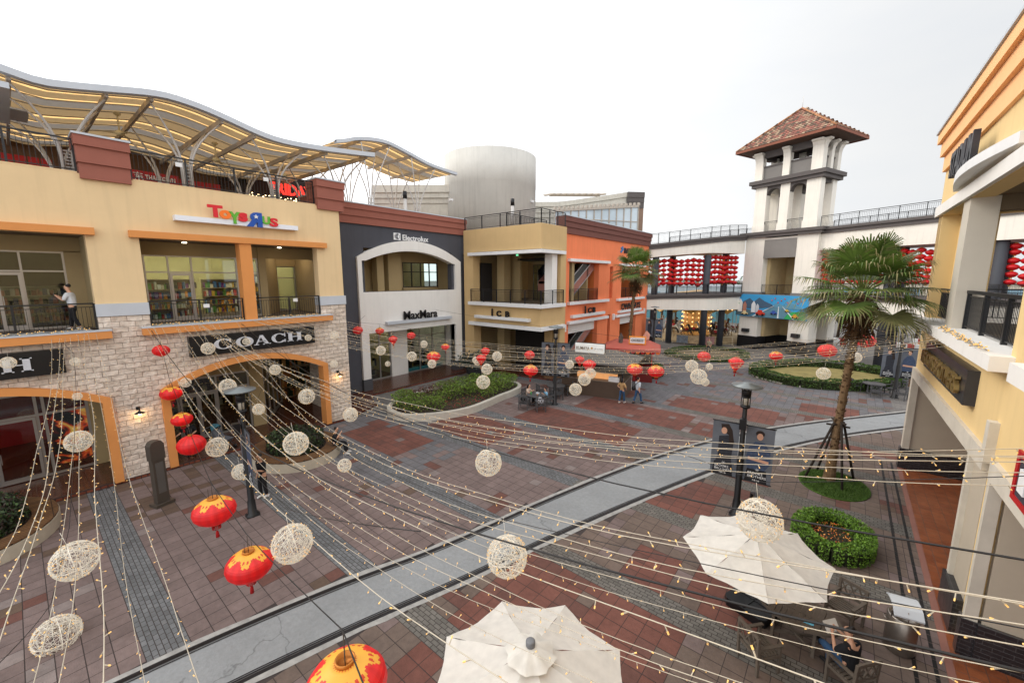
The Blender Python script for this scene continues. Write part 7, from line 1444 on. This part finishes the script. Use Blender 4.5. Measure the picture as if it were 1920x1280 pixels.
# grey-roofed kiosk
s = thing('kiosk', 'brown food kiosk with a grey pyramid roof and white lit board KUMAYA', 'kiosk', (-13.6, 26.3, 0), R(12))
m = MB(); m.box(-2.2, 2.2, -1.4, 1.4, 0, 1.15); m.build('counter', mat('kiosk_brown', rgb(84, 68, 56), .6), s); m = MB(); m.box(-2.25, 2.25, -1.45, 1.45, 1.15, 1.22); m.build('counter_top', mat('kiosk_top', rgb(120, 106, 92), .4), s)
m = MB(); m.box(-2.1, 2.1, 1.2, 1.35, 1.22, 2.75); m.box(-2.15, -2.0, -1.3, 1.3, 1.22, 2.75); m.build('back_wall', DARK, s)
for x, y in ((-2.1, -1.3), (2.1, -1.3), (2.1, 1.3)): m = MB(); m.bar((x, y, 1.2), (x, y, 2.8), .1); m.build('post', BLACK, s)
m = MB(); A_ = [(-2.9, -2.0, 2.5), (2.9, -2.0, 2.5), (2.9, 2.0, 2.5), (-2.9, 2.0, 2.5)]; B2 = [(-1.2, -.5, 3.05), (1.2, -.5, 3.05), (1.2, .6, 3.05), (-1.2, .6, 3.05)]; m.add(A_+B2+[(a, b, 2.4) for a, b, c in A_], [(0, 1, 5, 4), (1, 2, 6, 5), (2, 3, 7, 6), (3, 0, 4, 7), (4, 5, 6, 7), (8, 9, 1, 0), (9, 10, 2, 1), (10, 11, 3, 2), (11, 8, 0, 3), (11, 10, 9, 8)]); m.build('roof', mat('grey_shingles', rgb(96, 92, 88), .9, var=.15, vscale=6), s)
m = MB(); m.box(-1.45, .65, -.75, -.6, 2.95, 3.6); b = m.build('sign_board', mat('white_lightbox', rgb(236, 236, 232), .4, emit=(1, 1, .96, 1), estr=.15), s); m = MB(); m.box(-1.5, .7, -.6, -.5, 2.9, 3.65); m.build('sign_frame', BRZ, s)
o = text('lettering', 'KUMAYA', mat('brown_letters', rgb(120, 96, 70), .5), '-y', (-1.35, -.77, 3.15), .95, .24, None, ext=.01, off=.01); o.parent = s; o = text('small_lettering', 'JP CAFE', mat('grey_letters', rgb(150, 150, 146), .5), '-y', (-.05, -.77, 3.2), .6, .12, None, ext=.01); o.parent = s
m = MB(); m.prism([(-.22+.07*math.cos(k), 3.3+.09*math.sin(k)) for k in range(6)], -.79, -.77, 'y'); m.build('emblem', mat('ochre_mark', rgb(220, 160, 70), .5), s)
m = MB(); m.box(-1.2, 1.6, -.9, -.5, 1.22, 1.55); m.build('food_case', mat('lit_food', rgb(200, 120, 60), .5, emit=(1, .5, .2, 1), estr=.5, var=.5, vscale=8), s); m = MB(); m.box(1.2, 1.9, -1.44, -1.2, 1.22, 1.55); m.build('paper_stand', WHITE, s)
m = MB(); m.box(-1.0, 1.4, .1, .3, 2.3, 2.42); m.build('heat_lamps', mat('heat_lamp', rgb(240, 130, 50), .5, emit=(1, .35, .08, 1), estr=.8, var=.6, vscale=5), s)
s = thing('bar_stool', 'tall white bar stool right of the brown kiosk counter', 'stool', (-11.9, 27.9, .012)); m = MB()
m.box(-.2, .2, -.2, .2, .72, .76); m.build('seat', WHITE, s); m = MB(); m.box(-.2, .2, .17, .2, .95, 1.15); m.bar((-.17, .18, .75), (-.17, .18, 1.1), .03); m.bar((.17, .18, .75), (.17, .18, 1.1), .03); m.build('backrest', WHITE, s)
for a, b in ((-1, -1), (1, -1), (1, 1), (-1, 1)): m = MB(); m.bar((a*.2, b*.2, 0), (a*.17, b*.17, .72), .03); m.build('leg', WHITE, s)
# red snack kiosk with scalloped awning
s = thing('snack_kiosk', 'red fairground snack kiosk with terracotta awning and scalloped edge', 'kiosk', (-13.3, 31.6, 0), R(20))
m = MB(); m.box(-1.7, 1.7, -1.0, 1.0, 0, 1.1); m.build('counter', mat('kiosk_red', rgb(112, 30, 28), .6), s); m = MB(); m.box(-1.6, 1.6, .8, 1.0, 1.1, 2.6); m.box(-1.6, -.5, -.6, .8, 1.1, 2.5); m.build('dark_interior', DARK, s)
for x, y in ((-1.6, -.9), (1.6, -.9), (1.6, .9)): m = MB(); m.bar((x, y, 1.1), (x, y, 2.7), .08); m.build('post', REDP, s)
m = MB(); A_ = [(-2.2, -1.7, 2.7), (2.2, -1.7, 2.7), (2.2, 1.5, 2.7), (-2.2, 1.5, 2.7)]; B2 = [(-1.3, -.3, 3.15), (1.3, -.3, 3.15), (1.3, .8, 3.15), (-1.3, .8, 3.15)]; m.add(A_+B2, [(0, 1, 5, 4), (1, 2, 6, 5), (2, 3, 7, 6), (3, 0, 4, 7), (4, 5, 6, 7), (3, 2, 1, 0)]); m.build('awning', mat('terracotta_canvas', rgb(178, 92, 78), .8), s)
m = MB(); m2 = MB(); m3 = MB()
for i in range(4):
    a, b = Vector(A_[i]), Vector(A_[(i+1) % 4]); L = (b-a).length; n = int(L/.36); m3.bar(a+Vector((0, 0, -.05)), b+Vector((0, 0, -.05)), .04, .14)
    for k in range(n): p = a.lerp(b, (k+.5)/n); d = (b-a).normalized(); q = [(p+d*(.17*math.cos(t))+Vector((0, 0, -.12-.2*math.sin(t)))) for t in (0, .6, 1.2, 1.9, 2.5, 3.14)]; (m if k % 2 else m2).add(q, [tuple(range(6))])
m3.build('lettered_band', mat('band_white', rgb(170, 60, 54), .6, var=.6, vscale=9), s); m.build('scallops_orange', mat('orange_canvas', rgb(226, 110, 50), .8), s); m2.build('scallops_red', REDP, s)
m = MB(); m.box(-.2, 1.1, -.9, -.8, 3.0, 3.65); m.build('sign_frame', mat('orange_frame', rgb(236, 150, 60), .5), s); m = MB(); m.box(-.1, 1.0, -.93, -.9, 3.1, 3.55); m.build('sign_board', WHITE, s); o = text('lettering', 'SNACKS' if 0 else 'CHURROS', BL, '-y', (0, -.95, 3.24), .9, .18, None, ext=.01, off=.01); o.parent = s
m = MB(); m.prism([(-1.0, 3.0), (-.7, 3.0), (-.65, 3.5), (-.85, 3.9), (-1.02, 3.5)], -.7, -.6, 'y'); m.build('cutout', mat('cutout_print', rgb(90, 80, 74), .7, var=.6, vscale=8), s); m = MB(); m.prism([(.8, 3.2), (1.3, 3.2), (1.35, 3.7), (1.1, 4.0), (.85, 3.6)], .3, .36, 'y'); m.build('cutout', mat('cutout_pink', rgb(206, 150, 130), .7, var=.4, vscale=8), s)
s = thing('brown_cabinet', 'brown service cabinet beside the lamp post near the yellow building', 'cabinet', (4.4, 39.5, 0)); m = MB(); m.box(-.5, .5, -.4, .4, .1, 1.9); m.build('body', mat('cabinet_brown', rgb(104, 76, 54), .7), s); m = MB(); m.box(-.52, .52, -.43, -.4, .95, 1.0); m.box(-.45, .45, -.35, .35, 0, .1); m.build('trim', BLK2, s)
# carousel behind the bridge
CX, CY, CR = -16.2, 60.5, 6.3
s = thing('carousel', 'large golden-lit carousel with horses behind the footbridge', 'carousel', (CX, CY, 0))
m = MB(); m.lathe([(CR+.3, 0), (CR+.3, .25), (CR, .3), (CR, .5), (0, .5)], n=48); m.build('platform', mat('carousel_floor', rgb(176, 150, 110), .6), s)
GLD = mat('carousel_gold', rgb(200, 158, 88), .4, .3, var=.35, vscale=3); GLOW = mat('carousel_bulbs', (1, 1, 1, 1), emit=(1, .6, .2, 1), estr=2)
m = MB(); m.lathe([(CR+.5, 4.2), (CR+.55, 4.9), (CR+.2, 5.0), (3, 6.2), (0, 6.6)], n=48); m.lathe([(CR+.5, 4.2), (2, 4.35), (1.6, 4.2)], n=48); m.build('canopy', GLD, s)
m = MB(); m.lathe([(1.8, .5), (1.7, 2.5), (1.9, 4.3)], n=16); m.build('centre_drum', mat('mirror_drum', rgb(170, 110, 50), .25, .5, var=.5, vscale=2, emit=(1, .5, .15, 1), estr=.25), s)
m = MB()
for k in range(72): a = k*math.pi/36; m.box(CX*0+(CR+.56)*math.cos(a)-.05, (CR+.56)*math.cos(a)+.05, (CR+.56)*math.sin(a)-.05, (CR+.56)*math.sin(a)+.05, 4.25, 4.38)
for k in range(16): 
    a = k*math.pi/8
    for z in (1, 1.6, 2.2, 2.8, 3.4, 4): m.box(1.9*math.cos(a)-.06, 1.9*math.cos(a)+.06, 1.9*math.sin(a)-.06, 1.9*math.sin(a)+.06, z, z+.12)
m.build('bulbs', GLOW, s, kind='stuff')
def horse_mesh():
    m = MB(); m.tube([(-.62, 0, 1.0), (-.45, 0, 1.08), (-.1, 0, 1.05), (.3, 0, 1.08), (.5, 0, 1.15)], [.14, .22, .21, .22, .16], 8); m.tube([(.42, 0, 1.12), (.62, 0, 1.4), (.74, 0, 1.62)], [.17, .11, .09], 7); m.tube([(.68, 0, 1.68), (.88, 0, 1.58), (1.02, 0, 1.44)], [.09, .09, .055], 7)
    for x, sg, bx in ((.42, 1, .3), (.36, -1, .05), (-.5, 1, -.25), (-.52, -1, -.1)): m.tube([(x, sg*.12, .98), (x+bx, sg*.13, .68), (x+bx-.12, sg*.13, .38)], [.09, .055, .04], 6)
    m.tube([(-.64, 0, 1.1), (-.86, 0, .95), (-.92, 0, .6)], [.06, .07, .02], 6); m.tube([(.5, 0, 1.42), (.6, 0, 1.66), (.7, 0, 1.78)], [.06, .07, .03], 5); return m
hm = [horse_mesh().build('horse', mat('horse_'+n_, c_, .4, var=.3, vscale=5), s) for n_, c_ in (('white', rgb(214, 204, 188)), ('brown', rgb(96, 62, 40)), ('black', rgb(44, 38, 36)))]; first = [True]*3
pm_ = MB(); pm_.tube([(0, 0, -.5), (0, 0, 3.4)], .03, 6); sd_m = MB(); sd_m.tube([(-.15, 0, 1.12), (.18, 0, 1.16)], [.23, .23], 8); po = None
for k in range(26):
    a = k*2*math.pi/26+.1; r = CR-1.0-(k % 2)*1.4; i = (k*7) % 3; o = hm[i] if first[i] else hm[i].copy(); 
    if not first[i]: COL.objects.link(o); o.parent = s
    first[i] = False; o.location = (r*math.cos(a), r*math.sin(a), .55+.35*math.sin(k*2.2)); o.rotation_euler = (0, 0, a-math.pi/2)
    if po is None: po = pm_.build('pole', GLD, s); sq = sd_m.build('saddle', REDP, s); p1, p2 = po, sq
    else: p1 = po.copy(); COL.objects.link(p1); p2 = sq.copy(); COL.objects.link(p2)
    p1.parent = s; p2.parent = s; p1.location = (r*math.cos(a), r*math.sin(a), .9); p2.location = o.location; p2.rotation_euler = o.rotation_euler
m = MB()
for k in range(20):
    a0 = k*math.pi/10; q = [(r_*math.cos(a0+d_), r_*math.sin(a0+d_), z_) for d_, r_, z_ in ((0, CR+.5, 4.25), (math.pi/20, CR+.5, 3.75), (math.pi/10, CR+.5, 4.25))]; m.add(q, [(0, 1, 2)])
m.build('scalloped_valance', GLD, s)
s = thing('carousel_fence', 'cream metal fence with three picture boards in front of the carousel', 'fence', (CX, CY-7.6, 0))
m = MB(); FR = 7.7; c0 = Vector((CX, CY, 0))
for k in range(120):
    a = R(-168)+R(156)*k/119; p = c0+Vector((FR*math.cos(a), FR*math.sin(a), 0)); a2 = R(-168)+R(156)*(k+1)/119; q = c0+Vector((FR*math.cos(a2), FR*math.sin(a2), 0))
    m.bar(p+Vector((0, 0, .15)), p+Vector((0, 0, 1.05)), .02) if k % 8 else m.bar(p, p+Vector((0, 0, 1.2)), .06)
    if k < 119: m.bar(p+Vector((0, 0, 1.08)), q+Vector((0, 0, 1.08)), .04); m.bar(p+Vector((0, 0, .15)), q+Vector((0, 0, .15)), .03)
ST(m.build('railing', mat('cream_metal_fence', rgb(206, 190, 160), .5)), s)
for k, (a, c_) in enumerate(((R(-86), (110, 116, 124)), (R(-75), (176, 150, 116)), (R(-64), (150, 110, 106)))):
    p = c0+Vector(((FR+.08)*math.cos(a), (FR+.08)*math.sin(a), 0)); t = Vector((-math.sin(a), math.cos(a), 0)); m = MB(); m.bar(p-t*.68+Vector((0, 0, .62)), p+t*.68+Vector((0, 0, .62)), .03, .95); ST(m.build('picture_board', mat('fence_print%d' % k, rgb(*c_), .6, var=.55, vscale=3)), s)
# ------------ background beyond the bridge
def blk(name, lab, cat, x0, x1, y0, y1, z1, mt, win=None):
    s = thing(name, lab, cat, ((x0+x1)/2, y0, 0)); m = MB(); m.box(x0, x1, y0, y1, 0, z1); ST(m.build('wall', mt), s)
    m = MB(); m.box(x0-.2, x1+.2, y0-.2, y1+.2, z1, z1+.4); ST(m.build('roof', GREYCAP), s)
    if win:
        for k in range(win): w_ = (x1-x0)/win; m = MB(); m.box(x0+w_*(k+.2), x0+w_*(k+.8), y0-.06, y0-.01, z1*.35, z1*.75); ST(m.build('window', mat('far_window', rgb(110, 140, 156), .2, spec=.7)), s)
blk('far_hall', 'low pale hall with blue glazing far beyond the carousel', 'building', -58, -14, 112, 125, 6.0, mat('far_pale_wall', rgb(170, 180, 184), .8), 14)
blk('far_hall', 'low turquoise hoarding far beyond the left part of the bridge', 'building', -34, -8, 84, 86, 4.4, mat('turquoise_hoarding', rgb(84, 134, 146), .8), None)
blk('far_hall', 'long low beige building far away right of the gate tower', 'building', -2, 46, 140, 152, 7.5, mat('far_beige_wall', rgb(196, 186, 168), .8), 12)
rr = random.Random(5)
for k in range(7):
    x0 = -70+k*24+rr.uniform(-4, 4); pts = [(x0+rr.gauss(0, 6), 160+rr.gauss(0, 2), abs(rr.gauss(4, 2))) for _ in range(1300)]; s = thing('tree_clump', ['far tree clump', ][0]+' '+ORD[k]+' from the left on the horizon beyond the bridge', 'trees', (x0, 160, 0), group='tree clumps on the horizon'); ST(leafmesh('crown', pts, .9, GP, None), s); m = MB(); m.tube([(x0, 160, 0), (x0, 160, 5)], .4, 6); ST(m.build('trunk', MATS['tree_bark']), s)
for i, (px, py) in enumerate(((1560, 636), (1585, 640), (1640, 640), (1680, 646), (1712, 650), (1728, 638))):
    p = G(px, py+8); s = thing('road_barrier', ORD[i]+' from the left of the red and white road barriers seen under the bridge', 'barrier', p, R(20*(i % 3)-10), group='red and white barriers under the bridge')
    for q in range(4): m = MB(); m.box(-1.2+.6*q, -.6+.6*q, -.2, .2, .1 if q % 2 else .05, .75); m.build('section', REDP if q % 2 else WHITE, s)
s = thing('blue_cabinet', 'dark blue cabinet with white notice seen through the gate tower', 'cabinet', G(1460, 632), R(-20)); m = MB(); m.box(-.6, .6, -.3, .3, 0, 2.0); m.build('body', mat('navy_paint', rgb(30, 66, 104), .5), s); m = MB(); m.box(-.25, .4, -.33, -.3, 1.0, 1.8); m.build('notice', WHITE, s)
def pram(lab, p, rz, c):
    s = thing('pushchair', lab, 'pushchair', p, rz); m = MB(); m.prism([(-.25, .45), (.3, .4), (.4, .55), (-.1, .62), (-.35, 1.0), (-.42, .95)], -.2, .2, 'x'); m.build('seat', c, s)
    m = MB(); vs = [(.22*math.cos(b)*1.0, -.35+.32*math.cos(a)*math.sin(b)*1.0-.0, .95+.3*math.sin(a)*math.sin(b)) for b in [math.pi*j/6 for j in range(7)] for a in [math.pi*.25+i*.35 for i in range(5)]]; m.add(vs, [(j*5+i, j*5+i+1, j*5+i+6, j*5+i+5) for j in range(6) for i in range(4)], 0, True); m.build('hood', mat('teal_hood', rgb(60, 110, 124), .8), s)
    m = MB(); 
    for x in (-.24, .24): m.tube([(x, -.7, 1.05), (x, -.4, .75), (x, .35, .15)], .013, 5); m.tube([(x, .0, .5), (x, -.4, .15)], .013, 5)
    m.tube([(-.24, -.7, 1.05), (.24, -.7, 1.05)], .018, 6); m.build('frame', GMET, s)
    for x in (-.24, .24):
        for y in (-.4, .38): m = MB(); m.tube([(x-.02, y, .1), (x+.02, y, .1)], .10, 12); m.build('wheel', BLK2, s)
    return s
pram('grey pushchair with a teal hood in the middle arch doorway', (-22.35, 5.55, .13), R(-60), mat('pram_grey', rgb(90, 92, 98), .8)); pram('black pushchair seen far away through the gate tower', G(1481, 631), R(40), BLK2)
# ------------ people
SK = mat('skin', rgb(206, 158, 130), .55, var=.05); HAIR = mat('black_hair', rgb(26, 22, 22), .5, var=.1)
def skin_mesh(name, pts, edges, mt, parent, sub=2, root=0):
    me = bpy.data.meshes.new(name); me.from_pydata([p[:3] for p in pts], edges, []); o = bpy.data.objects.new(name, me); COL.objects.link(o)
    sm_ = o.modifiers.new('s', 'SKIN'); sm_.use_smooth_shade = True; sm_.branch_smoothing = .4; su = o.modifiers.new('u', 'SUBSURF'); su.levels = sub; su.render_levels = sub
    for i, v in enumerate(me.skin_vertices[0].data):
        r = pts[i][3]; v.radius = (r, r) if not isinstance(r, tuple) else r
        v.use_root = (i == root)
    dg = bpy.context.evaluated_depsgraph_get(); m2 = bpy.data.meshes.new_from_object(o.evaluated_get(dg)); bpy.data.objects.remove(o); bpy.data.meshes.remove(me)
    m2.name = name; m2.materials.clear(); m2.materials.append(mt); q = bpy.data.objects.new(name, m2); COL.objects.link(q); q.parent = parent; return q
def person(lab, loc, rz, J, top_, bot_, shoe, hair='short', h=1.0, sleeve=.5, extra=None):
    """J: joints facing +y. keys pel, chest, neck, head, sh/el/wr + l/r, hip/kn/an + l/r, face direction fd"""
    s = thing('person', lab, 'person', loc, rz); V = {k: Vector(v) for k, v in J.items()}; fd = V.get('fd', Vector((0, 1, 0))).normalized()
    hd = V['head']; pts = []; E_ = []; ix = {}
    def add(k, p, r, link=None):
        pts.append((*p, r)); ix[k] = len(pts)-1
        if link is not None: E_.append((ix[link], ix[k]))
    add('pel', V['pel'], .115); add('waist', V['pel'].lerp(V['chest'], .5), .105, 'pel'); add('chest', V['chest'], .125, 'waist'); add('neck', V['neck'], .052, 'chest'); up = (hd-V['neck']).normalized()
    add('jaw', hd-up*.05+fd*.02, .070, 'neck'); add('mid', hd+up*.02, .088, 'jaw'); add('crown', hd+up*.085-fd*.01, .07, 'mid')
    for sd in 'lr':
        add('sh'+sd, V['sh'+sd], .056, 'chest'); add('el'+sd, V['el'+sd], .040, 'sh'+sd); add('wr'+sd, V['wr'+sd], .026, 'el'+sd)
        d = (V['wr'+sd]-V['el'+sd]).normalized(); hp = V['wr'+sd]+d*.07; add('pa'+sd, hp, .030, 'wr'+sd); side = d.cross(Vector((0, 0, 1)) if abs(d.z) < .9 else fd).normalized(); cu = side.cross(d)
        add('th'+sd, V['wr'+sd]+d*.06+side*.045+cu*.01, .011, 'pa'+sd)
        for q, L in ((-1.5, .055), (-.5, .065), (.5, .062), (1.5, .05)): add('f%s%s' % (q, sd), hp+d*L+side*q*.014+cu*.02, .0085, 'pa'+sd)
        add('hip'+sd, V['hip'+sd], .095, 'pel'); add('kn'+sd, V['kn'+sd], .060, 'hip'+sd); add('an'+sd, V['an'+sd], .038, 'kn'+sd)
    b = skin_mesh('body', pts, E_, SK, s)
    m = MB(); n_ = fd.cross(up).normalized(); m.add([hd+fd*.085+up*.0+n_*.014, hd+fd*.085-n_*.014, hd+fd*.112-up*.02, hd+fd*.085+up*.04], [(0, 1, 2), (0, 2, 3), (1, 3, 2)]); m.build('nose', SK, s)
    m = MB(); 
    for q in (-1, 1): c = hd+fd*.083+up*.025+n_*q*.03; m.box(c.x-.009, c.x+.009, c.y-.009, c.y+.009, c.z-.006, c.z+.006)
    c = hd+fd*.080-up*.05; m.box(c.x-.018, c.x+.018, c.y-.008, c.y+.008, c.z-.004, c.z+.004); m.build('face_features', HAIR, s)
    # clothes: slightly larger skins over the same joints
    p2 = [(*V['pel'].lerp(V['chest'], -.12), .150), (*V['pel'].lerp(V['chest'], .45), .150), (*V['chest'], .170), (*V['neck'].lerp(V['chest'], .30), .098)]; e2 = [(0, 1), (1, 2), (2, 3)]
    for sd in 'lr':
        k = len(p2); p2.append((*V['sh'+sd], .082)); e2.append((2, k)); p2.append((*V['sh'+sd].lerp(V['el'+sd], min(1, sleeve*2)), .066)); e2.append((k, k+1))
        if sleeve > .5: p2.append((*V['el'+sd].lerp(V['wr'+sd], (sleeve-.5)*1.9), .045)); e2.append((k+1, k+2))
    skin_mesh('shirt', p2, e2, top_, s, root=1)
    p3 = [(*(V['pel']+(V['chest']-V['pel']).normalized()*.04), .122), (*V['pel'], .125)]; e3 = [(0, 1)]
    for sd in 'lr':
        k = len(p3); p3 += [(*V['hip'+sd], .108), (*V['hip'+sd].lerp(V['kn'+sd], .5), .092), (*V['kn'+sd], .074), (*V['kn'+sd].lerp(V['an'+sd], .92), .062)]; e3 += [(1, k), (k, k+1), (k+1, k+2), (k+2, k+3)]
    skin_mesh('trousers', p3, e3, bot_, s, root=1)
    for sd in 'lr':
        f = V.get('toe'+sd, V['an'+sd]+Vector((0, .2, -.05))); a = V['an'+sd]; skin_mesh('shoe', [(*(a+Vector((0, 0, -.02))), .048), (*(a+(a-f).normalized()*.03+Vector((0, 0, -.045))), .045), (*a.lerp(f, .55), .046), (*f, .036)], [(0, 1), (0, 2), (2, 3)], shoe, s)
    if hair == 'short': skin_mesh('hair', [(*(hd+up*.10-fd*.015), .098), (*(hd+up*.04-fd*.055), .092), (*(hd-up*.03-fd*.06), .068)], [(0, 1), (1, 2)], HAIR, s)
    else: skin_mesh('hair', [(*(hd+up*.10-fd*.02), .095), (*(hd+up*.03-fd*.06), .100), (*(hd-up*.10-fd*.07), .100), (*(hd-up*.22-fd*.07), .075)], [(0, 1), (1, 2), (2, 3)], HAIR, s)
    if h != 1: s.scale = (h, h, h)
    if extra: extra(s, V)
    return s
def stand(step=.0, arms=None, lean=0, look=(0, 1, -.05)):
    J = dict(pel=(0, 0, .95), chest=(0, lean*.5, 1.30), neck=(0, lean*.9, 1.49), head=(0, lean*1.1+.02, 1.63), fd=look, shl=(-.17, lean*.7, 1.40), shr=(.17, lean*.7, 1.40), ell=(-.22, -.02+step*.3, 1.12), elr=(.22, -.02-step*.3, 1.12), wrl=(-.23, .08+step*.6, .88), wrr=(.23, .08-step*.6, .88),
             hipl=(-.09, 0, .90), hipr=(.09, 0, .90), knl=(-.10, .05-step*.5, .50), knr=(.10, .05+step*.5, .50), anl=(-.10, -step-.0, .085+abs(step)*.15*(step > 0)), anr=(.10, step, .085))
    J['toel'] = (-.11, J['anl'][1]+.17, .035+abs(step)*.05); J['toer'] = (.11, J['anr'][1]+.18, .035)
    J.update(arms or {}); return J
def sit(h=.46, arms=None, look=(0, 1, -.3), lean=.05, cross=False):
    J = dict(pel=(0, 0, h+.10), chest=(0, lean, h+.46), neck=(0, lean+.04, h+.64), head=(0, lean+.08, h+.78), fd=look, shl=(-.17, lean, h+.56), shr=(.17, lean, h+.56), ell=(-.24, .1, h+.32), elr=(.24, .1, h+.32), wrl=(-.12, .32, h+.30), wrr=(.12, .32, h+.30),
             hipl=(-.09, .04, h+.08), hipr=(.09, .04, h+.08), knl=(-.12, .46, h+.07), knr=(.12, .46, h+.07), anl=(-.12, .52, .085), anr=(.12, .50, .085), toel=(-.13, .70, .04), toer=(.13, .68, .04)); J.update(arms or {}); return J
def fabc(n, c, v=.1): return mat('cloth_'+n, rgb(*c), .9, var=v, vscale=5)
TW_, TB_, TK, TD = fabc('white', (206, 208, 212)), fabc('tan', (178, 142, 98)), fabc('black', (28, 28, 32)), fabc('denim', (52, 84, 120), .25)
SHW, SHB = mat('white_shoe', rgb(216, 214, 210), .6), mat('black_shoe', rgb(30, 30, 32), .5)
def ph(pos): 
    def f(s, V): m = MB(); m.box(-.035, .035, -.006, .006, -.075, .075, M=Matrix.Translation(pos) @ Matrix.Rotation(-.5, 4, 'X')); m.build('phone', mat('phone', rgb(60, 64, 70), .2, spec=.8), s)
    return f
person('man in white T-shirt and black trousers reading his phone on the left balcony', (-22.75, 1.4, 6.22), R(150), stand(.18, dict(ell=(-.2, .14, 1.14), wrl=(-.07, .36, 1.28), elr=(.2, .14, 1.14), wrr=(.07, .36, 1.28)), lean=.05, look=(0, 1, -.4)), TW_, TK, SHW, extra=ph((0, .45, 1.34)))
person('shopkeeper with white shawl collar and black top in the middle arch', (-22.6, 4.35, .13), R(-100), stand(0, dict(ell=(-.26, .05, 1.15), wrl=(-.1, .25, 1.1), elr=(.3, .1, 1.2), wrr=(.45, .3, 1.15)), look=(.2, 1, -.2)), TK, fabc('grey', (120, 116, 112)), SHB, 'long')
person('person in black sitting on the timber planter edge before the middle arch', (-17.95, 8.75, .0), R(-40), sit(.46, dict(wrr=(.05, .3, 1.05), elr=(.24, .16, .86)), look=(0, 1, -.1)), TK, TK, SHW)
person('person all in black standing at the lamp post looking at a phone', (-16.35, 5.15, .012), R(200), stand(.04, dict(ell=(-.22, .1, 1.13), wrl=(-.06, .33, 1.22), wrr=(.25, .02, .86)), lean=.05, look=(0, 1, -.4)), TK, TK, SHW, extra=ph((-.04, .42, 1.28)))
person('woman in tan top and jeans walking away across the square', (-10.95, 24.75, .012), R(-10), stand(.16, dict(ell=(-.3, -.08, 1.15), wrl=(-.08, -.05, 1.05), elr=(.3, 0, 1.12), wrr=(.24, .15, 1.0))), TB_, TD, SHW, 'long', .97)
def sbag(s, V): m = MB(); m.lathe([(.05, -.14), (.13, -.1), (.14, .05), (.08, .12), (0, .13)], c=(-.24, -.12, .98), n=12); m.build('shoulder_bag', BLK2, s); m = MB(); m.tube([(-.24, -.13, 1.05), (-.05, -.15, 1.3), (.12, -.08, 1.47), (.12, .1, 1.42)], .018, 5); m.build('bag_strap', BLK2, s)
person('man in pale grey T-shirt with black shoulder bag walking away', (-10.1, 25.3, .012), R(-25), stand(.24), fabc('pale', (190, 198, 206)), TD, SHB, 'short', 1.03, extra=sbag)
person('woman in beige blouse eating at the round metal table', (-15.78, 20.82, .012), R(-80), sit(.46, dict(wrl=(-.1, .42, .95), wrr=(.1, .42, .95), ell=(-.25, .2, .8), elr=(.25, .2, .8))), fabc('beige', (206, 184, 166)), TK, SHB, 'long', .95)
person('small boy in light blue shirt at the round metal table', (-14.62, 21.35, .08), R(150), sit(.40, dict(wrl=(-.08, .35, .86), wrr=(.08, .35, .86)), look=(0, 1, -.2)), fabc('blue', (130, 180, 210)), fabc('khaki', (150, 128, 100)), SHW, 'short', .82)
person('man in black T-shirt and jeans reading in the slatted armchair, lower right', (.73, 9.74, .012), R(52), sit(.44, dict(knl=(-.13, .44, .66), anl=(.08, .66, .45), toel=(.16, .84, .42), wrl=(-.08, .34, .98), wrr=(.10, .36, .98), ell=(-.25, .12, .80), elr=(.26, .12, .80), hipl=(-.1, .06, .54)), look=(0, 1, -.75), lean=.02), TK, TD, SHB, extra=lambda s, V: MB().box(-.16, .16, -.11, .11, 0, .012, M=Matrix.Translation((0, .44, 1.04)) @ Matrix.Rotation(.9, 4, 'X')).build('book', mat('paper', rgb(220, 218, 212), .7), s))
for px, py, lab, tp, rz in ((1498, 664, 'far walker in blue jacket under the bridge left of the palm', fabc('blue2', (60, 110, 150)), 30), (1510, 664, 'far walker in grey jacket under the bridge left of the palm', fabc('grey2', (130, 124, 118)), 60), (1328, 664, 'tiny figure standing between the two bridge columns', fabc('beige2', (150, 140, 120)), 180), (1213, 690, 'person in red cap and pale shirt beside the red snack kiosk', fabc('pale2', (180, 190, 200)), 120), (1182, 638, 'dark figure standing inside the orange building opening', TK, 200)):
    p = G(px, py); q = person(lab, (p.x, p.y, .01), R(rz), stand(.1), tp, TK, SHB)
    if 'red cap' in lab: m = MB(); m.lathe([(.11, 0), (.115, .05), (.08, .11), (0, .13)], c=(0, .0, 1.68), n=14); m.build('cap', REDP, q)
